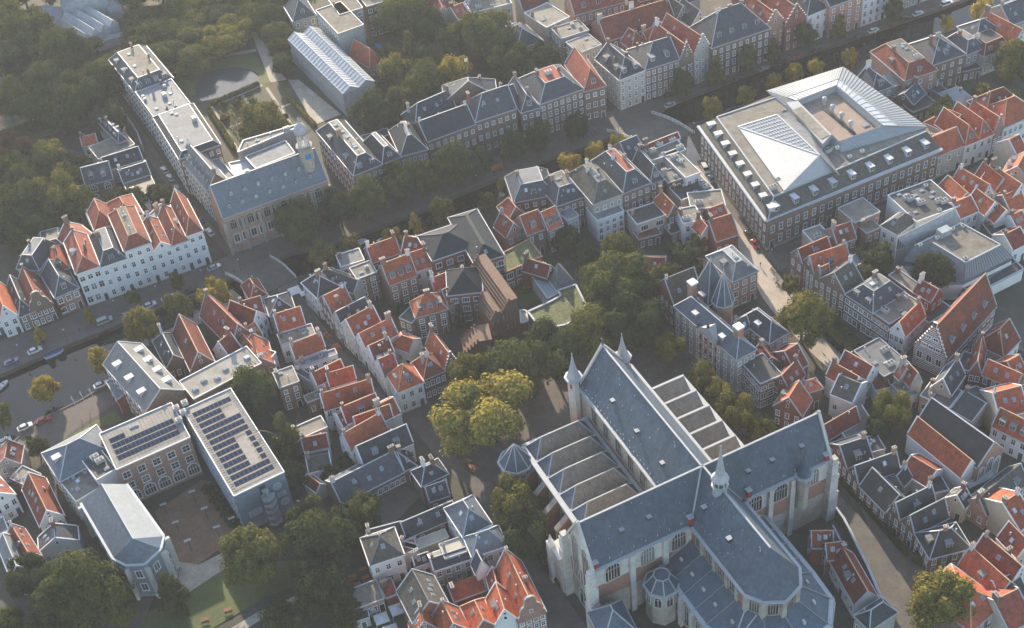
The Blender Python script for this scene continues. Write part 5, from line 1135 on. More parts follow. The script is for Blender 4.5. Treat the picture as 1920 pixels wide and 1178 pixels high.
# ---------------- left side of the lane ----------------
GM='houses on the left side of the lane'
H(7.5,(-74.4,301.7),(-69.8,303.7),8,'h',3.5,'w','R',2,'dark mossy hipped corner house by the bridge cafe',g=GM)
H(7.5,(-68.5,294.2),(-61.4,296.0),8,'h',3,'g','s',1,'dark slate roof with red slope behind the bridge cafe',g=GM)
H(7.5,(-73.2,290.0),(-69.4,295.1),10,'y',4,'w','R',2,'red gable with two small skylights near the bridge',g=GM,sk='R2')
H(7.8,(-65.6,286.9),(-58.0,289.0),(-67.4,293.3),'x',4,'w','o',2,'orange roof with ladder on a white walled lane house',g=GM,ch=1)
H(7,(-64.7,282.1),(-55.2,285.0),(-66.5,286.5),'f',0,'w','G',1,'weathered gravel roof between two orange roofs on the lane',g=GM,vents=4)
H(7.8,(-60.5,275.2),(-52.1,278.5),(-61.7,279.4),'x',4,'w','o',2,'orange roof with white gutters above a grey flat roof',g=GM,ch=2)
H(7.2,(-58.8,272.4),(-48.9,275.7),(-59.1,274.9),'f',0,'w','l',2,'grey flat roof with white edge above the blue banner',g=GM,vents=2)
H(7.5,(-54.3,264.4),(-46.5,268.7),(-55.4,268.4),'x',3,'w','o',1,'dark red roof below the blue banner',g=GM)
H(7.5,(-50.8,263.2),(-43.5,265.1),(-51.9,266.8),'x',3.4,'w','o',1,'orange roof with white back gable above the long red roof',g=GM,ch=1)
H(8,(-52.0,254.9),(-38.6,258.4),(-52.8,257.3),'x',4.5,'w','o',2,'long orange roof with ladder and white verges on the lane',g=GM,ch=2,sk='F2')
H(8,(-46.0,248.7),(-36.9,252.5),(-47.0,253.4),'x',4,'w','R',2,'orange roof with a big grey dormer near the square',g=GM,dm='F1')
H(9,(-64.0,263.2),(-58.7,265.0),(-67.7,268.9),'f',0,'b','G',3,'brown brick tower house with sandy flat roof and skylight box',cols=2,vents=2,side='R')
H(5,(-57.1,260.5),(-50.1,263.5),(-57.9,263.3),'f',0,'b','G',1,'rough gravel roof with red brick patio beside the tower house',vents=2)
H(6,(-72.2,284.4),(-69.7,285.1),5,'f',0,'w','R',1,'small white terrace with blue awning left of the lane')
H(7,(-73.3,273.5),(-66.4,275.2),10,'y',4,'p','o',2,'pink gable end under an orange roof beside the big tree',g=GM)
H(6,(-73.3,286.4),(-70.4,288.5),6,'x',3,'w','o',1,'little orange roof beside the terrace with blue awning')
# ---------------- gabled houses between canal and solar roof ----------------
GG='gabled houses behind the near quay'
H(7,(-89.5,276.1),(-83.2,278.7),(-97.7,292.0),'y',5.5,'b','R',2,'brick gabled house with red roof behind the slate roofed college wing',g=GG,cols=2,sk='L1')
H(7,(-83.9,283.5),(-78.4,278.6),(-90.2,295.3),'y',5,'w','R',1,'white gable fronted house with steep red roof',g=GG)
H(7,(-78.8,283.7),(-72.7,287.9),(-86.0,300.7),'y',6.5,'b','R',1,'dark brick house with white verged gable and steep red roof',g=GG,cols=3,sk='L2R1')
H(6,(-96.8,279.4),(-91.5,281.7),(-104.2,290.4),'yb',3.5,'b','s',1,'brick house with dark grey pitched roof and skylights beside the college wing',g=GG,cols=3,sk='L2')
H(7.5,(-75.7,293.5),(-69.6,295.1),(-78.3,301.2),'x',4,'w','R',1,'white house with red roof and two skylights near the bridge',g=GG,sk='F2')
H(6,(-74.8,278.3),(-69.0,281.7),9,'y',4,'w','o',1,'white gabled cottage with orange roof behind the lane',g=GG)
# ---------------- right part: square, chapel and rows ----------------
GT='houses round the bright street corner'
H(8.5,(80.6,294.6),(82.8,289.4),(90.4,297.7),'y',3.5,'b','R',2,'brick corner house with red roof and zinc dormer facing the bright street',g=GT,cols=2,dm='R1')
H(8.5,(83.0,290.6),(84.9,284.4),(95.6,289.5),'y',4.5,'b','o',3,'brick gabled house with orange roof and grey dormer, second from the corner',g=GT,dm='R1')
H(8.5,(84.9,284.4),(86.0,281.9),(88.7,284.5),'n',3.5,'b','o',2,'slim brick house with pale curved gable on the bright street',g=GT)
H(9,(85.8,282.1),(91.1,274.6),(95.1,282.0),'y',5,'b','t',3,'brick house with grey green roof and white square windows by the yellow tree',g=GT,cols=4)
H(9.5,(91.0,274.0),(96.2,265.7),(104.8,275.2),'m',4,'b','s',3,'broad brick house with dark mansard, two dormers and pale flat top',g=GT,ins=3,dm='F2',sk='R2',cols=6,ww=1.5,wh=2,top='G',vents=4)
H(9,(96.4,266.0),(99.5,261.0),(109.3,268.4),'f',0,'r','G',3,'red brick house with brown gravel roof and double skylight',g=GT,cols=4,vents=3)
H(8,(99.4,260.2),(102.4,256.9),(110.6,263.4),'y',4,'w','o',2,'corner house with orange roof, white dormer and cream side wall',g=GT,dm='L1',sk='R3',side='R',cols=3)
H(8,(94.4,296.7),(100.5,298.5),7,'x',3.5,'p','R',2,'small red roof house with chimney behind the corner houses')
H(8,(88.0,298.3),(93.6,300.1),6,'f',0,'c','G',1,'roof terrace with plants and railing above the corner house',vents=2)
H(7,(96.1,286.9),(101.6,289.4),4,'f',0,'w','l',2,'white walled rear annex between dark garden trees')
H(9.5,(101.1,303.1),(109.4,306.7),8,'f',0,'p','G',2,'tan brick block with open balconies left of the glass roofed hall',side='R')
H(8,(103.7,299.5),(108.4,301.6),5,'f',0,'p','G',2,'lower tan brick balcony bay in front of the brick block')
H(9,(108.2,301.2),(111.6,296.5),(117.9,302.8),'m',3,'w','t',2,'white walled building with hipped slate roof and sandy flat top beside the glass ridge',ins=2.5,top='G',side='R')
H(10,(117.9,299.9),(132.0,304.8),14,'f',0,'w','k',2,'wide black roofed hall crowded with white roof machines',vents=16)
H(7,(105.2,282.2),(109.7,274.2),(107.9,285.2),'f',0,'r','G',1,'red roofed terrace building with white frames behind the brick block')
H(9,(109.1,272.8),(112.8,267.8),(107.8,282.9),'x',3,'r','R',2,'dark brick house with red roof and flat ridge top behind the gravel roof',side='R')
H(4,(111.7,264.7),(119.6,269.2),(109.9,268.6),'f',0,'w','k',0,'flat terrace with a blue awning below the glass hall')
H(7.5,(63.1,251.7),(68.7,253.4),6,'y',3,'b','R',1,'dark red roofed house beside the slate mansion')
H(8,(103.0,247.4),(109.9,243.6),(114.1,258.9),'y',7,'r','R',3,'magnificent striped brick house with many stepped white banded gable and long red roof') if 0 else None
H(5.8,(115.2,245.3),(119.0,242.6),(116.1,246.8),'l',2,'r','R',2,'low red lean to roof against the big striped gable house')
H(7,(112.4,244.5),(115.1,242.7),(116.8,249.5),'f',0,'r','k',1,'black flat roof infill beside the striped gable house')
H(7.5,(114.9,242.3),(117.7,241.0),(123.3,249.3),'y',4.5,'r','o',2,'red brick gable house with orange roof, left in the red row',cols=2,ww=1.3)
H(7.5,(117.8,241.1),(124.4,234.6),(121.2,244.2),'x',3.5,'r','o',2,'red brick row house with white windows and long orange roof',cols=4,ww=1.3)
H(7,(120.2,252.7),(125.4,246.7),(125.0,259.9),'yh',5,'w','R',1,'white walled wing with brown red roof projecting from the long red roof',side='R')
H(7,(125.5,237.5),(129.4,239.4),8,'x',4,'r','o',2,'orange roof at the right edge beside the red brick row')
H(7.5,(71.1,241.1),(76.1,243.3),(69.6,244.9),'f',0,'b','R',1,'small orange hipped roof over a glazed patio')  if 0 else None
H(6.5,(63.7,239.1),(69.9,234.6),(68.7,243.8),'y',5,'r','o',2,'orange roof with white verges and grey dormer above the church trees',dm='L1')
H(7,(71.9,241.5),(77.2,242.9),(69.4,244.8),'h',2.4,'b','o',1,'small red hipped roof with a white windowed patio')
H(8,(78.4,239.8),(83.2,235.8),(80.2,249.7),'x',3,'w','t',1,'white walled house with grey roof and big dark roof window',sk='F1')
H(7.5,(84.4,240.3),(87.7,243.0),(82.0,249.3),'y',3.5,'w','o',2,'dark red roof with white gable beside the grey roofed house')
H(7.5,(88.4,242.9),(92.6,246.2),(85.6,252.1),'y',3.6,'w','R',2,'white gabled house with orange roof and large pale roof window',sk='L1')
H(7,(93.5,244.2),(101.2,248.0),(88.7,254.8),'f',0,'b','l',1,'long narrow terrace roof with white frames and hatches',vents=7) 
H(4.5,(90.8,242.2),(95.2,242.8),6,'l',1.5,'w','R',1,'small red lean to with white wall between yards')
H(7.5,(97.1,242.2),(100.2,243.3),(104.3,247.6),'y',3.5,'g','o',1,'small orange gable roof with one skylight, left of a close pair',sk='L1')
H(7.5,(99.1,239.6),(102.3,240.7),(107.3,246.5),'y',4,'g','o',1,'small orange gable roof, right of a close pair',side='L')
H(7.5,(103.9,238.5),(107.9,235.0),(112.3,243.0),'y',4.5,'c','s',1,'pale gabled house with dark slate sides and white verge')
H(5,(97.4,237.4),(101.1,238.8),6,'f',0,'w','G',1,'white terrace with wooden shelves above the round tree',vents=2)
H(6,(100.9,237.2),(106.7,231.8),(110.6,238.2),'f',0,'c','G',1,'cream walled roof terrace beside the black vaulted roof',vents=3)
H(6,(107.1,231.8),(111.0,226.8),(117.0,236.6),'x',2.5,'g','k',0,'black rounded roof with pale edging')
H(8,(60.4,243.6),(67.8,248.4),9,'f',0,'b','k',3,'blue grey flat roofed brick building with white balcony rails') if 0 else None
H(7.5,(116.0,230.8),(120.9,227.0),(119.9,233.4),'f',0,'r','G',1,'rusty flat roof terrace at the right edge')
H(8,(117.0,225.2),(124.7,226.5),10,'x',4,'c','o',1,'orange roof with white chimney at the right edge below the red row')
H(8,(67.0,256.6),(71.4,248.8),(69.9,261.0),'y',4,'r','R',2,'dark red gable roof behind the slate mansion, upper of two',sk='R1')
H(7.5,(64.8,246.7),(68.7,242.8),(65.9,256.0),'y',4,'r','R',2,'dark red gable roof behind the slate mansion, lower of two')
# upper right orange roofs
GO='orange roofed houses at the right edge'
H(8.5,(139.3,307.9),(144.2,310.8),(134.6,318.3),'y',4.5,'w','o',2,'white walled house with broad orange roof and small skylights',g=GO,sk='L3R1')
H(8.5,(144.6,311.2),(149.2,312.9),(142.6,320.4),'y',4,'c','o',2,'cream house with orange gable and grey ridge box',g=GO,ch=2)
H(8.5,(147.5,306.3),(153.9,309.4),(146.6,319.6),'y',4.5,'w','o',2,'orange roofed house with pale gable at the right edge',g=GO,ch=2)
H(8.5,(149.2,319.1),(155.6,314.4),(152.8,326.6),'y',4,'c','o',1,'orange roof with grey dormers beside the street',g=GO,dm='L2')
H(8.5,(156.4,325.9),(160.4,327.9),9,'x',4,'c','o',1,'orange roof corner at the right edge below the street lamp',g=GO)
H(8,(132.3,308.1),(138.8,310.3),(131.3,317.8),'y',3,'w','o',1,'orange roof carrying blue solar panels beside the black hall',g=GO)
H(8,(138.7,301.8),(144.2,304.2),8,'y',3.5,'w','o',1,'orange gable roof above the white yard walls',g=GO)
H(8,(131.3,301.6),(137.6,304.2),8,'x',3,'w','o',2,'white rear house with three windows under an orange roof',g=GO,cols=3)
H(7,(140.8,299.0),(147.0,301.2),7,'y',3.5,'w','o',1,'orange gabled rear house with pink dormer',g=GO)
H(7,(146.5,302.6),(152.5,304.8),9,'x',3.5,'c','o',2,'cream rear house with orange roof at the right edge, upper',g=GO)
H(6,(142.1,287.8),(147.6,290.4),8,'x',3,'w','R',1,'white rear house with red lean to roof at the right edge',g=GO)
H(6.5,(146.0,295.0),(150.2,296.7),8,'x',3,'w','o',2,'orange roofed white house at the right edge above the zinc hall',g=GO)
H(5,(138.9,296.4),(144.4,297.1),6,'f',0,'b','k',0,'brick yard building with a blue glazed lid',vents=1)
# big striped gable house and chapel
H(7,(102.5,208.9),(107.1,211.4),(90.2,222.5),'y',4.4,'w','o',0,'white walled chapel range with long orange red roof',ch=0,side='R') 
H(8.5,(101.4,204.2),(113.7,217.9),(97.9,229.4),'y',7.5,'c','k',0,'dark tarred roof chapel with pale gable and three tall arched windows',ch=1,name='chapel',cat='chapel') if 0 else None
H(5,(89.7,214.6),(94.3,209.0),(95.5,219.3),'x',2.6,'w','R',0,'lower red roof wing leaning on the white chapel range',ch=1)
GR='brown row houses facing the church'
H(6.5,(74.5,224.5),(76.7,215.8),(81.9,225.1),'y',4,'r','s',2,'dark tiled house with two white box dormers at the top of the row',g=GR,dm='R1')
H(6.3,(76.8,216.0),(78.2,210.9),(87.7,219.6),'y',4,'d','k',2,'black roofed row house with ivy on its front, second in the row',g=GR,cols=2)
H(6.3,(78.4,210.6),(82.4,201.6),(87.5,206.4),'x',4.5,'b','k',2,'wide black roofed row house with four white windows and ivy',g=GR,cols=4,sk='F1')
H(6.3,(82.9,203.2),(84.8,198.5),(93.8,204.4),'y',4.3,'b','k',2,'black roofed row house with white garage door',g=GR,dm='R1')
H(6.3,(85.1,199.0),(87.0,194.5),(95.8,199.7),'y',4.3,'b','k',2,'black roofed row house with warm ridge next to the corner of the row',g=GR)
H(6.3,(87.2,194.7),(88.4,187.2),(97.5,194.0),'h',4.3,'b','k',2,'brown hipped corner house with white dormers and red brick side',g=GR,dm='F1R1',side='R')
H(5.5,(79.1,219.9),(87.8,221.5),5,'f',0,'c','k',0,'white parapet roof with silver machines behind the row',vents=5)
H(5,(85.9,212.8),(88.7,209.6),(88.6,216.2),'y',2.5,'c','k',0,'small dark gable roof in the yard behind the row')
H(5,(79.3,226.9),(87.5,230.0),6,'l',2,'w','G',0,'tan ribbed shed roof behind the church transept')
H(6,(74.6,226.4),(84.1,231.4),(74.8,231.0),'x',3.5,'r','R',1,'dark red roof with brown boxes behind the transept')
H(5.5,(97.4,204.5),(100.7,200.7),(99.7,207.5),'y',3,'c','k',1,'dark tiled cottage with one white window behind the corner')
H(5.5,(105.0,197.9),(118.0,206.5),(102.8,203.7),'x',4,'p','t',1,'long mossy grey roof with dormers along the lower right street',dm='F3',ch=1,side='L')
H(5,(95.0,206.4),(99.1,206.9),5,'f',0,'g','k',0,'black shed between chapel and cottage')
H(7,(114.7,223.9),(121.4,216.8),(118.4,228.9),'x',4,'w','o',2,'orange roof with grey dormers at the right edge beside the chapel',dm='F3')
H(3.5,(104.6,208.5),(112.2,211.4),4,'l',1,'g','glassroof',0,'low glass roofed sheds beside the chapel')
# bottom right block
GX='red roofed houses in the lower right corner'
H(7.5,(93.4,183.8),(98.8,173.3),(98.7,187.9),'x',4.5,'b','o',2,'bright orange roof with white box dormer facing the round tree',g=GX,dm='F1',sk='F1',ch=1)
H(8.5,(102.8,176.3),(107.8,179.0),(98.6,186.9),'y',4.5,'w','R',2,'mottled red roof with blue roof window',g=GX,ch=2)
H(8.5,(106.8,183.2),(111.6,185.1),(104.5,189.7),'y',4,'c','R',2,'dark red roof with two round flues at the right edge',g=GX)
H(8,(110.0,190.9),(114.7,193.4),12,'x',4,'c','o',2,'red roof corner at the right edge above the mottled roof',g=GX,ch=2)
H(8,(90.7,165.9),(99.9,172.2),14,'h',5,'b','o',2,'hipped red roof with white hips at the bottom edge',g=GX,sk='F2')
H(7,(100.1,172.4),(106.5,174.4),9,'x',3,'w','k',1,'dark slate roof patch at the right edge above the hipped red roof',g=GX,sk='F1')
H(7.5,(98.8,165.2),(105.1,167.6),12,'x',4,'c','R',1,'red mossy roof in the bottom right corner',g=GX)
# strip of houses clinging to the church
GS='little houses clinging to the church'
H(7,(63.3,198.4),(62.7,193.7),(68.7,201.1),'y',3,'r','R',2,'tiny dark red gabled house squeezed under the transept',g=GS,ch=0)
H(6.5,(65.5,194.8),(65.4,190.1),(69.8,196.8),'y',3,'r','R',2,'small red gabled house with grey terrace against the church',g=GS,vents=0)
H(5.5,(66.3,190.7),(68.8,177.8),(71.3,195.0),'x',3.6,'w','R',1,'white walled strip house with long dark red roof curving round the choir',g=GS,sk='F2',dm='F1')
H(6,(67.9,174.6),(70.1,170.5),(74.9,178.5),'h',3.2,'g','s',1,'slate roofed end house of the strip with white ridges',g=GS)
mat('greyslate',(.20,.205,.205),.25,.5,rough=.7,stain=.4,course=2.2,objvar=.05,spec=.2)
mat('rooffelt',(.30,.28,.25),.2,.5,stain=.35,objvar=.05,spec=.1)
mat('courtfloor',(.26,.20,.165),.2,.4,stain=.3)
# ---------------- academy hall with its tower ----------------
ac,acf,acr=H(14.4,(-83.4,333.2),(-51.9,346.5),13,'x',8,'p','Q',0,'long gothic academy hall of banded brick and stone under a blue grey slate roof',name='academy_hall',cat='hall',ch=0,base='stone',trim='lead')
for i in range(11):
    u=2.6+i*2.75
    if i<8:
        inst('window',arch_mesh(1.9,3.4,3,'stone','ac1'),ac,acf.p(u,0,9.2),acf.ang+math.pi); inst('window',win_mesh(2.0,3.2,'m'),ac,acf.p(u,0,3.8),acf.ang+math.pi)
    else: inst('window',arch_mesh(2.2,7.2,3,'stone','ac2'),ac,acf.p(u+.4,0,5.4),acf.ang+math.pi)
b=MB()
for u in(0,5.5,11,16.5,22,28,34.1): b.box(acf.p(u,-.35,0),.9,.9,12.5,acf.ang)
for z in(3,7.6,8.6,12.9): b.bar(acf.p(0,-.06,z),acf.p(34,-.06,z),.14,.25)
part('stone_bands',b,'stone',ac)
for k in range(2):
    for i in range(7):
        inst('dormer',dormer_mesh(.8,1.1,'g',1.5),acr,acf.p(3+i*4.4+k*2,1.3+k*2.1,14.4+1.6+k*2.6),acf.ang)
inst('roof_vent',vent_mesh(0),acr,acf.p(12,6.5,22.2),0)
tw=thing('bell_tower','octagonal stone bell tower with white domed lantern on the end of the academy hall','tower',acf.p(30.5,4.5,0)); c=acf.p(30.5,4.5,0)
b=MB(); b.ring(c,[(2.3,0),(2.2,25.5),(2.7,25.8),(2.7,26.3)],8,0,acf.ang); w=part('tower_shaft',b,'stone',tw)
b=MB(); b.ring((c[0],c[1],26.3),[(1.9,0),(1.9,.6)],8,0,acf.ang)
for i in range(8):
    a=acf.ang+math.pi*i/4; b.box((c[0]+1.6*math.cos(a),c[1]+1.6*math.sin(a),26.9),.35,.35,3.6,a)
b.ring((c[0],c[1],30.5),[(1.9,0),(2.0,.3),(1.85,.4)],8,0,acf.ang); part('lantern',b,'palestone',tw)
b=MB(); b.ring((c[0],c[1],30.8),[(2.1,0),(2.15,.8),(1.9,1.9),(1.3,2.8),(.5,3.4),(.25,3.9),(.35,4.4),(.3,5.0),(.05,5.6)],16); part('dome',b,'lead',tw,smooth=True)
for i in(4,5,6): 
    a=acf.ang+math.pi*(i+.5)/4+math.pi; b=MB(); p=(c[0]+2.12*math.cos(a),c[1]+2.12*math.sin(a)); inst('window',arch_mesh(.9,3,1,'palestone','bt'),tw,(p[0],p[1],20),a-math.pi/2)
b=MB(); q=acf.p(30.5,2.25,0); b.box((q[0],q[1],22.3),1.7,.25,1.7,acf.ang); part('clock_face',b,'bluecloth',tw)
polyhouse('flat roofed rear wing of the academy hall with white glass roof light',[(-75.3,359.4),(-63.1,365.4),(-66.4,372.9),(-79.2,366.5)],12,'g','l',2)
t,ro=polyhouse('pale flat roofed range behind the academy hall along the garden',[(-81.4,368.0),(-61.4,378.7),(-62.3,379.9),(-80.1,374.2)],13,'g','G',3); vents_on(ro,[(-81.0,370.4),(-64.3,377.7),(-79.4,372.1)],13.1,5,3)
polyhouse('white sunken glass court between the academy wings',[(-82.0,357.8),(-74.1,361.0),(-74.4,366.9),(-84.6,365.5)],11,'w','whitemetal',0)
t,ro=polyhouse('slender pale roof terrace with metal stair behind the academy',[(-87.8,367.9),(-90.7,367.4),(-85.2,355.8),(-81.8,357.1)],11.5,'g','l',0)
# ---------------- greenhouses ----------------
def glasshouse(label,A,B,C,h,r,n,name='greenhouse',off=0,panes=14):
    f=Fr(A,B); d=abs((Vector(C)-f.A).dot(f.v)); w=f.w; t=thing(name,label,'greenhouse',f.p(w/2,d/2,0))
    b=MB(); b.prism([f.p(0,0),f.p(w,0),f.p(w,d),f.p(0,d)],0,.9); part('plinth',b,'stone',t)
    for i,(q0,q1,m) in enumerate((((0,0),(w,0),w),((w,0),(w,d),d),((w,d),(0,d),w),((0,d),(0,0),d))):
        b=MB(); b.face([f.p(*q0,.9),f.p(*q1,.9),f.p(*q1,h),f.p(*q0,h)]); g=part('glass_wall',b,'glassroof',t)
        b=MB(); k=max(3,int(m/2)); a=Vector(f.p(*q0,0));e=Vector(f.p(*q1,0))
        for j in range(k+1): p=a.lerp(e,j/k); b.bar((p.x,p.y,.9),(p.x,p.y,h),.14)
        for z in(.9,.9+(h-.9)*.5,h): b.bar((a.x,a.y,z),(e.x,e.y,z),.16)
        part('frame',b,'whitemetal',g)
    for i in range(n):
        u0=w*i/n;u1=w*(i+1)/n;m=(u0+u1)/2+off*(u1-u0)
        glassbars(t,[f.p(u0,0,h),f.p(u0,d,h),f.p(m,d,h+r),f.p(m,0,h+r)],panes,1,'glass_roof'); glassbars(t,[f.p(u1,0,h),f.p(m,0,h+r),f.p(m,d,h+r),f.p(u1,d,h)],1,panes,'glass_roof')
        b=MB()
        for v in(0,d): b.face([f.p(u0,v,h),f.p(u1,v,h),f.p(m,v,h+r)])
        part('glass_gable',b,'glassroof',t)
    return t
glasshouse('tall modern greenhouse with white zigzag glass roof standing beyond the hedged garden',(-48.5,400.3),(-37.7,405.9),(-68.5,440.1),9.5,1.8,2,panes=22)
glasshouse('low white greenhouse with four rounded glass bays behind the trees at the top left',(-147.7,460.9),(-135.5,471.2),(-156.9,481.2),6,2.2,4)
glasshouse('long pale greenhouse range at the top left edge',(-176.6,484.5),(-157.8,481.8),(-178.3,491.7),5,2,1)
glasshouse('big pale glass hall with tall hipped roof cut by the top edge',(-158.4,482.2),(-140.8,486.4),(-163.4,495.7),8,5,1)
glasshouse('small glazed lean to beside the rounded glass bays',(-143.4,462.3),(-132.3,467.0),(-144.8,465.2),3,.6,1)
glasshouse('small glass roof beside the big glass hall at the top edge',(-141.7,484.0),(-136.2,484.8),(-142.8,489.0),6,1.5,1)
# ---------------- the museum ----------------
MUS=thing('museum','vast brown brick museum round courts, with slate mansard edges, white dormers and pale roofs','museum',(95,335,0)) if 0 else thing('museum','vast brown brick museum with white dormers, pale glass roofs and a paved inner roof court','museum',(95,335,0))
mp=[(65.6,355.6),(76.5,306.3),(133.8,330.6),(133.5,342.4),(117.0,379.7)]
b=MB(); b.prism(mp,0,11.5); part('wall',b,'b',MUS)
b=MB(); b.prism([(p[0]+(105-p[0])*-.002,p[1]+(335-p[1])*-.002) for p in mp],0,1.2); part('plinth',b,'stone',MUS)
f1=Fr(mp[0],mp[1]); f2=Fr(mp[1],mp[2])
I0=(70.6,354.8);I1=(79.4,312.6);I2=(101.3,322.7)
b=MB(); b.slab([(*f1.p(-.4,-.5),11.4),(*f1.p(f1.w,-.5),11.4),(*I1,15),(*I0,15)],.2); r1=part('mansard_roof',b,'t',MUS)
i3=f2.p(f2.w-1,5.5)
b=MB(); b.slab([(*f2.p(-.5,-.5),11.4),(*f2.p(f2.w+.3,-.5),11.4),(*i3,15),(*f2.p(2,5.5),15)],.2); r2=part('mansard_roof',b,'t',MUS)
b=MB(); b.slab([(*mp[4],11.4),(*f1.p(0,-.5),11.4),(*I0,15),(*(115.0,369.9),15)],.2); part('mansard_roof',b,'t',MUS)
b=MB(); b.prism([I0,I1,f2.p(f2.w-1,5.5),(131.3,338.1),(114.9,371.2)],11.4,15); part('gravel_roof',b,'G',MUS)
b=MB()
for L in([f1.p(-.5,-.6),f1.p(f1.w,-.6),f2.p(f2.w+.4,-.6)],): 
    for i in range(len(L)-1): b.bar((*L[i],11.5),(*L[i+1],11.5),.9,.6)
part('cornice',b,'trim',MUS)
b=MB(); L=[I0,I1]; b.bar((*I0,15.1),(*I1,15.1),.4,.35); b.bar((*I0,15.1),(*(115.0,369.9),15.1),.4,.3); b.bar((*I1,15.1),(*f1.p(f1.w,0),11.8),.35,.25); b.bar((*I1,15.1),(*f2.p(f2.w-1,5.5),15.1),.35,.3); part('parapet',b,'trim',MUS)
for i in range(9): inst('dormer',dormer_mesh(1.7,1.7,'w',2.6),r1,f1.p(3.2+i*(f1.w-6)/8,1.2,12.5),f1.ang)
for i in range(9): inst('dormer',dormer_mesh(1.6,1.7,'w',2.6),r2,f2.p(4+i*(f2.w-8)/8,1.2,12.5),f2.ang)
for i in range(18):
    for z,hh in((1.9,2.6),(6.3,2.4)): inst('window',win_mesh(1.3,hh,'s'),MUS,f1.p(2+i*(f1.w-4)/17,0,z),f1.ang+math.pi)
for i in range(21):
    for z,hh in((1.9,2.8),(6.3,2.6)):
        if z<3 and i in(0,7,16): inst('door',door_mesh(1.4,2.8),MUS,f2.p(1.8+i*(f2.w-3.6)/20,0,.1),f2.ang+math.pi)
        else: inst('window',win_mesh(1.4,hh,'s'),MUS,f2.p(1.8+i*(f2.w-3.6)/20,0,z),f2.ang+math.pi)
PC=[(*(76.0,348.0),15.4),(*(82.8,314.3),15.4),(*(98.9,321.3),15.4),(*(95.2,323.9),19.5),(*(87.5,346.3),19.5)]
b=MB(); b.slab([PC[0],PC[1],PC[3]],.2); b.slab([PC[1],PC[2],PC[3]],.2); pr=part('court_roof',b,'whitemetal',MUS)
glassbars(MUS,[PC[0],PC[3],PC[3],PC[4]],14,1,'glass_court_roof')
b=MB(); b.bar(PC[0],PC[3],.5,.3); b.bar(PC[0],PC[4],.5,.3); b.bar(PC[4],PC[3],.5,.3); b.bar(PC[1],PC[3],.3,.2); b.bar(PC[0],PC[1],.3,.2)
P0,P3,P4=[Vector(p) for p in(PC[0],PC[3],PC[4])]
for i in range(1,15): s=i/15; b.bar(P0.lerp(P3,s)+Vector((0,0,.1)),P4.lerp(P3,s)+Vector((0,0,.1)) if 0 else P0.lerp(P4,s)+Vector((0,0,.1)),.14,.1)
part('glazing_bars',b,'whitemetal',pr)
b=MB(); b.slab([PC[4],PC[3],(*(100.1,318.2),15.4),(*(96.5,353.4),15.4)],.2); part('court_roof',b,'l',MUS)
OU=[(88.5,365.7),(115.3,374.2),(131.6,337.1),(103.2,329.6)]; INN=[(96.0,354.6),(109.3,360.2),(117.3,337.1),(103.1,331.9)]
b=MB()
for i in range(4):
    j=(i+1)%4; b.slab([(*OU[i],15.2),(*OU[j],15.2),(*INN[j],17.6),(*INN[i],17.6)],.25,0 if i!=2 else 0)
    n=26
    for k in range(n+1):
        s=k/n; p=Vector((*OU[i],15.3)).lerp(Vector((*OU[j],15.3)),s); q=Vector((*INN[i],17.7)).lerp(Vector((*INN[j],17.7)),s); b.bar(p,q,.12,.12,1)
zr=part('zinc_roof',b,['z','whitemetal'],MUS)
b=MB(); b.prism(INN,15,15.6); cf=part('roof_court',b,'courtfloor',MUS)
b=MB()
for i in range(4): b.add([(*INN[i],15.6),(*INN[(i+1)%4],15.6),(*INN[(i+1)%4],17.6),(*INN[i],17.6)],[(0,1,2,3)])
part('court_wall',b,'whitemetal',MUS)
for q0,q1 in(((-10,505),(415,372)),): pass
for i in (0,1):
    j=i+1; a=Vector((*INN[i],17.75)); e=Vector((*INN[j],17.75)); o=Vector((*OU[i],15.5)); o2=Vector((*OU[j],15.5)); glassbars(MUS,[a.lerp(o,.05),e.lerp(o2,.05),e.lerp(o2,.35),a.lerp(o,.35)],12,1,'skylight_strip')
for p in((104.2,354.0),(105.6,349.5),(107.3,345.0),(108.9,340.3)):
    b=MB(); b.ring((*p,15.6),[(.5,0),(.5,1.7),(.75,1.8),(.8,2.6),(.3,3.0)],10); part('roof_vent',b,'whitemetal',cf)
b=MB(); b.bar((*(103.2,352.2),15.75),(*(109.4,336.9),15.75),.7,.25); part('dark_strip',b,'k',cf)  # black strip lying beside the row of roof vents
b=MB(); b.prism([(92.1,353.9),(95.8,354.1),(101.6,335.0),(97.8,330.7)],15,18.2); sb=part('service_block',b,'whitemetal',MUS); b=MB(); b.prism([(92.7,349.3),(96.1,350.6),(100.9,334.7),(98.0,333.0)],18.2,18.35); part('service_roof',b,'G',sb)
rnd=random.Random(8)
for p in((91.3,353.1),(93.8,354.1),(100.8,331.5),(101.9,329.2),(105.0,326.4),(109.3,328.3),(99.5,330.3),(81.7,317.5),(80.0,316.0)): inst('roof_vent',vent_mesh(rnd.choice((0,3))),MUS,(*p,15.3 if rnd.random()<.5 else 17),.4)
inst('roof_vent',vent_mesh(1),cf,(*(113.7,340.8),15.6),.4,(1.6,1.4,1))
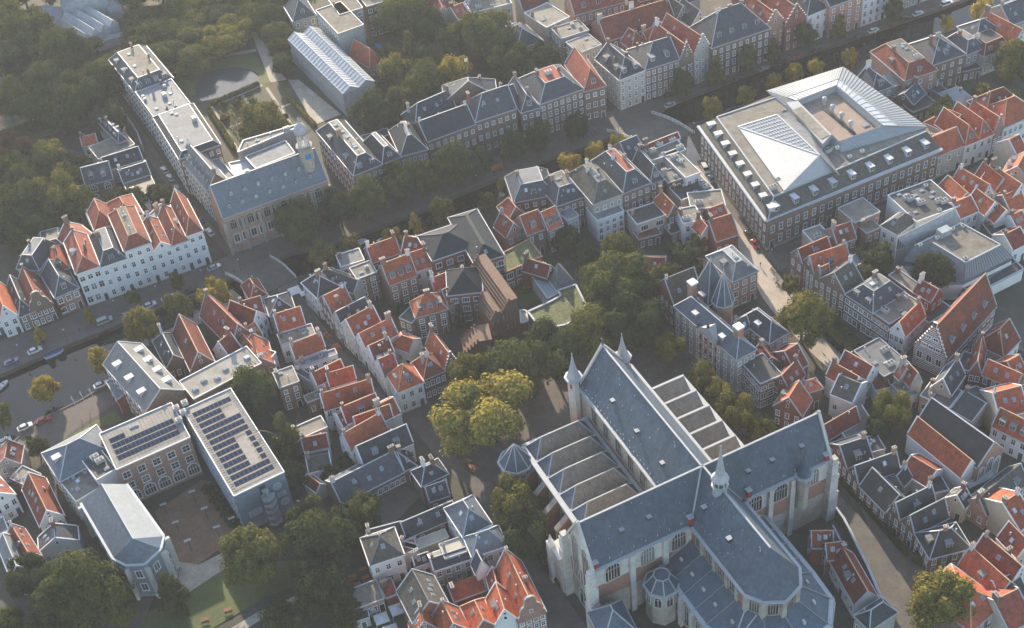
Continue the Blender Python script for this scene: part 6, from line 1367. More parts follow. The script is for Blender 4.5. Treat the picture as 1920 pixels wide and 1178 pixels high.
# ---------------- solar college ----------------
t,fS,ro=H(14,(-72.3,222.9),(-60.2,228.9),(-77.9,259.2),'f',0,'muralblue','rooffelt',0,'long college wing with blue mural end, spiral stair and rows of solar panels',name='college_wing',cat='college',ch=0,trim='white')
w=fS.w; D=abs((Vector((-77.9,259.2))-fS.A).dot(fS.v))
for r in range(16):
    v=2.2+r*2.35
    for s0,s1 in ([(1.5,w-1.6)] if r in(0,1,7,8,9,12,13,14) else [(1.5,w*.55),(w*.78,w-1.6)] if r in(2,3,4,5,6) else [(1.5,w*.62)]):
        if v>D-3: continue
        b=MB(); b.slab([fS.p(s0,v,14.45),fS.p(s1,v,14.45),fS.p(s1,v+1.35,14.85),fS.p(s0,v+1.35,14.85)],.08)
        n=int((s1-s0)/1.05)
        for k in range(n+1): u=s0+(s1-s0)*k/n; b.bar(fS.p(u,v,14.5),fS.p(u,v+1.35,14.9),.09,.05,1)
        part('solar_panel_row',b,['solar','l'],ro)
b=MB()
for k in range(int(D/.9)): b.bar(fS.p(.4,k*.9+.5,14.12),fS.p(1.3,k*.9+.5,14.12),.12,.06); b.bar(fS.p(w-1.3,k*.9+.5,14.12),fS.p(w-.4,k*.9+.5,14.12),.12,.06)
part('roof_seams',b,'l',ro)
for i,(u,z,kind) in enumerate([(w*.80,10.6,'o'),(w*.86,4.2,'o'),(w*.84,7.3,'q'),(w*.28,5.4,'q')]):
    b=MB()
    if kind=='o':
        for r0,mm in((1.35,0),):
            n=20; b.face([fS.p(u+1.25*math.cos(a),-.04,z+1.35*math.sin(a)) for a in [2*math.pi*k/n for k in range(n)]])
        b2=MB(); b2.face([fS.p(u+.62*math.cos(a),-.06,z+.68*math.sin(a)) for a in [2*math.pi*k/6 for k in range(6)]]); m_=part('mural',b,'muralpale',t); part('emblem',b2,'muralblue',m_)
        b3=MB(); b3.face([fS.p(u+.42*math.cos(a),-.08,z+.46*math.sin(a)) for a in [2*math.pi*k/14 for k in range(14)]]); part('emblem',b3,'muralpale',m_)
    else:
        W_,H_=(2.3,1.7) if i==2 else (3.4,2.3)
        b.face([fS.p(u-W_/2,-.04,z-H_/2),fS.p(u+W_/2,-.04,z-H_/2),fS.p(u+W_/2,-.04,z+H_/2),fS.p(u-W_/2,-.04,z+H_/2)]); m_=part('mural',b,'muralpale',t); b=MB()
        for k in range(5): zz=z-H_/2+.3+k*(H_-.5)/4; b.bar(fS.p(u-W_/2+.3,-.07,zz),fS.p(u+W_/2-.4-.2*(k%2),-.07,zz),.02,.12)
        part('mural_lines',b,'muralblue',m_)
rnd=random.Random(4); b=MB()
for k in range(int(D/1.3)):
    v=1+k*1.3
    for z in(1,4.2,7.4,10.6): b.slab([fS.p(-.05,v,z),fS.p(-.05,v+.5,z),fS.p(-.05,v+.5,z+.01),fS.p(-.05,v,z+.01)],.01) if 0 else b.bar(fS.p(-.04,v,z),fS.p(-.04,v+rnd.uniform(-.6,.6),z+2.6),.3,.05)
part('mural_bands',b,'muralpale',t)
b=MB(); b.prism([fS.p(w*.47,-.05),fS.p(w*.6,-.05),fS.p(w*.6,0),fS.p(w*.47,0)],2,13.2); part('stair_recess',b,'k',t)
sc=MB(); c=fS.p(w*.56,-2.3); n=16*5; z=0
for k in range(n):
    a0=2*math.pi*k/16+fS.ang; a1=a0+2*math.pi/16; z0=.2+11.6*k/n; z1=.2+11.6*(k+1)/n
    g=lambda r,a,zz:(c[0]+r*math.cos(a),c[1]+r*math.sin(a),zz)
    sc.slab([g(.25,a0,z1),g(1.7,a0,z1),g(1.7,a1,z1),g(.25,a1,z1)],.12)
    sc.add([g(1.7,a0,z0),g(1.7,a1,z1),g(1.7,a1,z1+1.1),g(1.7,a0,z0+1.1)],[(0,1,2,3)]); sc.add([g(1.64,a0,z0),g(1.64,a1,z1),g(1.64,a1,z1+1.1),g(1.64,a0,z0+1.1)],[(3,2,1,0)])
sc.ring((*c,0),[(.25,0),(.25,13)],8); part('spiral_stair',sc,'lead',t)
b=MB(); b.prism([fS.p(w*.5,-1.2),fS.p(w*.62,-1.2),fS.p(w*.62,0),fS.p(w*.5,0)],11.6,11.8); part('stair_landing',b,'lead',t)
t,fC,ro=H(14,(-102.8,236.0),(-85.0,244.3),14.5,'f',0,'p','rooffelt',0,'brick college wing with arched court windows and solar panels on its roof',name='college_wing',cat='college',ch=0,trim='white')
for i in range(5):
    u=1.9+i*(fC.w-3.8)/4
    inst('window',win_mesh(2.2,2.5,'s'),t,fC.p(u,0,9.9),fC.ang+math.pi); inst('window',win_mesh(2.2,2.5,'s'),t,fC.p(u,0,5.9),fC.ang+math.pi); inst('window',arch_mesh(2.8,3.4,4,'white','cl'),t,fC.p(u,0,1.4),fC.ang+math.pi)
b=MB()
for u in(.15,fC.w*.5): b.bar(fC.p(u,-.1,0),fC.p(u,-.1,14),.14)
part('drainpipe',b,'trim',t)
for r in range(4):
    v=2.4+r*2.3; s1=fC.w-1.8 if r<3 else 5.5; b=MB(); b.slab([fC.p(1.5,v,14.35),fC.p(s1,v,14.35),fC.p(s1,v+1.35,14.8),fC.p(1.5,v+1.35,14.8)],.08); n=int((s1-1.5)/1.05)
    for k in range(n+1): u=1.5+(s1-1.5)*k/n; b.bar(fC.p(u,v,14.4),fC.p(u,v+1.35,14.85),.09,.05,1)
    part('solar_panel_row',b,['solar','l'],ro)
b=MB()
for k in range(20): b.bar(fC.p(.4+k*.98,.5,14.12),fC.p(.4+k*.98,14,14.12),.1,.06)
part('roof_seams',b,'l',ro)
inst('skylight',vent_mesh(1),ro,fC.p(8.5,12,14.1),fC.ang,(1.8,1,1))
for q in((19.2,7),(21,9),(20,11.5),(22.5,12)): inst('roof_vent',vent_mesh(0),ro,fC.p(*q,14.1),fC.ang,(1.5,1.5,1.4))
t,fL,ro=H(10.5,(-86.5,261.3),(-69.0,272.1),(-91.3,268.5),'f',0,'b','rooffelt',2,'low flat college link roof with seven square white skylight domes',name='college_wing',cat='college',ch=0,trim='white')
for i in range(7): inst('skylight',vent_mesh(1),ro,fL.p(2+i*3.3,3+(i%2)*1.5,10.6),fL.ang,(1.2,1.3,1.6))
H(11.5,(-112.7,278.1),(-98.7,257.7),(-102.7,284.0),'x',4.6,'b','greyslate',3,'college wing with broad grey slate gable roof and white box dormers by the canal',name='college_wing',cat='college',dm='F3B4',dms='w',ch=0,cap='lead')
H(6,(-113.1,276.7),(-109.1,269.1),4,'l',1.5,'r','Q',1,'brick stair porch with slate cap on the college wing beside the flagpoles')
H(11.5,(-124.2,247.1),(-117.9,236.7),(-108.1,249.5),'h',4.5,'b','Q',3,'slate domed corner roof of the college above the round dark tree',name='college_wing',cat='college',ch=0,dm='F1',dms='w')
t,fr_,ro=H(10.5,(-118.4,237.6),(-113.1,230.1),(-109.9,238.9),'f',0,'c','G',3,'small flat college roof crowded with white machines beside the blue chapel roof',name='college_wing',cat='college',vents=7,ch=0)
H(12.5,(-108.0,234.7),(-103.5,237.7),(-113.6,244.3),'f',0,'w','k',1,'black roofed stair block with a glass pyramid and two round domes',name='college_wing',cat='college',vents=4,ch=0)
CH=thing('college_chapel','long blue metal roofed chapel with faceted round end and one sunlit pale slope','chapel',(*(-99.7,220.2),0))
e=[(-110.9,227.7),(-100.5,209.3),(-97.1,206.8),(-92.6,206.5),(-89.2,210.5),(-88.9,214.3),(-100.2,232.3)]; R0=(*(-104.6,228.9),17.5); R1_=(*(-94.5,210.5),17.5)
b=MB(); b.prism(e,0,12.4); part('wall',b,'muralblue',CH)
E3=[(*p,12.6) for p in e]
b=MB(); b.slab([E3[0],E3[1],R1_,R0],.2); b.slab([E3[6],E3[0],R0],.2); 
for i in(1,2,3): b.slab([E3[i],E3[i+1],R1_],.2)
part('roof',b,'Q',CH)
b=MB(); b.slab([E3[5],E3[6],R0,R1_],.2); b.slab([E3[4],E3[5],R1_],.2); part('roof',b,'z',CH)  # same metal roof, paler colour stands in for sun glancing off this side
b=MB()
for i in range(6): b.bar(E3[i],E3[i+1],.7,.4)
b.bar(R0,R1_,.2,.2)
part('gutter',b,'trim',CH)
for i in range(6):
    f=Fr(e[i],e[i+1]); k=max(1,int(f.w/4))
    for j in range(k):
        for z in(2.5,7.5): inst('window',win_mesh(1.8,2.8,'m'),CH,f.p(f.w*(j+.5)/k,0,z),f.ang+math.pi)
    b=MB(); b.box(f.p(0,-.4,0),.8,1.4,11.5,f.ang); part('buttress',b,'palestone',CH)
# ---------------- slate institute and its modern wings ----------------
SL='slate'
H(12,(-21.0,305.0),(-8.1,309.3),(-26.1,316.4),'h',3.2,'maroon','darktile',3,'left half of the slate roofed institute with tall brick chimney by the canal',name='institute',cat='institute',cap='s',ch=1,ww=2,wh=2.6,ws='m',cols=4,chk=1)
H(12,(-9.0,301.3),(-0.4,303.8),(-10.8,325.1),'m',2.6,'maroon','darktile',3,'right half of the slate roofed institute with roof court and brown box',name='institute',cat='institute',cap='s',ins=4.2,ch=0,ww=2,wh=2.6,ws='m',top='darktile')
H(11,(-17.3,290.4),(-7.6,290.3),(-17.9,301.0),'h',4.5,'maroon','darktile',3,'low slate pyramid wing of the institute with grey chimney',name='institute',cat='institute',cap='s',ch=1,ww=2.2,wh=2.2,ws='m',cols=3)
def steps(label,A,B,C,h0,dz,n,flat,wall='maroon',roof='browntile',win=1):
    f=Fr(A,B); d=abs((Vector(C)-f.A).dot(f.v)); w=f.w; t=thing('modern_wing',label,'institute',f.p(w/2,d/2,0)); k=w*(1-flat)/n
    b=MB(); b.prism([f.p(0,0),f.p(w,0),f.p(w,d),f.p(0,d)],0,h0); part('wall',b,wall,t)
    for i in range(n):
        z=h0+dz*(i+1); u=k*i; b=MB(); b.prism([f.p(u,0),f.p(u+k if i<n-1 else w,0),f.p(u+k if i<n-1 else w,d),f.p(u,d)],h0,z-.25,2,2); b.prism([f.p(u-.15,-.1),f.p(u+k if i<n-1 else w,-.1),f.p(u+k if i<n-1 else w,d+.1),f.p(u-.15,d+.1)],z-.25,z,1)
        part('roof_step',b,[wall,roof,'d'],t)
        b=MB(); b.box(f.p(u+.25,.1,z),.5,.35,.8,f.ang); b.box(f.p(u+.25,d-.2,z),.5,.35,.8,f.ang); part('brick_merlon',b,wall,t)
    if win:
        for r in range(3):
            for i in range(max(3,int(w/1.1))):
                u=w*.12+i*w*.8/max(3,int(w/1.1))
                if r<1 and i>4: continue
                b=MB(); z=h0*.42+r*2.0; inst('window',win_mesh(.4,1.6,'n'),t,f.p(u,0,z),f.ang+math.pi,None,['brickcap','glass'])
    return t,f
f0=Fr((-6.0,279.8),(2.0,282.8)); w0=f0.w
steps('tall modern brick wing with brown stepped roof rising like stairs',f0.p(w0*.36,0),f0.p(w0,0),(-10.6,301.1),9.4,.8,6,.40)
steps('small brown stepped block on the left shoulder of the tall stepped wing',f0.p(0,-.35),f0.p(w0*.355,-.35),f0.p(0,9),8.8,.8,4,.38)
steps('small brown stepped roof block on the shoulder of the tall stepped wing',(-7.5,283.3),(-2.1,281.6),(-6.2,288.2),12.6,.6,4,.3,win=0) if 0 else None
steps('low modern brick wing with brown stepped roof beside the dark trees',(-14.2,272.3),(-6.2,273.0),(-15.0,278.5),5,.8,5,.4,win=0)
polyhouse('institute wing with wild grass roof and tall white framed windows',[(-0.6,301.3),(10.6,306.4),(7.5,314.8),(-0.5,310.0)],7.5,'maroon','greenroof',2,'modern_wing','institute',edges=(0,),ww=2.2,wh=2.4,ws='m',par='brickcap')
polyhouse('long zinc roofed glass corridor of the institute with row of dark panes',[(10.5,290.8),(13.7,292.5),(8.8,305.9),(5.5,305.0)],5,'g','z',1,'modern_wing','institute',edges=(3,),ww=.8,wh=3,sp=1.2)
H(7,(11.4,297.7),(13.7,301.2),(9.8,310.9),'y',3,'maroon','R',1,'narrow red tiled gable squeezed between grass roof and grey tile pyramid')
PY=thing('modern_wing','sharp grey tiled pyramid roof corner of the institute','institute',(*(15.0,296.5),0))
b=MB(); q=[(11.8,298.6),(13.3,293.8),(19.2,295.7),(15.8,304.7)]; b.prism(q,0,5.5); part('wall',b,'maroon',PY)
ap_=(*(14.5,298.9),11); b=MB()
for i in range(4): b.slab([(*q[i],5.6),(*q[(i+1)%4],5.6),ap_],.15)
part('roof',b,'l',PY)
polyhouse('angular institute wing with grass roof, white edging and one square skylight',[(4.5,285.2),(7.5,277.5),(14.4,278.2),(19.7,281.2),(20.8,285.4),(19.0,294.2),(13.7,292.6),(14.3,290.2),(10.4,287.9)],6,'maroon','greenroof',1,'modern_wing','institute',pw=.55)
polyhouse('low white roofed passage between stepped wing and grass roof',[(2.2,282.4),(4.2,283.0),(4.1,287.4),(2.4,287.7)],4.5,'maroon','z',0,'modern_wing','institute')
# ---------------- old prison court house ----------------
gh,gf,gr=H(12.5,(44.0,273.9),(56.4,251.0),(62.2,254.0),'h',4,'g','churchslate',4,'tall grey courthouse with blue slate hipped roof, pediment and red shutters',name='courthouse',cat='courthouse',ch=0,dm='F2',dms='w',side='R',cols=9,base='stone',trim='trim')
for q,zc in(((49.3,276.4),12),((57.8,256.4),13),): 
    b=MB(); b.box((*q,zc),1.9,1.9,6,gf.ang); b.box((*q,zc+6),2.3,2.3,.5,gf.ang,1); part('chimney',b,['p','white'],gr)
b=MB(); m=gf.w*.56
b.add([gf.p(m-4.6,-.3,12.4),gf.p(m+4.6,-.3,12.4),gf.p(m,-.3,15.6),gf.p(m-4.6,3,12.4),gf.p(m+4.6,3,12.4),gf.p(m,3.4,15.6)],[(0,1,2),(1,4,5,2),(4,3,5),(3,0,2,5)]); part('pediment',b,'lead',gh)
for u in(-4.2,0,4.2): b=MB(); b.ring(gf.p(m+u,-.2,12.8 if u else 15.7),[(.45,0),(.5,.3),(.25,.5),(.42,.9),(.3,1.3),(.1,1.5)],8); part('urn',b,'iron',gh)
for k in range(3):
    for u in(-2.2,0,2.2):
        b=MB()
        for s_ in(-1,1): b.prism([gf.p(m+u+s_*.95-.3,-.14),gf.p(m+u+s_*.95+.3,-.14),gf.p(m+u+s_*.95+.3,-.02),gf.p(m+u+s_*.95-.3,-.02)],1.6+k*3.6,3.6+k*3.6)
        part('shutters',b,'shutter',gh)
H(9,(44.5,278.0),(53.2,281.4),10,'x',6,'r','t',2,'dark old hall with steep roof and brick gable behind the courthouse',side='L',ch=1)
def pyramid(label,c,s,z0,z1,wall,k,rot,rc='churchslate',zb=0):
    t=thing('pointed_tower',label,'tower',(*c,0)); b=MB(); b.ring((*c,zb),[(s*.9,0),(s*.9,z0-zb)],k,0,rot); part('wall',b,wall,t)
    b=MB(); b.ring((*c,z0),[(s,-.3),(s,0),(.08,z1-z0)],k,0,rot); r=part('roof',b,rc,t)
    b=MB()
    for i in range(k): a=rot+2*math.pi*i/k; a2=a+2*math.pi/k; b.bar((c[0]+s*math.cos(a),c[1]+s*math.sin(a),z0),(c[0],c[1],z1+.1),.22,.2); b.bar((c[0]+s*math.cos(a),c[1]+s*math.sin(a),z0),(c[0]+s*math.cos(a2),c[1]+s*math.sin(a2),z0),.4,.35)
    b.ring((c[0],c[1],z1),[(.25,0),(.15,.6),(.05,1.4)],6); part('lead_strip',b,'trim',r); return t
pyramid('square tower with tall dark slate pyramid roof behind the courthouse',(54.5,278.2),5.4,12,24,'r',4,gf.ang+math.pi/4)
pyramid('octagonal brick turret with sharp slate spire behind the courthouse',(56.9,272.5),3.1,14,24.5,'p',8,0)
for q in((52.2,275.9),(57.3,271.6)): 
    t_=thing('chimney_stack','free standing brick stack with white cap beside the courthouse spires' if q==(52.2,275.9) else 'wide brick stack with white cap below the octagonal spire','chimney',(*q,0)); b=MB(); b.box((*q,0),1.7,1.7,14,gf.ang); part('shaft',b,'p',t_); b=MB(); b.box((*q,14),2.1,2.1,.5,gf.ang); part('cap',b,'white',t_)
H(9.5,(66.7,258.6),(72.5,261.9),(64.1,271.1),'h',4,'p','s',3,'slate hipped rear wing of the courthouse with white dormer and chimney',name='courthouse_wing',cat='courthouse',dm='L1',dms='w',side='L',ch=1)
H(9.5,(59.3,263.9),(63.1,265.7),(58.6,267.5),'x',3,'p','s',2,'short slate link between courthouse and its rear wing',name='courthouse_wing',cat='courthouse')
H(9.5,(61.3,244.3),(67.5,246.7),(57.0,252.4),'f',0,'b','k',3,'brick building with blue grey flat roof and white balcony bands',side='L',cols=3,ww=1.8,vents=1,g=None)
# ---------------- glass roofed hall ----------------
t,ro=polyhouse('large hall with broad pale zinc mansard and grey flat roof behind dark trees',[(114.7,286.2),(110.5,287.3),(111.4,279.0),(124.5,276.6),(140.6,284.0),(139.0,290.6),(130.9,301.1)],5.5,'w','l',1,'zinc_hall','hall',par=None)
hi=[(119.5,289.7),(125.6,280.0),(137.2,285.6),(129.6,296.6),(114.2,289.3)]; lo=[(115.7,287.3),(125.2,278.0),(141.3,285.5)]
b=MB(); b.prism(hi,5.5,10.5); part('flat_roof',b,'G',t)
b=MB(); b.slab([(*lo[0],5.6),(*lo[1],5.6),(*hi[1],10.5),(*hi[0],10.5)],.2); b.slab([(*lo[1],5.6),(*lo[2],5.6),(*hi[2],10.5),(*hi[1],10.5)],.2); b.slab([(*(111.4,289.2),5.6),(*lo[0],5.6),(*hi[0],10.5),(*hi[4],10.5)],.2)
def seams(a,b_,c,d,n,mb,mi=1):
    a,b_,c,d=map(Vector,(a,b_,c,d))
    for i in range(n+1): s=i/n; mb.bar(a.lerp(b_,s)+Vector((0,0,.06)),d.lerp(c,s)+Vector((0,0,.06)),.12,.12,mi)
seams((*lo[0],5.6),(*lo[1],5.6),(*hi[1],10.5),(*hi[0],10.5),16,b); seams((*lo[1],5.6),(*lo[2],5.6),(*hi[2],10.5),(*hi[1],10.5),18,b)
part('zinc_mansard',b,['z','l'],t)
b=MB()
for i in range(4): b.bar((*hi[i],10.65),(*hi[(i+1)],10.65),.35,.35)
part('parapet',b,'trim',t)
b=MB(); b.box((*(123.5,292.8),10.5),3.6,2.4,2.0,.4); part('machine_box',b,'glassroof',t)
for p in((126.5,294.3),(126.0,281.5),(115.7,289.0),(121.2,291.2),(129.6,295.1)): inst('roof_vent',vent_mesh(0),ro,(*p,10.5),.3)
gg=thing('glass_ridge','long sloping glass lean to with white bars against the black hall roof','glass roof',(*(119.6,296.1),0))
a,b_,c,d=(*(112.9,292.1),8),(*(130.8,299.7),8),(*(128.2,300.5),12.5),(*(109.8,291.4),12.5)
glassbars(gg,[a,b_,c,d],22,2,'glass_roof'); b=MB(); b.prism([p[:2] for p in(a,b_,c,d)],0,7.9); part('wall',b,'w',gg)
b=MB(); f=Fr(d[:2],a[:2])
b.add([(*f.p(0,0),1),(*f.p(f.w,0),1),(*f.p(f.w,0),8),(*f.p(0,0),12.5)],[(0,1,2,3)]); o=part('glass_wall',b,'glass',gg); b=MB()
for i in range(5): u=f.w*i/4; b.bar(f.p(u,-.05,1),f.p(u,-.05,12.4-4.4*i/4),.16)
for z in(2,4,6,8): b.bar(f.p(0,-.05,z),f.p(f.w,-.05,z),.16)
part('glazing_bars',b,'whitemetal',o)
t,ro=polyhouse('lower zinc roofed extension with black walkway below the big zinc hall',[(124.7,276.3),(128.5,274.5),(143.3,281.5),(142.0,286.9),(128.1,279.6)],4,'w','k',0,'zinc_hall','hall')
b=MB(); b.slab([(*(128.4,277.0),1.5),(*(144.5,283.8),1.5),(*(142.3,284.9),4.3),(*(128.9,277.5),4.3)],.2); part('zinc_slope',b,'z',t)
# ---------------- striped gable house ----------------
sg,sf,sr=H(7.5,(104.3,254.0),(110.6,247.3),(125.9,269.4),'y',9,'r','R',0,'magnificent old house with white banded stepped gable and vast red tiled roof',name='step_gabled_house',ch=1,dm='R4',dms='g',sk='',side='R',ww=1.5)
b=MB(); w=sf.w; n=9; L=[(0,0)]
for i in range(n): x=w/2*i/n; L+=[(x,7.5+9.9*i/n),(x,7.5+9.9*(i+1)/n)]
L+=[(w/2-.6,7.5+9.9),(w/2-.6,18.3)]; L+=[(w-x,z) for x,z in reversed(L)]
va=[sf.p(x,-.25,z) for x,z in L];vb=[sf.p(x,.35,z) for x,z in L];m=len(L); b.add(va+vb,[tuple(range(m)),tuple(range(2*m-1,m-1,-1))],0); b.add(va+vb,[(i,(i+1)%m,m+(i+1)%m,m+i) for i in range(m)],1); gp=part('stepped_gable',b,['r','white'],sg)
b=MB()
for k in range(26):
    z=1.0+k*.62; hw=w/2 if z<7.5 else max(.4,w/2*(1-(z-7.5)/9.9)); b.bar(sf.p(w/2-hw+.1,-.28,z),sf.p(w/2+hw-.1,-.28,z),.06,.22)
part('stone_bands',b,'white',sg)
for i in range(3): inst('window',win_mesh(1.8,2.6,'m'),sg,sf.p(w*(.2+.3*i),-.3,4.2),sf.ang+math.pi)
for i in range(3): inst('window',win_mesh(1.7,1.3,'m'),sg,sf.p(w*(.28+.22*i),-.3,9.0),sf.ang+math.pi)
for i in range(2): inst('window',win_mesh(1.7,1.3,'m'),sg,sf.p(w*(.39+.22*i),-.3,12.2),sf.ang+math.pi)
for i in range(4): b=MB(); b.prism([sf.p(w*(.17+.22*i)-.25,-.34),sf.p(w*(.17+.22*i)+.25,-.34),sf.p(w*(.17+.22*i)+.25,-.3),sf.p(w*(.17+.22*i)-.25,-.3)],9.1,10); part('shutter',b,'shutter',sg)
# ---------------- dark roofed chapel ----------------
cc,cf_,cr_=H(9,(106.4,209.8),(114.2,214.6),(97.0,226.6),'y',5.6,'p','k',0,'old chapel with black tarred roof and pale gable with three tall arched windows',name='chapel',cat='chapel',ch=1)
for u in(.2,.5,.8): inst('window',arch_mesh(1.9,7.5 if u==.5 else 6,3,'white','chw'),cc,cf_.p(cf_.w*u,0,1.2),cf_.ang+math.pi)
# ---------------- lower middle: almshouse court and its neighbours ----------------
H(8,(-44.9,239.1),(-35.1,245.1),(-47.3,244.1),'x',4,'w','o',2,'big orange roofed white house above the almshouse court',ch=2,side='L')
H(7.5,(-41.7,234.2),(-28.8,239.9),(-45.0,239.3),'x',4.2,'w','s',1,'dark slate house with zinc dormers and a red patch on its left slope',dm='F2',ch=1,chk=2)
GA='almshouse ranges round the garden court'
H(5.2,(-47.5,224.3),(-31.6,232.5),9,'x',3.8,'b','s',1,'longest dark almshouse range with white framed windows on the court',g=GA,cols=11,ch=2,ww=1.4,sk='F3')
H(5.2,(-31.6,232.8),(-28.4,234.0),(-31.1,241.1),'xr',3.5,'b','s',1,'hipped end of the almshouse range beside the gatehouse',g=GA,sk='F1')
H(7.5,(-27.1,225.0),(-20.4,228.1),(-30.1,229.9),'m',3.2,'b','s',2,'almshouse gatehouse with slate pyramid roof, white edges and round clock drum',g=GA,ins=2.6,ch=2,chk=1)
H(5,(-25.6,222.0),(-20.4,223.5),(-27.4,226.3),'x',3,'b','s',1,'short almshouse wing between gatehouse and lower range',g=GA)
H(5,(-31.7,211.6),(-18.9,216.6),(-33.5,215.2),'x',3.6,'b','s',1,'lower dark almshouse range with white chimney across the garden',g=GA,ch=1,chk=2,sk='F2')
H(5,(-40.5,210.5),(-31.9,212.1),(-40.8,215.2),'x',3,'b','s',1,'west end of the lower almshouse range above the mottled slate house',g=GA)
H(9,(-17.5,206.5),(-10.6,209.5),(-21.2,216.0),'h',4.5,'w','Q',2,'slate hipped house with white ridges and a large dark roof window by the church road',sk='F1L1',side='L')
H(9,(-15.7,200.4),(-7.5,202.6),(-17.5,206.4),'h',4,'w','Q',2,'slate house with crossing white ridges and two roof windows',sk='F1R1',side='F' if 0 else '')
H(3.2,(-30.1,208.5),(-21.4,211.4),(-30.3,211.5),'f',0,'c','c',0,'long low pale ribbed roof between the almshouse and terrace')
H(6,(-33.5,208.7),(-29.3,206.7),(-33.8,210.5),'f',0,'w','k',1,'black flat box roof beside the mottled slate house')
H(9,(-39.7,201.3),(-31.8,203.4),(-43.1,209.3),'h',4.2,'w','t',2,'white walled house with mottled blue grey hipped roof and thin chimney',side='L',ch=1,chk=2,sk='F1L1')
H(8,(-22.2,201.4),(-16.8,202.9),(-23.6,205.9),'f',0,'g','c',1,'pink terrace roof with red chairs beside the crossing slate ridges')
H(6.8,(-25.1,199.4),(-16.1,201.8),(-26.3,204.3),'x',1.6,'c','k',2,'cream house with three white windows below a dark roof strip',cols=4,ww=1.4)
H(8,(-33.7,194.1),(-30.1,184.6),(-25.1,197.1),'x',5.2,'r','t',0,'steep mossy slate gable roof beside the white tents',sk='F2B4',ch=0)
H(5,(-29.7,202.8),(-26.0,203.9),(-29.0,200.5),'x',2,'w','s',1,'small slate roof behind the steep mossy gable')
H(4.2,(-44.1,192.7),(-37.2,194.9),(-46.1,198.4),'f',0,'p','G',1,'brown felt flat roof with white edge beside the picnic trees',cols=4,ww=1.6)
H(6,(-32.2,205.7),(-28.7,206.5),(-31.5,202.0),'f',0,'w','R',1,'rust stained flat roof between slate house and terrace') 
H(3,(-37.0,195.7),(-34.1,196.6),(-39.6,200.2),'f',0,'r','R',0,'brick roof terrace with wooden planters')
H(3,(-43.9,190.3),(-40.8,190.9),(-44.3,192.8),'f',0,'g','k',1,'little black shed beside the white tents')
H(4,(-21.1,192.1),(-13.1,194.5),4,'l',1.4,'r','o',0,'low orange tiled yard wall roof with tall brick chimney',ch=1,chk=1)
GB2='red roofs at the bottom edge'
H(6.5,(-30.6,182.0),(-24.2,183.2),(-31.5,186.0),'y',4.5,'r','o',1,'red gable roof at the bottom edge next to the white tents',g=GB2,sk='L1')
H(7,(-24.1,179.3),(-17.4,181.7),(-25.3,186.3),'y',5,'r','o',1,'orange red gable with bright ridge line, second from the tents',g=GB2,sk='R2')
H(7,(-16.8,180.4),(-11.4,182.0),(-18.3,188.7),'yb',4,'r','o',1,'orange red gable with white back verge, third from the tents',g=GB2)
H(7.5,(-11.9,181.8),(-6.5,182.8),(-14.3,189.3),'y',5,'w','o',1,'red gable with large tilted roof window and grey dormer',g=GB2,sk='L2',dm='L1')
H(8,(-6.5,181.9),(-0.1,183.8),(-11.6,196.4),'n',6.5,'p','o',3,'long red roof with curved pink brick gable facing the church',g=GB2,sk='L2R1',ch=2,cols=4)
H(7.5,(-15.1,196.5),(-11.7,197.6),(-15.8,200.0),'y',4,'w','s',1,'slate roof with white flue beside the long red roof')
H(6.5,(-12.2,191.9),(-8.9,192.4),(-12.8,196.4),'y',3,'w','R',1,'red and white yard house beside the long red roof')
H(6.5,(-59.3,245.9),(-51.2,249.5),(-59.8,250.8),'f',0,'c','G',1,'cream roof terrace with three small windows above the small red roof',cols=3)
H(6,(-57.3,242.3),(-50.7,243.2),(-57.9,246.5),'x',3,'w','R',1,'white house with small red roof and one skylight behind the tall poplar',sk='F1')
H(4,(-56.3,236.8),(-50.3,237.7),(-57.0,243.4),'x',2,'w','t',0,'low grey roofed outbuilding with white walls behind the poplar')
H(3.6,(-54.0,230.2),(-51.7,232.3),(-57.1,234.5),'y',2,'w','R',0,'small low red roof beside the almshouse range')
H(5,(-51.3,254.1),(-45.6,255.8),(-54.9,260.0),'f',0,'w','l',1,'white yard houses with grey roofs above the big orange roof')
H(7.5,(-47.0,247.9),(-43.2,249.9),(-49.0,253.4),'x',2.5,'w','R',1,'white house with dark red roof strip above the big orange roof')
GL2='white and red houses at the left edge'
H(7,(-122.6,226.5),(-117.2,229.3),(-131.2,239.1),'y',4.2,'w','R',2,'white gabled house with red roof and five skylights at the left edge',g=GL2,sk='L4')
H(6.5,(-121.6,219.0),(-112.4,221.2),(-125.0,223.1),'y',3.2,'w','s',1,'white end wall with brick flues under a dark slate roof',g=GL2,sk='L2')
H(7.5,(-124.3,214.4),(-120.5,216.8),(-131.4,223.3),'y',3.5,'w','R',2,'white house with red hipped roof beside the pale ribbed roof',g=GL2)
H(8,(-126.6,210.7),(-122.4,212.8),(-133.8,220.4),'y',3,'w','l',3,'tall white house with pale ribbed metal roof',g=GL2,cols=1,ww=1.8)
H(6.5,(-138.1,248.8),(-132.0,249.1),(-139.4,255.3),'y',3,'g','R',2,'grey gabled house with brown red roof at the left edge',g=GL2)
H(7,(-136.0,234.1),(-131.0,238.1),(-140.3,246.2),'y',3.5,'w','R',2,'white gabled house front cut by the left edge',g=GL2)
H(6.5,(-128.1,240.5),(-125.5,244.4),(-132.8,245.5),'f',0,'r','G',2,'brick block with messy flat roof above the red skylight roof',g=GL2,vents=3)
H(5,(-118.2,225.6),(-116.8,228.3),(-120.5,228.8),'f',0,'g','k',0,'dark flat annex beside the white gabled house',g=None)
H(5,(-135.9,225.9),(-131.4,228.1),(-137.0,231.2),'f',0,'w','l',2,'white low house with dark windows at the left edge')
H(7,(-74.4,316.3),(-73.3,316.9),4,'f',0,'w','G',0,'x') if 0 else None
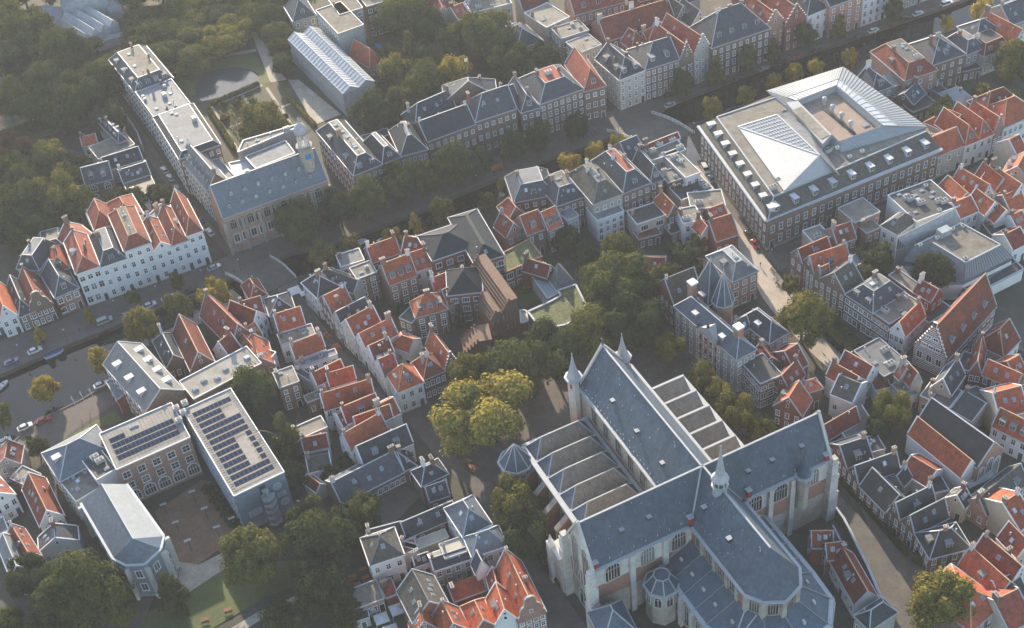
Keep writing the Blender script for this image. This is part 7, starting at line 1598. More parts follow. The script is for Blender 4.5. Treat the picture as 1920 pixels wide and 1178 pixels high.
H(7,(-68.4,275.6),(-66.1,279.5),(-70.3,281.6),'f',0,'w','G',1,'small white walled yard block behind the brick tower house')
H(6.5,(-61.4,272.1),(-56.3,267.1),(-62.5,275.8),'f',0,'g','k',1,'grey flat roofed infill between tower house and lane house')
H(6.5,(-50.2,259.3),(-47.3,261.6),(-52.8,264.5),'f',0,'w','G',1,'pale terrace with potted plants beside the long orange roof')
H(7.5,(-43.2,246.2),(-33.7,249.2),(-46.1,249.2),'x',3.5,'w','o',1,'orange roofed house with grey gable at the corner of the square')
H(8,(-36.5,247.9),(-31.7,250.4),(-40.8,253.1),'x',3,'w','o',1,'orange roof wedge at the end of the lane')
H(9,(11.7,172.8),(19.4,174.9),9,'h',5.5,'stone','churchslate',0,'small slate pyramid roofed annex at the foot of the south transept',name='annex',cat='annex',ch=0)
def TR(p,h,r,kind,col,label,g=None,name='broadleaf_tree'): return tree(p[0],p[1],h,r,kind,col,label,name,g)
GQT='trees along the far quay'
TR((-62.2,333.1),15,7.2,'R','d','largest dark tree on the far quay, standing before the academy hall',GQT)
TR((-49.7,341.2),13,5.8,'r','d','dark green quay tree just right of the academy hall',GQT)
TR((-39.9,341.4),15,6.2,'R','g','quay tree with yellowing top before the cream machine roof house',GQT)
TR((-30.3,349.8),14,5.8,'r','g','quay tree before the house with the pyramid like slate roof',GQT)
TR((-21.6,351.4),12,4.5,'r','g','slimmer quay tree between two larger ones, left of the wide double ridge house',GQT)
TR((-13.1,355.0),15,6.8,'R','g','tall quay tree before the wide brick house with double slate ridge',GQT)
TR((-3.8,358.7),10,3.8,'r','d','small dark quay tree beside the orange cart',GQT)
TR((6.1,363.3),11,4.4,'r','d','dark quay tree before the slim dark roofed house',GQT)
TR((15.3,367.4),11,4.6,'r','d','dark quay tree before the house with one white dormer',GQT)
TR((27.8,372.2),10.5,4.2,'r','d','quay tree nearest the white railed bridge on the left',GQT)
TR((65.7,388.2),11,4.0,'r','g','slender quay tree before the brown stepped gable',GQT)
TR((78.1,394.9),11,3.6,'t','o','yellow topped slender tree before the grey stepped gable',GQT)
TR((89.7,398.9),10,3.4,'r','g','small quay tree before the orange pediment of the mansion',GQT)
TR((99.5,404.0),10,3.3,'t','g','small quay tree before the pink stepped gable',GQT)
TR((112.2,409.4),10.5,3.8,'r','g','quay tree before the white plastered house near the top',GQT)
TR((125.1,413.8),10,3.2,'t','o','yellowish quay tree before the sandy brick house near the top',GQT)
TR((145.6,419.4),10,3.4,'r','g','quay tree before the columned house at the top edge',GQT)
TR((-137.0,302.1),7,2.4,'t','v','small yellow green tree on the left quay before the curved gable',GQT)
TR((-123.8,308.7),6.5,2.1,'t','v','small yellow green tree at the left end of the white row',GQT)
TR((-111.1,314.0),6.5,2.1,'r','g','small dull tree on the quay before the slate mansard white house',GQT)
TR((-98.6,318.9),6.5,2.2,'r','o','small yellowing tree on the quay before the grey strip white house',GQT)
GN='trees leaning over the left canal'
TR((-105.1,297.2),12.5,5.4,'R','o','broad olive tree overhanging the canal, widest of the three by the white row',GN)
TR((-95.2,302.9),12,4.4,'r','o','olive tree between two others at the canal edge by the white row',GN)
TR((-85.9,307.6),11.5,4.3,'r','v','yellow olive tree nearest the left bridge',GN)
TR((-116.5,286.7),8.5,3.4,'r','v','yellow orange tree at the slate gable of the college',GN)
TR((-130.9,278.1),9,3.9,'r','v','lone golden tree on the quay beside parked cars with its trunk showing',GN)
TR((-142.3,269.2),9,3.8,'r','g','dark tree cut by the left picture edge at the quay',GN)
TR((-133.7,315.0),4.5,2.3,'r','u','reddish bush beside the salmon brick house',GN)
GB_='trees on the near bank of the canal'
for p,h,r,k,c,l in [((-54.2,318.2),11,4.6,'R','o','yellow green tree just right of the left bridge'),((-46.1,322.4),10,4.0,'r','o','olive tree behind the grey flat block by the canal'),((-33.8,324.7),9.5,3.5,'r','o','olive tree beside a moored white boat'),((-26.4,332.8),8.5,2.6,'t','v','small golden tree left of the slate institute'),((-18.0,335.3),10,4.2,'r','o','yellow green tree rising behind the slate institute'),((-3.5,339.2),8,2.7,'r','g','small tree between the institute and the zinc dormer house'),((3.2,344.2),9.5,3.6,'r','o','olive tree before the mansard house with zinc dormer'),((23.3,352.7),9,3.8,'r','v','golden tree, leftmost of three beside the bridge'),((32.0,356.8),8.5,3.4,'r','v','golden tree, middle of three beside the bridge'),((40.2,360.4),9,3.8,'r','v','golden tree, rightmost of three beside the bridge'),((73.1,373.8),9,3.4,'r','v','yellow tree with rusty top at the museum corner'),((85.3,379.2),8,3.0,'r','v','yellow tree behind the museum gravel roof'),((95.4,384.5),8,2.9,'r','v','second yellow tree behind the museum gravel roof'),((103.7,389.6),8.5,3.2,'r','v','third yellow tree behind the museum zinc roof'),((110.9,391.0),8,2.8,'r','v','fourth yellow tree behind the museum zinc roof'),((123.5,394.8),7.5,2.6,'r','v','golden tree peeping over the top corner of the museum'),((174.9,413.0),9,3.8,'r','v','golden tree by the canal near the top right corner'),((161.6,410.1),7,2.4,'r','v','small golden tree by the canal behind slate roofs')]: TR(p,h,r,k,c,l,GB_)
GS_='trees round the church square'
for p,h,r,k,c,l in [((-10.0,244.3),18,12.6,'R','y','huge golden green tree on the church square'),((-0.5,260.9),16,9,'R','g','dark tree behind the golden giant on the square'),((-13.2,260.9),14,6.5,'R','o','olive tree beside the stepped gable house at the square'),((9.4,265.4),15,8.6,'R','d','dark tree below the angular grass roof'),((20.8,271.8),15,8.2,'R','g','dark olive tree right of the angular grass roof'),((30.5,289.5),17,11,'R','g','very broad dark tree beside the grey tile pyramid'),((32.7,271.6),16,9,'R','d','tall dark tree at the edge of the shaded square'),((33.1,307.6),11,5.4,'R','o','round olive tree before the cream house with green grey roof'),((40.1,289.4),12,4.6,'r','o','smaller olive tree at the right shoulder of the broad dark tree'),((41.3,263.6),11,4.2,'R','o','lone olive tree before the courthouse'),((47.9,252.1),10,4.3,'R','o','yellow olive tree, first in the row beside the church'),((50.6,245.9),10,4.2,'R','y','golden olive tree, second in the row beside the church'),((53.9,238.0),11,5.2,'R','o','golden olive tree, third in the row beside the church'),((59.2,233.6),9,3.6,'r','o','small olive tree, last in the row by the transept'),((-4.3,214.4),15,6.8,'R','o','yellow topped tree beside the octagonal chapel'),((-2.9,205.6),13,6,'R','d','dark tree in the shade of the south aisle'),((77.7,267.2),15,7.6,'R','y','big golden tree by the bright street and courthouse'),((78.8,286.2),7,2.4,'r','o','small clipped tree by the parked bicycles'),((92.6,232.5),11,5.2,'R','y','round golden tree between the gabled yards and the chapel'),((87.1,228.8),9,3.6,'r','d','dark tree in the shade beside the round golden tree'),((87.4,174.8),15,7.6,'R','y','large golden round tree on the street corner at lower right')]: TR(p,h,r,k,c,l,GS_)
GY='trees in walled yards'
for p,h,r,k,c,l in [((104.1,291.4),10,5.2,'r','d','dark tree in the yard behind the bright street corner houses'),((98.9,286.1),8,3.8,'r','g','lower dark tree beside the white yard annex'),((118.3,282.2),12,5.6,'R','d','dark tree before the zinc hall'),((121.6,281.0),8,3,'r','o','yellowing bush tree beside the dark tree at the zinc hall'),((125.2,274.2),5,2.2,'r','o','small yellow shrub tree below the zinc hall'),((142.7,351.7),12,6.2,'R','d','dark garden tree beside the zinc garden pavilion'),((159.1,365.2),9,3.8,'r','o','olive garden tree above the red hipped roof'),((172.7,375.7),15,7.4,'R','o','great weeping olive tree at the right edge'),((162.9,356.8),9,5,'r','d','dark shrub mass under the weeping tree'),((119.0,310.1),4,1.6,'r','o','tiny yellow bush on a roof terrace') if 0 else ((168.1,362.7),6,3,'r','o','yellow bush behind the white fronted row'),((18.7,317.0),9,5,'r','d','dark garden tree behind the orange roofed pair'),((23.8,309.2),7,4.2,'r','d','dark shrub tree above the broad dark tree'),((52.8,303.6),8,4.2,'r','d','dark garden tree by the red and zinc garden house'),((57.1,310.1),6,2.6,'r','o','small yellow green garden tree by the tan gable'),((49.6,307.7),6,3,'r','g','green shrub tree beside the garden path'),((45.8,298.8),6,3.2,'r','g','low green shrub beside the red garden house'),((53.4,297.9),6,3,'r','d','dark shrub before the courthouse garden'),((-14.7,288.1),9,2.2,'t','d','dark climber clad conifer between hipped house and brick wing'),((-32.6,296.5),5,2,'r','d','small dark court tree below the iron balcony')]: TR(p,h,r,k,c,l,GY)
GC='trees round the college garden'
for p,h,r,k,c,l in [((-71.3,263.6),15,6.6,'R','g','round olive tree right of the college link roof'),((-61.6,244.4),19,4.8,'T','o','tall pointed olive tree beside the blue mural wall'),((-60.6,234.2),9,4.6,'r','d','dark undergrowth tree below the pointed tree'),((-130.0,257.5),7,3.1,'r','d','round clipped dark tree by the parked cars'),((-67.3,207.7),17,7.8,'R','g','large olive tree between brick court and lawn'),((-55.6,218.4),12,5.6,'R','g','olive tree behind the spiral stair'),((-52.8,208.8),17,8.6,'R','d','large dark tree right of the lawn'),((-51.9,197.7),14,6.8,'R','d','dark tree above the path at the bottom'),((-46.0,192.3),7,4,'r','d','dark tree beside the black shed'),((-106.8,202.4),18,10.5,'R','g','widest olive dark tree at the bottom left'),((-100.7,199.2),13,5.5,'R','g','olive tree with pale trunks at the bottom left') ,((-122.1,210.5),12,6,'R','d','dark tree before the pale ribbed house'),((-87.4,201.9),14,5.0,'T','d','dark conifer before the college chapel end'),((-42.4,221.5),9,4.8,'R','g','round dark green tree in the almshouse court'),((-47.6,220.2),8,3.6,'r','d','darker tree at the west end of the almshouse court'),((-126.4,201.0),8,4,'r','g','dull tree in the bottom left corner'),((-116.6,199.0),9,5,'r','d','dark tree at the bottom edge below the white houses'),((-61.0,192.1),7,5.5,'r','d','dark shrub tree at the bottom edge beside the path'),((-45.0,215.6),7,3,'r','d','small dark tree beside the mottled slate house'),((-51.5,238.1),5,3.2,'r','d','dark shrubs behind the low orange roof') ,((-46.7,240.1),5,2.6,'r','d','dark climber shrubs above the almshouse range')]: TR(p,h,r,k,c,l,GC)
for i,(p) in enumerate([(-82.6,237.3),(-80.7,234.3),(-78.9,231.4),(-77.0,228.2),(-75.0,224.8)]): TR(p,2.6,1.8,'r','d',('first','second','third','fourth','fifth')[i]+' clipped dark shrub from the arched windows along the mural wall','shrubs along the mural wall','garden_shrub')
# dense wood of the botanical garden
GP='trees of the botanical garden wood'
ORD=['nearest','second nearest','third nearest','fourth nearest','fifth nearest','sixth nearest','seventh nearest','eighth nearest','ninth nearest','tenth nearest','eleventh nearest','twelfth nearest','thirteenth nearest','fourteenth nearest','fifteenth nearest','sixteenth nearest','seventeenth nearest','eighteenth nearest','nineteenth nearest','twentieth nearest']
LM=[(((-92.8,432.7)),'the round pond'),(((-60.9,436.7)),'the tall modern greenhouse'),(((-126.4,454.1)),'the far end of the long faculty block'),(((-153.6,419.6)),'the seats on the clearing'),(((-147.3,481.5)),'the rounded glass bays'),(((-155.8,399.2)),'the garden villa') ,(((-41.4,436.2)),'the orange garden house'),(((-10.1,399.0)),'the pointed slate cross wing'),(((-148.4,357.2)),'the back of the white quay row'),(((-185.6,485.9)),'the top left corner'),(((18.6,430.7)),'the pink chimneyed slate house'),(((-166.7,389.1)),'the left picture edge'),(((-117.5,495.1)),'the top edge above the pond')]
CNT={}
def ranklabel(desc,p,src=None):
    q=min(LM,key=lambda l:(l[0][0]-p[0])**2+(l[0][1]-p[1])**2); return desc,q
PK=[((-131.6,489.3),9,'g'),((-121.2,489.4),9,'d'),((-110.4,485.7),9,'o'),((-98.8,482.7),9,'g'),((-88.3,479.5),9,'d'),((-79.0,478.2),9,'g'),((-69.8,478.5),9,'o'),((-137.4,502.2),9,'d'),((-94.4,492.4),9,'g'),((-186.6,505.0),9,'g'),((-177.6,502.1),9,'d'),((-167.8,500.8),9,'o'),((-158.5,502.0),9,'g'),((-26.0,468.6),9,'g'),((-16.0,464.4),9,'o'),((-85.0,475.9),9,'g'),((-38.1,471.4),9,'d'),((-2.0,464.0),9,'g'),((-177.0,476.6),9,'g'),((-164.7,467.4),8,'g'),((-151.7,448.6),10,'d'),((-140.3,438.0),9,'g'),((-167.1,447.2),10,'d'),((-153.5,427.9),10,'d'),((-167.9,420.7),8,'g'),((-142.3,417.2),9,'d'),((-133.9,423.9),8,'d'),((-157.5,415.3),8,'d'),((-129.6,406.5),6,'d'),((-147.7,410.1),7,'d'),((-173.0,466.1),8,'g'),((-147.1,455.0),8,'d'),((-183.0,491.8),8,'o'),((-134.5,442.5),7,'g'),((-157.7,384.2),8,'u'),((-161.8,377.6),8,'u'),((-147.3,386.0),6.5,'o'),((-156.3,367.4),9,'g'),((-150.5,375.4),8,'d'),((-147.6,359.4),8,'d'),((-139.1,359.7),8,'o'),((-131.8,356.4),6,'g'),((-140.3,373.5),6,'g'),((-153.6,353.1),8,'d'),((-143.1,349.1),7,'d'),((-121.3,358.1),4.5,'d'),((-115.4,358.9),4,'d'),((-107.1,361.0),4,'d'),((-156.4,350.1),7,'d'),((-147.0,344.5),6,'d'),((-139.6,382.2),5,'d'),((-133.0,373.6),4.5,'d'),((-125.1,355.2),4,'d'),((-110.5,363.6),3,'g'),((-120.4,464.2),9,'g'),((-108.2,462.7),10,'g'),((-116.4,445.8),9,'d'),((-104.6,441.2),8,'g'),((-93.4,451.9),10,'o'),((-126.8,459.2),7,'g'),((-98.7,468.3),9,'d'),((-113.7,477.2),9,'g'),((-127.3,474.7),8,'g'),((-85.4,466.2),8,'o'),((-90.0,459.5),8,'o'),((-76.1,389.5),7.5,'o'),((-73.7,452.9),6,'g'),((-68.4,442.8),5,'u'),((-71.7,430.6),4.5,'g'),((-77.3,465.2),7,'d'),((-73.2,442.8),4.5,'g'),((-38.0,388.2),7.5,'d'),((-25.0,422.9),6,'T'),((-26.4,445.6),11,'g'),((-18.9,435.8),8,'d'),((-10.5,431.8),6.5,'g'),((1.4,427.8),10,'g'),((-10.5,409.5),6,'v'),((-21.0,400.7),8,'g'),((-30.5,414.3),6.5,'o'),((-27.2,393.3),6.5,'g'),((8.9,409.5),7,'g'),((13.8,401.1),6,'d'),((21.7,413.6),5.5,'d'),((6.8,418.5),7,'d'),((-17.2,420.1),6,'d'),((-31.6,426.7),5,'g'),((-35.6,407.0),4,'d'),((-32.1,387.0),4,'d'),((-20.5,387.8),5,'o'),((17.4,411.1),5,'d'),((-5.5,399.2),4,'d')]

DN={'g':'mid green','d':'dark green','o':'yellowish green','u':'reddish brown','v':'bright golden','T':'tall pointed'}
todo={}
for it in PK:
    p,r,c=it; q=min(range(len(LM)),key=lambda i:(LM[i][0][0]-p[0])**2+(LM[i][0][1]-p[1])**2); todo.setdefault((c,q),[]).append((((LM[q][0][0]-p[0])**2+(LM[q][0][1]-p[1])**2),it))
for (c,q),L_ in todo.items():
    L_.sort(key=lambda a:a[0])
    for k,(d_,(p,r,_)) in enumerate(L_):
        lab=(DN[c]+' garden tree '+ORD[k]+' to ' if len(L_)>1 else 'only '+DN[c]+' garden tree near ')+LM[q][1]
        hh=min(17,r*1.75+2)
        if (p[0]-LM[0][0][0])**2+(p[1]-LM[0][0][1])**2<60**2 and p[1]>LM[0][0][1]-5: hh=min(hh,8.5)
        if c=='T': TR(p,17,r*.9,'T','o',lab,GP)
        else: TR(p,hh,r,'r' if r<7 else 'R',c,lab,GP)
GH='clumps in the hedged garden beds'
rnd=random.Random(21)
bed=[((-96.1,415.6)),((-83.3,421.4)),((-65.2,396.5)),((-84.0,389.3))]
CL=[]
for i in range(16):
    a,b_=rnd.random(),rnd.random(); p=Vector(bed[0]).lerp(Vector(bed[1]),a).lerp(Vector(bed[3]).lerp(Vector(bed[2]),a),b_)
    CL.append((p.x,p.y))
CL.sort(key=lambda a:(a[0]-LM[0][0][0])**2+(a[1]-LM[0][0][1])**2)
for k,p in enumerate(CL): TR(p,rnd.uniform(1.2,2.6),rnd.uniform(1.0,1.9),'r',rnd.choice('gouu'),'low shrub clump in the hedged garden beds, '+ORD[k]+' to the pond',GH,'garden_shrub')
b=MB()
for i in range(2500):
    x=rnd.uniform(0,1);y=rnd.uniform(0,1); p=Vector(bed[0]).lerp(Vector(bed[1]),x).lerp(Vector(bed[3]).lerp(Vector(bed[2]),x),y); z=.05+rnd.random()*.4; s=.22
    b.face([(p.x-s,p.y,z),(p.x,p.y-s,z+.1),(p.x+s,p.y,z),(p.x,p.y+s,z+.12)])
struct('ground_cover',b,'L_olive','stuff',fix=False)
def hedge(name,label,line,w,h,col):
    b=MB(); 
    for i in range(len(line)-1):
        f=Fr(line[i],line[i+1]); n=int(f.w*w*26)
        b.prism([f.p(0,-w/2),f.p(f.w,-w/2),f.p(f.w,w/2),f.p(0,w/2)],0,h*.86)
        for k in range(n):
            u=rnd.uniform(0,f.w);v=rnd.uniform(-w/2,w/2); z=h*rnd.uniform(.75,1.05) if rnd.random()<.6 else h*rnd.uniform(.1,1); 
            if z<h*.75: v=math.copysign(w/2*1.03,v)
            q=f.p(u,v); s=.18; d=Vector((rnd.uniform(-1,1),rnd.uniform(-1,1),rnd.uniform(-1,1))).normalized()*s; e=d.orthogonal().normalized()*s; c=Vector((*q,z)); b.face([c-d,c-e,c+d,c+e])
    return solo(name,b,col,label,'hedge',(*line[0],0))
hedge('clipped_hedge','yellow green clipped hedge on the left of the garden beds',[(-97.6,414.4),(-86.7,388.0)],1.4,1.8,'L_olive')
hedge('clipped_hedge','clipped hedge along the pond side of the garden beds',[(-97.1,417.2),(-80.6,426.8)],1.3,1.6,'L_green')
hedge('clipped_hedge','yellow green hedge on the greenhouse side of the beds',[(-69.8,416.1),(-59.4,396.7)],1.2,1.5,'L_olive')
hedge('clipped_hedge','tall dark hedge bordering the garden clearing at the left',[(-170.6,409.0),(-153.1,416.2),(-134.0,422.3)],3,4,'L_dark')
hedge('garden_thicket','long dark thicket along the courthouse side of the bright paving',[(85.6,274.9),(86.8,269.3),(89.4,262.5),(91.6,258.6)],5.5,3.4,'L_dark')
hedge('ivy_strip','dark ivy strip at the foot of the brown row houses',[(76.2,217.1),(81.0,204.7),(85.4,192.9)],.8,2.6,'L_dark')
hedge('garden_thicket','dark bushes at the corner of the brown row houses',[(87.2,192.6),(90.1,189.6)],3,3,'L_dark')
hedge('garden_thicket','climber covered hedge at the top edge behind the long red roof',[(36.7,437.0),(51.3,443.8),(66.4,446.2)],4,4,'L_dark')
hedge('garden_thicket','low planting on the courtyard lawn of the institute',[(-0.0,300.1),(7.2,303.1)],4,1.2,'L_olive')
hedge('garden_thicket','dark bushes below the south aisle of the church',[(-0.9,212.4),(2.0,202.3),(5.2,195.6)],3,2.2,'L_dark')
# ---------------- cars, boats, people and street things ----------------
qa=Fr((-147.6,291.3),(-65.4,331.0)).ang; qb=Fr((49.4,377.0),(166.3,427.0)).ang
al=Fr((-91.7,345.3),(-110.0,380.4)).ang; mu=Fr((65.9,351.8),(74.0,307.0)).ang
CQ='cars parked along the left quay'
for p,a,c,l,v,g in [((-145.0,295.2),qa,'carblue','blue car parked at the far left of the quay',0,CQ),((-138.8,298.9),qa,'carwhite','long white car parked beside the blue covered boat',0,CQ),
((-119.7,308.4),qa,'carsilver','pale van parked on the left quay below the white row',1,CQ),((-113.5,310.2),qa,'carblue','blue car half under the broad olive tree',0,CQ),((-106.9,313.1),qa,'carwhite','white car with dark windscreen below the white row',0,CQ),((-101.6,315.5),qa,'carwhite','white car half hidden behind a small tree on the quay',0,CQ),((-94.6,317.7),qa,'carblack','black car nearest the left bridge on the quay',0,CQ),((-88.7,327.2),qa,'carsilver','silver car at the door of the white corner house',0,CQ),
((-117.0,281.5),qa,'carwhite','white car on the near bank beside the brick stair porch',0,'cars on the near bank'),((-131.4,270.2),qa,'carred','red car on the near bank beside the golden tree',0,'cars on the near bank'),((-136.1,268.3),qa,'carwhite','white car behind the red car on the near bank',0,'cars on the near bank'),((-141.1,263.6),qa,'carwhite','white car at the left picture edge by the round dark tree',0,'cars on the near bank'),
((-109.7,380.7),al,'carsilver','silver car at the far end of the line in the alley',0,'cars in the alley'),((-107.3,376.1),al,'carsilver','silver car second in the line in the alley',0,'cars in the alley'),((-104.1,369.7),al,'cargrey','grey car third in the line in the alley',0,'cars in the alley'),((-100.0,361.8),al,'carblack','black car fourth in the line in the alley',0,'cars in the alley'),((-97.3,356.1),al,'carred','dark red car fifth in the line in the alley',0,'cars in the alley'),((-95.0,351.5),al,'carblack','black car before the last in the alley',0,'cars in the alley'),((-91.5,344.7),al,'carwhite','pale car at the mouth of the alley beside the academy',0,'cars in the alley'),
((60.8,385.0),qb,'carsilver','silver car parked at the right end of the bridge railing',0,'cars on the upper quay'),((61.3,391.0),qb,'carblack','black car before the cream corner house terrace',0,'cars on the upper quay'),((86.3,396.7),qb,'carblack','black car below the mansion pediment, left',0,'cars on the upper quay'),((95.6,400.1),qb,'cargrey','grey car below the mansion, right',0,'cars on the upper quay'),((102.6,402.7),qb,'carblack','black car near the pink stepped gable',0,'cars on the upper quay'),((107.7,404.7),qb,'carred','red car on the upper quay',0,'cars on the upper quay'),((115.9,407.8),qb,'carblack','dark car before the white plastered quay house',0,'cars on the upper quay'),((132.3,413.4),qb,'carblack','black car left of the white car under the sandy house',0,'cars on the upper quay'),((137.7,415.8),qb,'carwhite','white hatchback on the upper quay between two dark cars',0,'cars on the upper quay'),((150.2,421.7),qb,'carblack','black car left of the white car near the top edge',0,'cars on the upper quay'),((155.8,423.4),qb,'carwhite','white car near the top edge on the upper quay',0,'cars on the upper quay'),((167.5,427.9),qb,'carwhite','white van at the top edge on the upper quay',1,'cars on the upper quay'),
((65.9,347.9),mu,'carwhite','white van parked against the museum side wall',1,'cars beside the museum'),((66.9,342.4),mu,'carblue','blue car behind the white van beside the museum',0,'cars beside the museum'),((72.7,313.9),mu,'carblack','black car near the front corner of the museum',0,'cars beside the museum'),((73.7,309.5),mu,'carred','red car behind the black car at the museum corner',0,'cars beside the museum'),
((151.9,334.0),qb-.1,'carblack','black car in the shaded street right of the museum',0,'cars in the shaded right street'),((160.5,338.7),qb-.1,'cargrey','dark grey car at the right edge of the shaded street',0,'cars in the shaded right street'),((132.9,258.5),1.9,'carblue','dark blue car in the parking yard behind the striped house',0,'cars in the parking yard'),((133.4,254.2),1.9,'carblack','black car in the parking yard at the right edge',0,'cars in the parking yard')]: car(*p,a,c,l,bool(v),g)
boat(*(-133.6,298.4),qa,6,2.2,'bluecloth','white boat under a bright blue cover moored at the left quay')
boat(*(-119.9,305.4),qa,4,1.5,'d','small dark open boat moored below the pale van',False)
boat(*(-146.5,287.6),qa+.5,4,1.5,'white','white boat tip at the left picture edge',False)
boat(*(-45.6,332.2),qb+.1,8,2.8,'g','grey canopied boat moored right of the left bridge')
boat(*(-36.0,333.3),qb,6,2,'white','white open boat moored behind the olive tree',False)
boat(*(66.9,375.0),qb,5,1.8,'d','dark open boat beside the museum corner',False)
t=thing('delivery_cart','bright orange red transport cart on the far quay between two trees','cart',(*(0.3,360.6),0)); f=Fr((-0.7,360.3),(2.8,361.6)); b=MB(); b.box((*(0.3,360.6),.5),3.4,1.6,1.1,f.ang); part('cargo_box',b,'orangeplastic',t); b=MB(); b.box((*(1.9,361.2),.4),1.2,1.2,1.6,f.ang); part('cab',b,'orangeplastic',t)
for s in(-1.2,1.2):
    for k in(-.8,.8): b=MB(); q=Vector((0.3,360.6))+f.u*s+f.v*k; b.bar((q.x-f.v.x*.1,q.y-f.v.y*.1,.3),(q.x+f.v.x*.1,q.y+f.v.y*.1,.3),.6,.6); part('wheel',b,'tyre',t)
for i,(p,w_) in enumerate([((-86.1,234.8),'beside the arched door'),((-82.4,228.8),'nearest the shrub row'),((-89.4,225.3),'left of the paved court'),((-85.7,219.1),'at the lower left of the court'),((-78.8,222.3),'between shrubs and large tree'),((-75.2,224.6),'against the mural wall'),((-93.1,231.6),'by the left arched windows')]): flat_lamp(*p,4.2,.3,'lamp post with white oblong head '+w_)
fl=[((-116.2,271.3),'pale blue flag drooping, nearest the stair porch'),((-118.6,270.5),'pale blue flag drooping, middle of three'),((-120.7,269.0),'pale blue flag drooping, leftmost of three')]
for p,l in fl:
    t=thing('flagpole','white flagpole with '+l,'flagpole',(*p,0),'flagpoles on the college lawn'); b=MB(); b.ring((*p,0),[(.1,0),(.05,9.5)],8); part('pole',b,'white',t)
    b=MB(); b.face([(p[0],p[1],9.4),(p[0]-.5,p[1]+.1,9.1),(p[0]-.35,p[1]+.25,7.2),(p[0]-.05,p[1]+.05,7.4)]); part('flag',b,'muralpale',t)
for p,l in [((-49.6,320.1),'a quay'),]: pass
LP=[((-142.5,297.7),'between the two left parked cars'),((-129.8,301.9),'right of the blue covered boat'),((-116.6,312.4),'between van and blue car'),((-104.6,316.7),'before the tallest white house'),((-91.4,321.7),'by the black car near the bridge'),((-80.4,324.8),'on the left bridge corner'),((41.4,370.7),'at the left bridge railing end'),((65.6,367.7),'at the right bridge railing end'),((76.9,301.6),'at the museum corner'),((136.2,408.3),'beside the white hatchback'),((83.0,254.3),'by the lit paving'),((163.2,339.6),'at the right end of the shaded street'),((-6.4,353.1),'before the double ridge house')]
for p,l in LP: lamp(*p,4.2,'slim street lamp with pale lantern '+l)
for i,p in enumerate([(76.3,298.0),(76.5,296.8),(77.0,295.9),(77.1,294.7),(76.3,293.2),(76.4,292.0),(76.6,291.0),(76.6,290.0),(78.3,296.7),(78.5,295.9),(78.7,295.0),(76.2,297.1)]): bike(*p,.5+i*1.3,ORD[i]+' bicycle to the museum corner in the jumble on the bright street','bicycles on the bright street')
for p,a,c,l in [((-110.9,320.5),1,'cloth','person in dark clothes walking by the tallest white house'),((77.5,297.9),2,'redcloth','person in red on the bright street'),((47.0,263.0),1,'white','person in a white shirt on the shaded church square'),((-82.3,324.1),2,'cloth','person crossing the left bridge'),((73.3,299.8),.4,'cloth','person in dark clothes near the bicycles'),((55.7,389.0),.5,'cloth','person at the head of the right bridge'),((-126.7,305.5),.5,'bluecloth','person in blue on the left quay'),((69.5,352.9),.5,'cloth','person beside the museum wall'),((-40.1,276.3),.5,'cloth','person walking in the narrow lane'),((-18.0,239.3),.6,'cloth','person on the church road')]: person(*p,a,c,l)
for i,(p,s,l) in enumerate([((-63.0,310.1),3.4,'large beige square cafe parasol at the bridge'),((-60.3,308.4),2.0,'smaller beige parasol beside the white corner house')]): parasol(*p,s,2.9,l)
for i,p in enumerate([(-53.8,291.7),(-52.8,290.5),(-50.8,286.5),(-50.2,285.6),(-41.8,271.5),(-41.0,270.5)]): bench(*p,.6,'orange cafe table in the narrow lane, '+ORD[i]+' to the left bridge','orangeplastic','cafe tables in the lane')
for i,p in enumerate([(-17.8,240.4),(-15.8,237.8),(-15.2,235.7),(-14.1,235.0),(-16.2,236.9)]): bench(*p,-.9,'wooden picnic table beside the church road, '+ORD[i]+' to the lane mouth','wood','picnic tables by the church road')
for i,p in enumerate([(-48.4,197.2),(-46.3,197.9),(-47.7,194.7),(-45.5,195.3),(-42.1,204.4),(-42.8,206.9),(-45.3,205.0),(-44.2,202.7)]): bench(*p,.3,'orange picnic table under dark trees by the flat roofed pub, number '+('one','two','three','four','five','six','seven','eight')[i]+' from the left','orangeplastic','picnic tables by the pub')
for p,l in [((-75.1,199.6),'grey picnic table on the lawn below the large olive tree'),((-80.4,197.5),'brown picnic table on the lawn near the bottom')]: bench(*p,.2,l,'wood','picnic tables on the lawn')
def tent(label,P,h):
    c=sum((Vector(p) for p in P),Vector((0,0)))/4; t=thing('canopy_tent',label,'canopy',(*c,0)); b=MB()
    for i in range(4): b.add([(*P[i],h),(*P[(i+1)%4],h),(*c,h+.7)],[(0,1,2)]); b.add([(*P[i],h),(*P[(i+1)%4],h),(*P[(i+1)%4],h-.3),(*P[i],h-.3)],[(0,1,2,3)])
    part('canopy',b,'whitemetal',t)
    for p in P: b=MB(); b.box((*p,0),.12,.12,h); part('pole',b,'whitemetal',t)
tent('white square canopy, left of the large pair beside the black shed',[(-39.3,189.0),(-36.1,189.8),(-37.0,192.6),(-40.1,191.8)],2.6)
tent('white square canopy against the steep mossy gable',[(-35.5,190.8),(-32.3,191.8),(-33.2,194.6),(-36.5,193.7)],2.8)
tent('white canopy cut by the bottom edge',[(-37.2,186.1),(-34.1,186.8),(-34.8,189.1),(-37.9,188.3)],2.6)
tent('little pale awning over the pub kitchen door',[(-40.7,193.1),(-39.4,193.4),(-39.7,194.1),(-41.0,193.8)],2.5)
for p,l in [((-160.0,420.6),'white garden seat, leftmost on the clearing'),((-156.3,421.6),'garden seat with blue cushion on the clearing'),((-150.6,421.0),'white garden seat beside the round table'),((-147.0,420.9),'white garden seat, rightmost on the clearing')]: bench(*p,.3,l,'whitemetal','garden seats on the clearing')
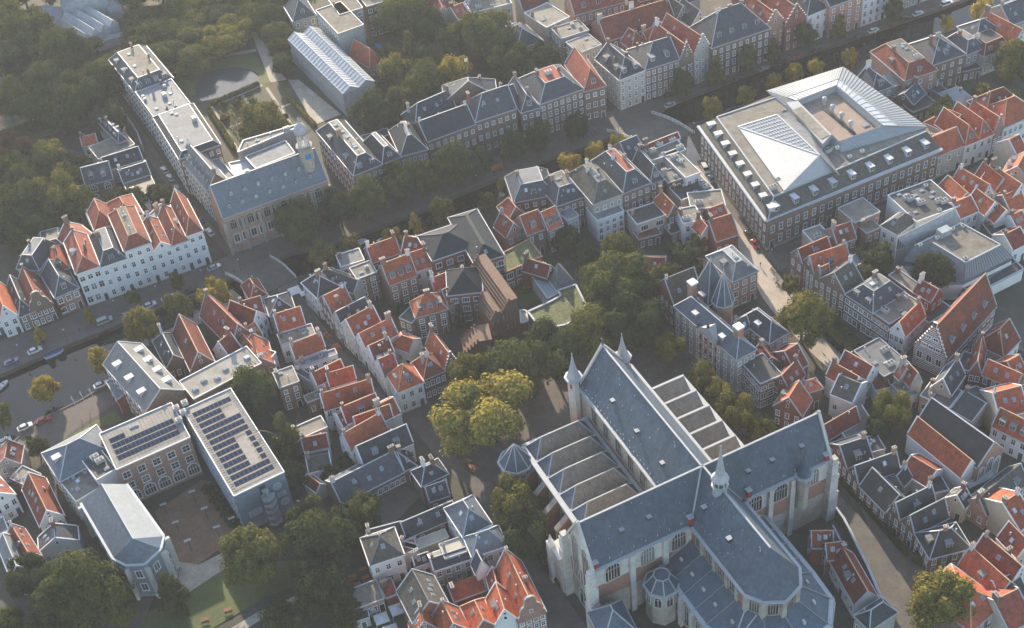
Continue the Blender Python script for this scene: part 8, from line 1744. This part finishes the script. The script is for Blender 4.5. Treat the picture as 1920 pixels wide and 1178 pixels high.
t=thing('blue_tarpaulin','small bright blue tarpaulin on posts behind the orange garden house','tarpaulin',(*(-37.6,443.9),0)); b=MB(); b.slab([(*(-38.7,440.0),2),(*(-36.3,439.5),2),(*(-35.7,440.9),2.3),(*(-38.3,442.1),2.3)],.06); part('sheet',b,'bluecloth',t)
for p in((-38.6,441.9),(-36.3,441.6)): b=MB(); b.box((*p,0),.08,.08,2); part('post',b,'iron',t)
# garden walls
def wall(label,L,h,m,th=.35,name='garden_wall'):
    b=MB()
    for i in range(len(L)-1): f=Fr(L[i],L[i+1]); b.prism([f.p(0,-th/2),f.p(f.w,-th/2),f.p(f.w,th/2),f.p(0,th/2)],0,h,0); b.prism([f.p(0,-th/2-.06),f.p(f.w,-th/2-.06),f.p(f.w,th/2+.06),f.p(0,th/2+.06)],h,h+.12,1)
    solo(name,b,[m,'trim'],label,'wall',(*L[0],0))
wall('brick wall between the dark shrub garden and the broad dark tree',[(45.3,299.0),(46.9,300.7),(53.1,301.3)],2.4,'r')
wall('brick wall behind the garden shrubs beside the tan gable house',[(54.4,316.8),(55.9,309.8),(58.4,308.5)],2.4,'b')
wall('low churchyard wall south of the church aisle',[(-5.1,229.3),(-0.7,214.9),(0.8,205.7)],1.2,'b')
wall('long garden wall beside the alley',[(-128.3,417.9),(-120.6,401.1),(-118.2,393.5)],3,'c')
wall('white wall beside the strip houses under the choir',[(70.1,202.2),(71.2,194.1),(71.1,186.5)],3,'w')
wall('curved parapet wall with pale coping on the church road side of the strip',[(71.7,207.5),(73.0,203.4),(73.8,196.9),(74.9,189.0),(75.6,179.9)],3.6,'b',.5)
wall('brick yard wall beside the almshouse',[(-59.3,229.4),(-55.2,227.0),(-53.7,222.5)],2.4,'p')

k=0
for A,B,n,W_ in (((-48.5,340.7),(-29.6,345.8),16,'under the quay trees'),((-122.2,307.0),(-116.9,308.9),6,'below the white row'),((79.8,297.5),(82.0,287.1),8,'on the bright street'),((23.7,369.9),(34.8,374.4),8,'by the hollow roofed house')):
    a=Vector(A);b_=Vector(B); f=Fr(A,B)
    for i in range(n):
        p=a.lerp(b_,(i+.5)/n); bike(p.x,p.y,f.ang+1.45+rnd.uniform(-.15,.15),'bicycle '+ORD[i]+' to the left end of the rack '+W_,'bicycles standing in rack rows')
# ---------------- air ----------------
b=MB(); b.prism([(-700,-150),(700,-150),(700,1300),(-700,1300)],-3,300)
hz=struct('haze',b,'yard','stuff'); m=bpy.data.materials.new('haze'); m.use_nodes=True; nt=m.node_tree; nt.nodes.remove(nt.nodes['Principled BSDF'])
pv=nt.nodes.new('ShaderNodeVolumePrincipled'); pv.inputs['Color'].default_value=(.80,.88,1,1); pv.inputs['Density'].default_value=.0001; pv.inputs['Anisotropy'].default_value=.2
nt.links.new(pv.outputs[0],nt.nodes['Material Output'].inputs['Volume']); hz.data.materials.clear(); hz.data.materials.append(m)
S.cycles.volume_bounces=1
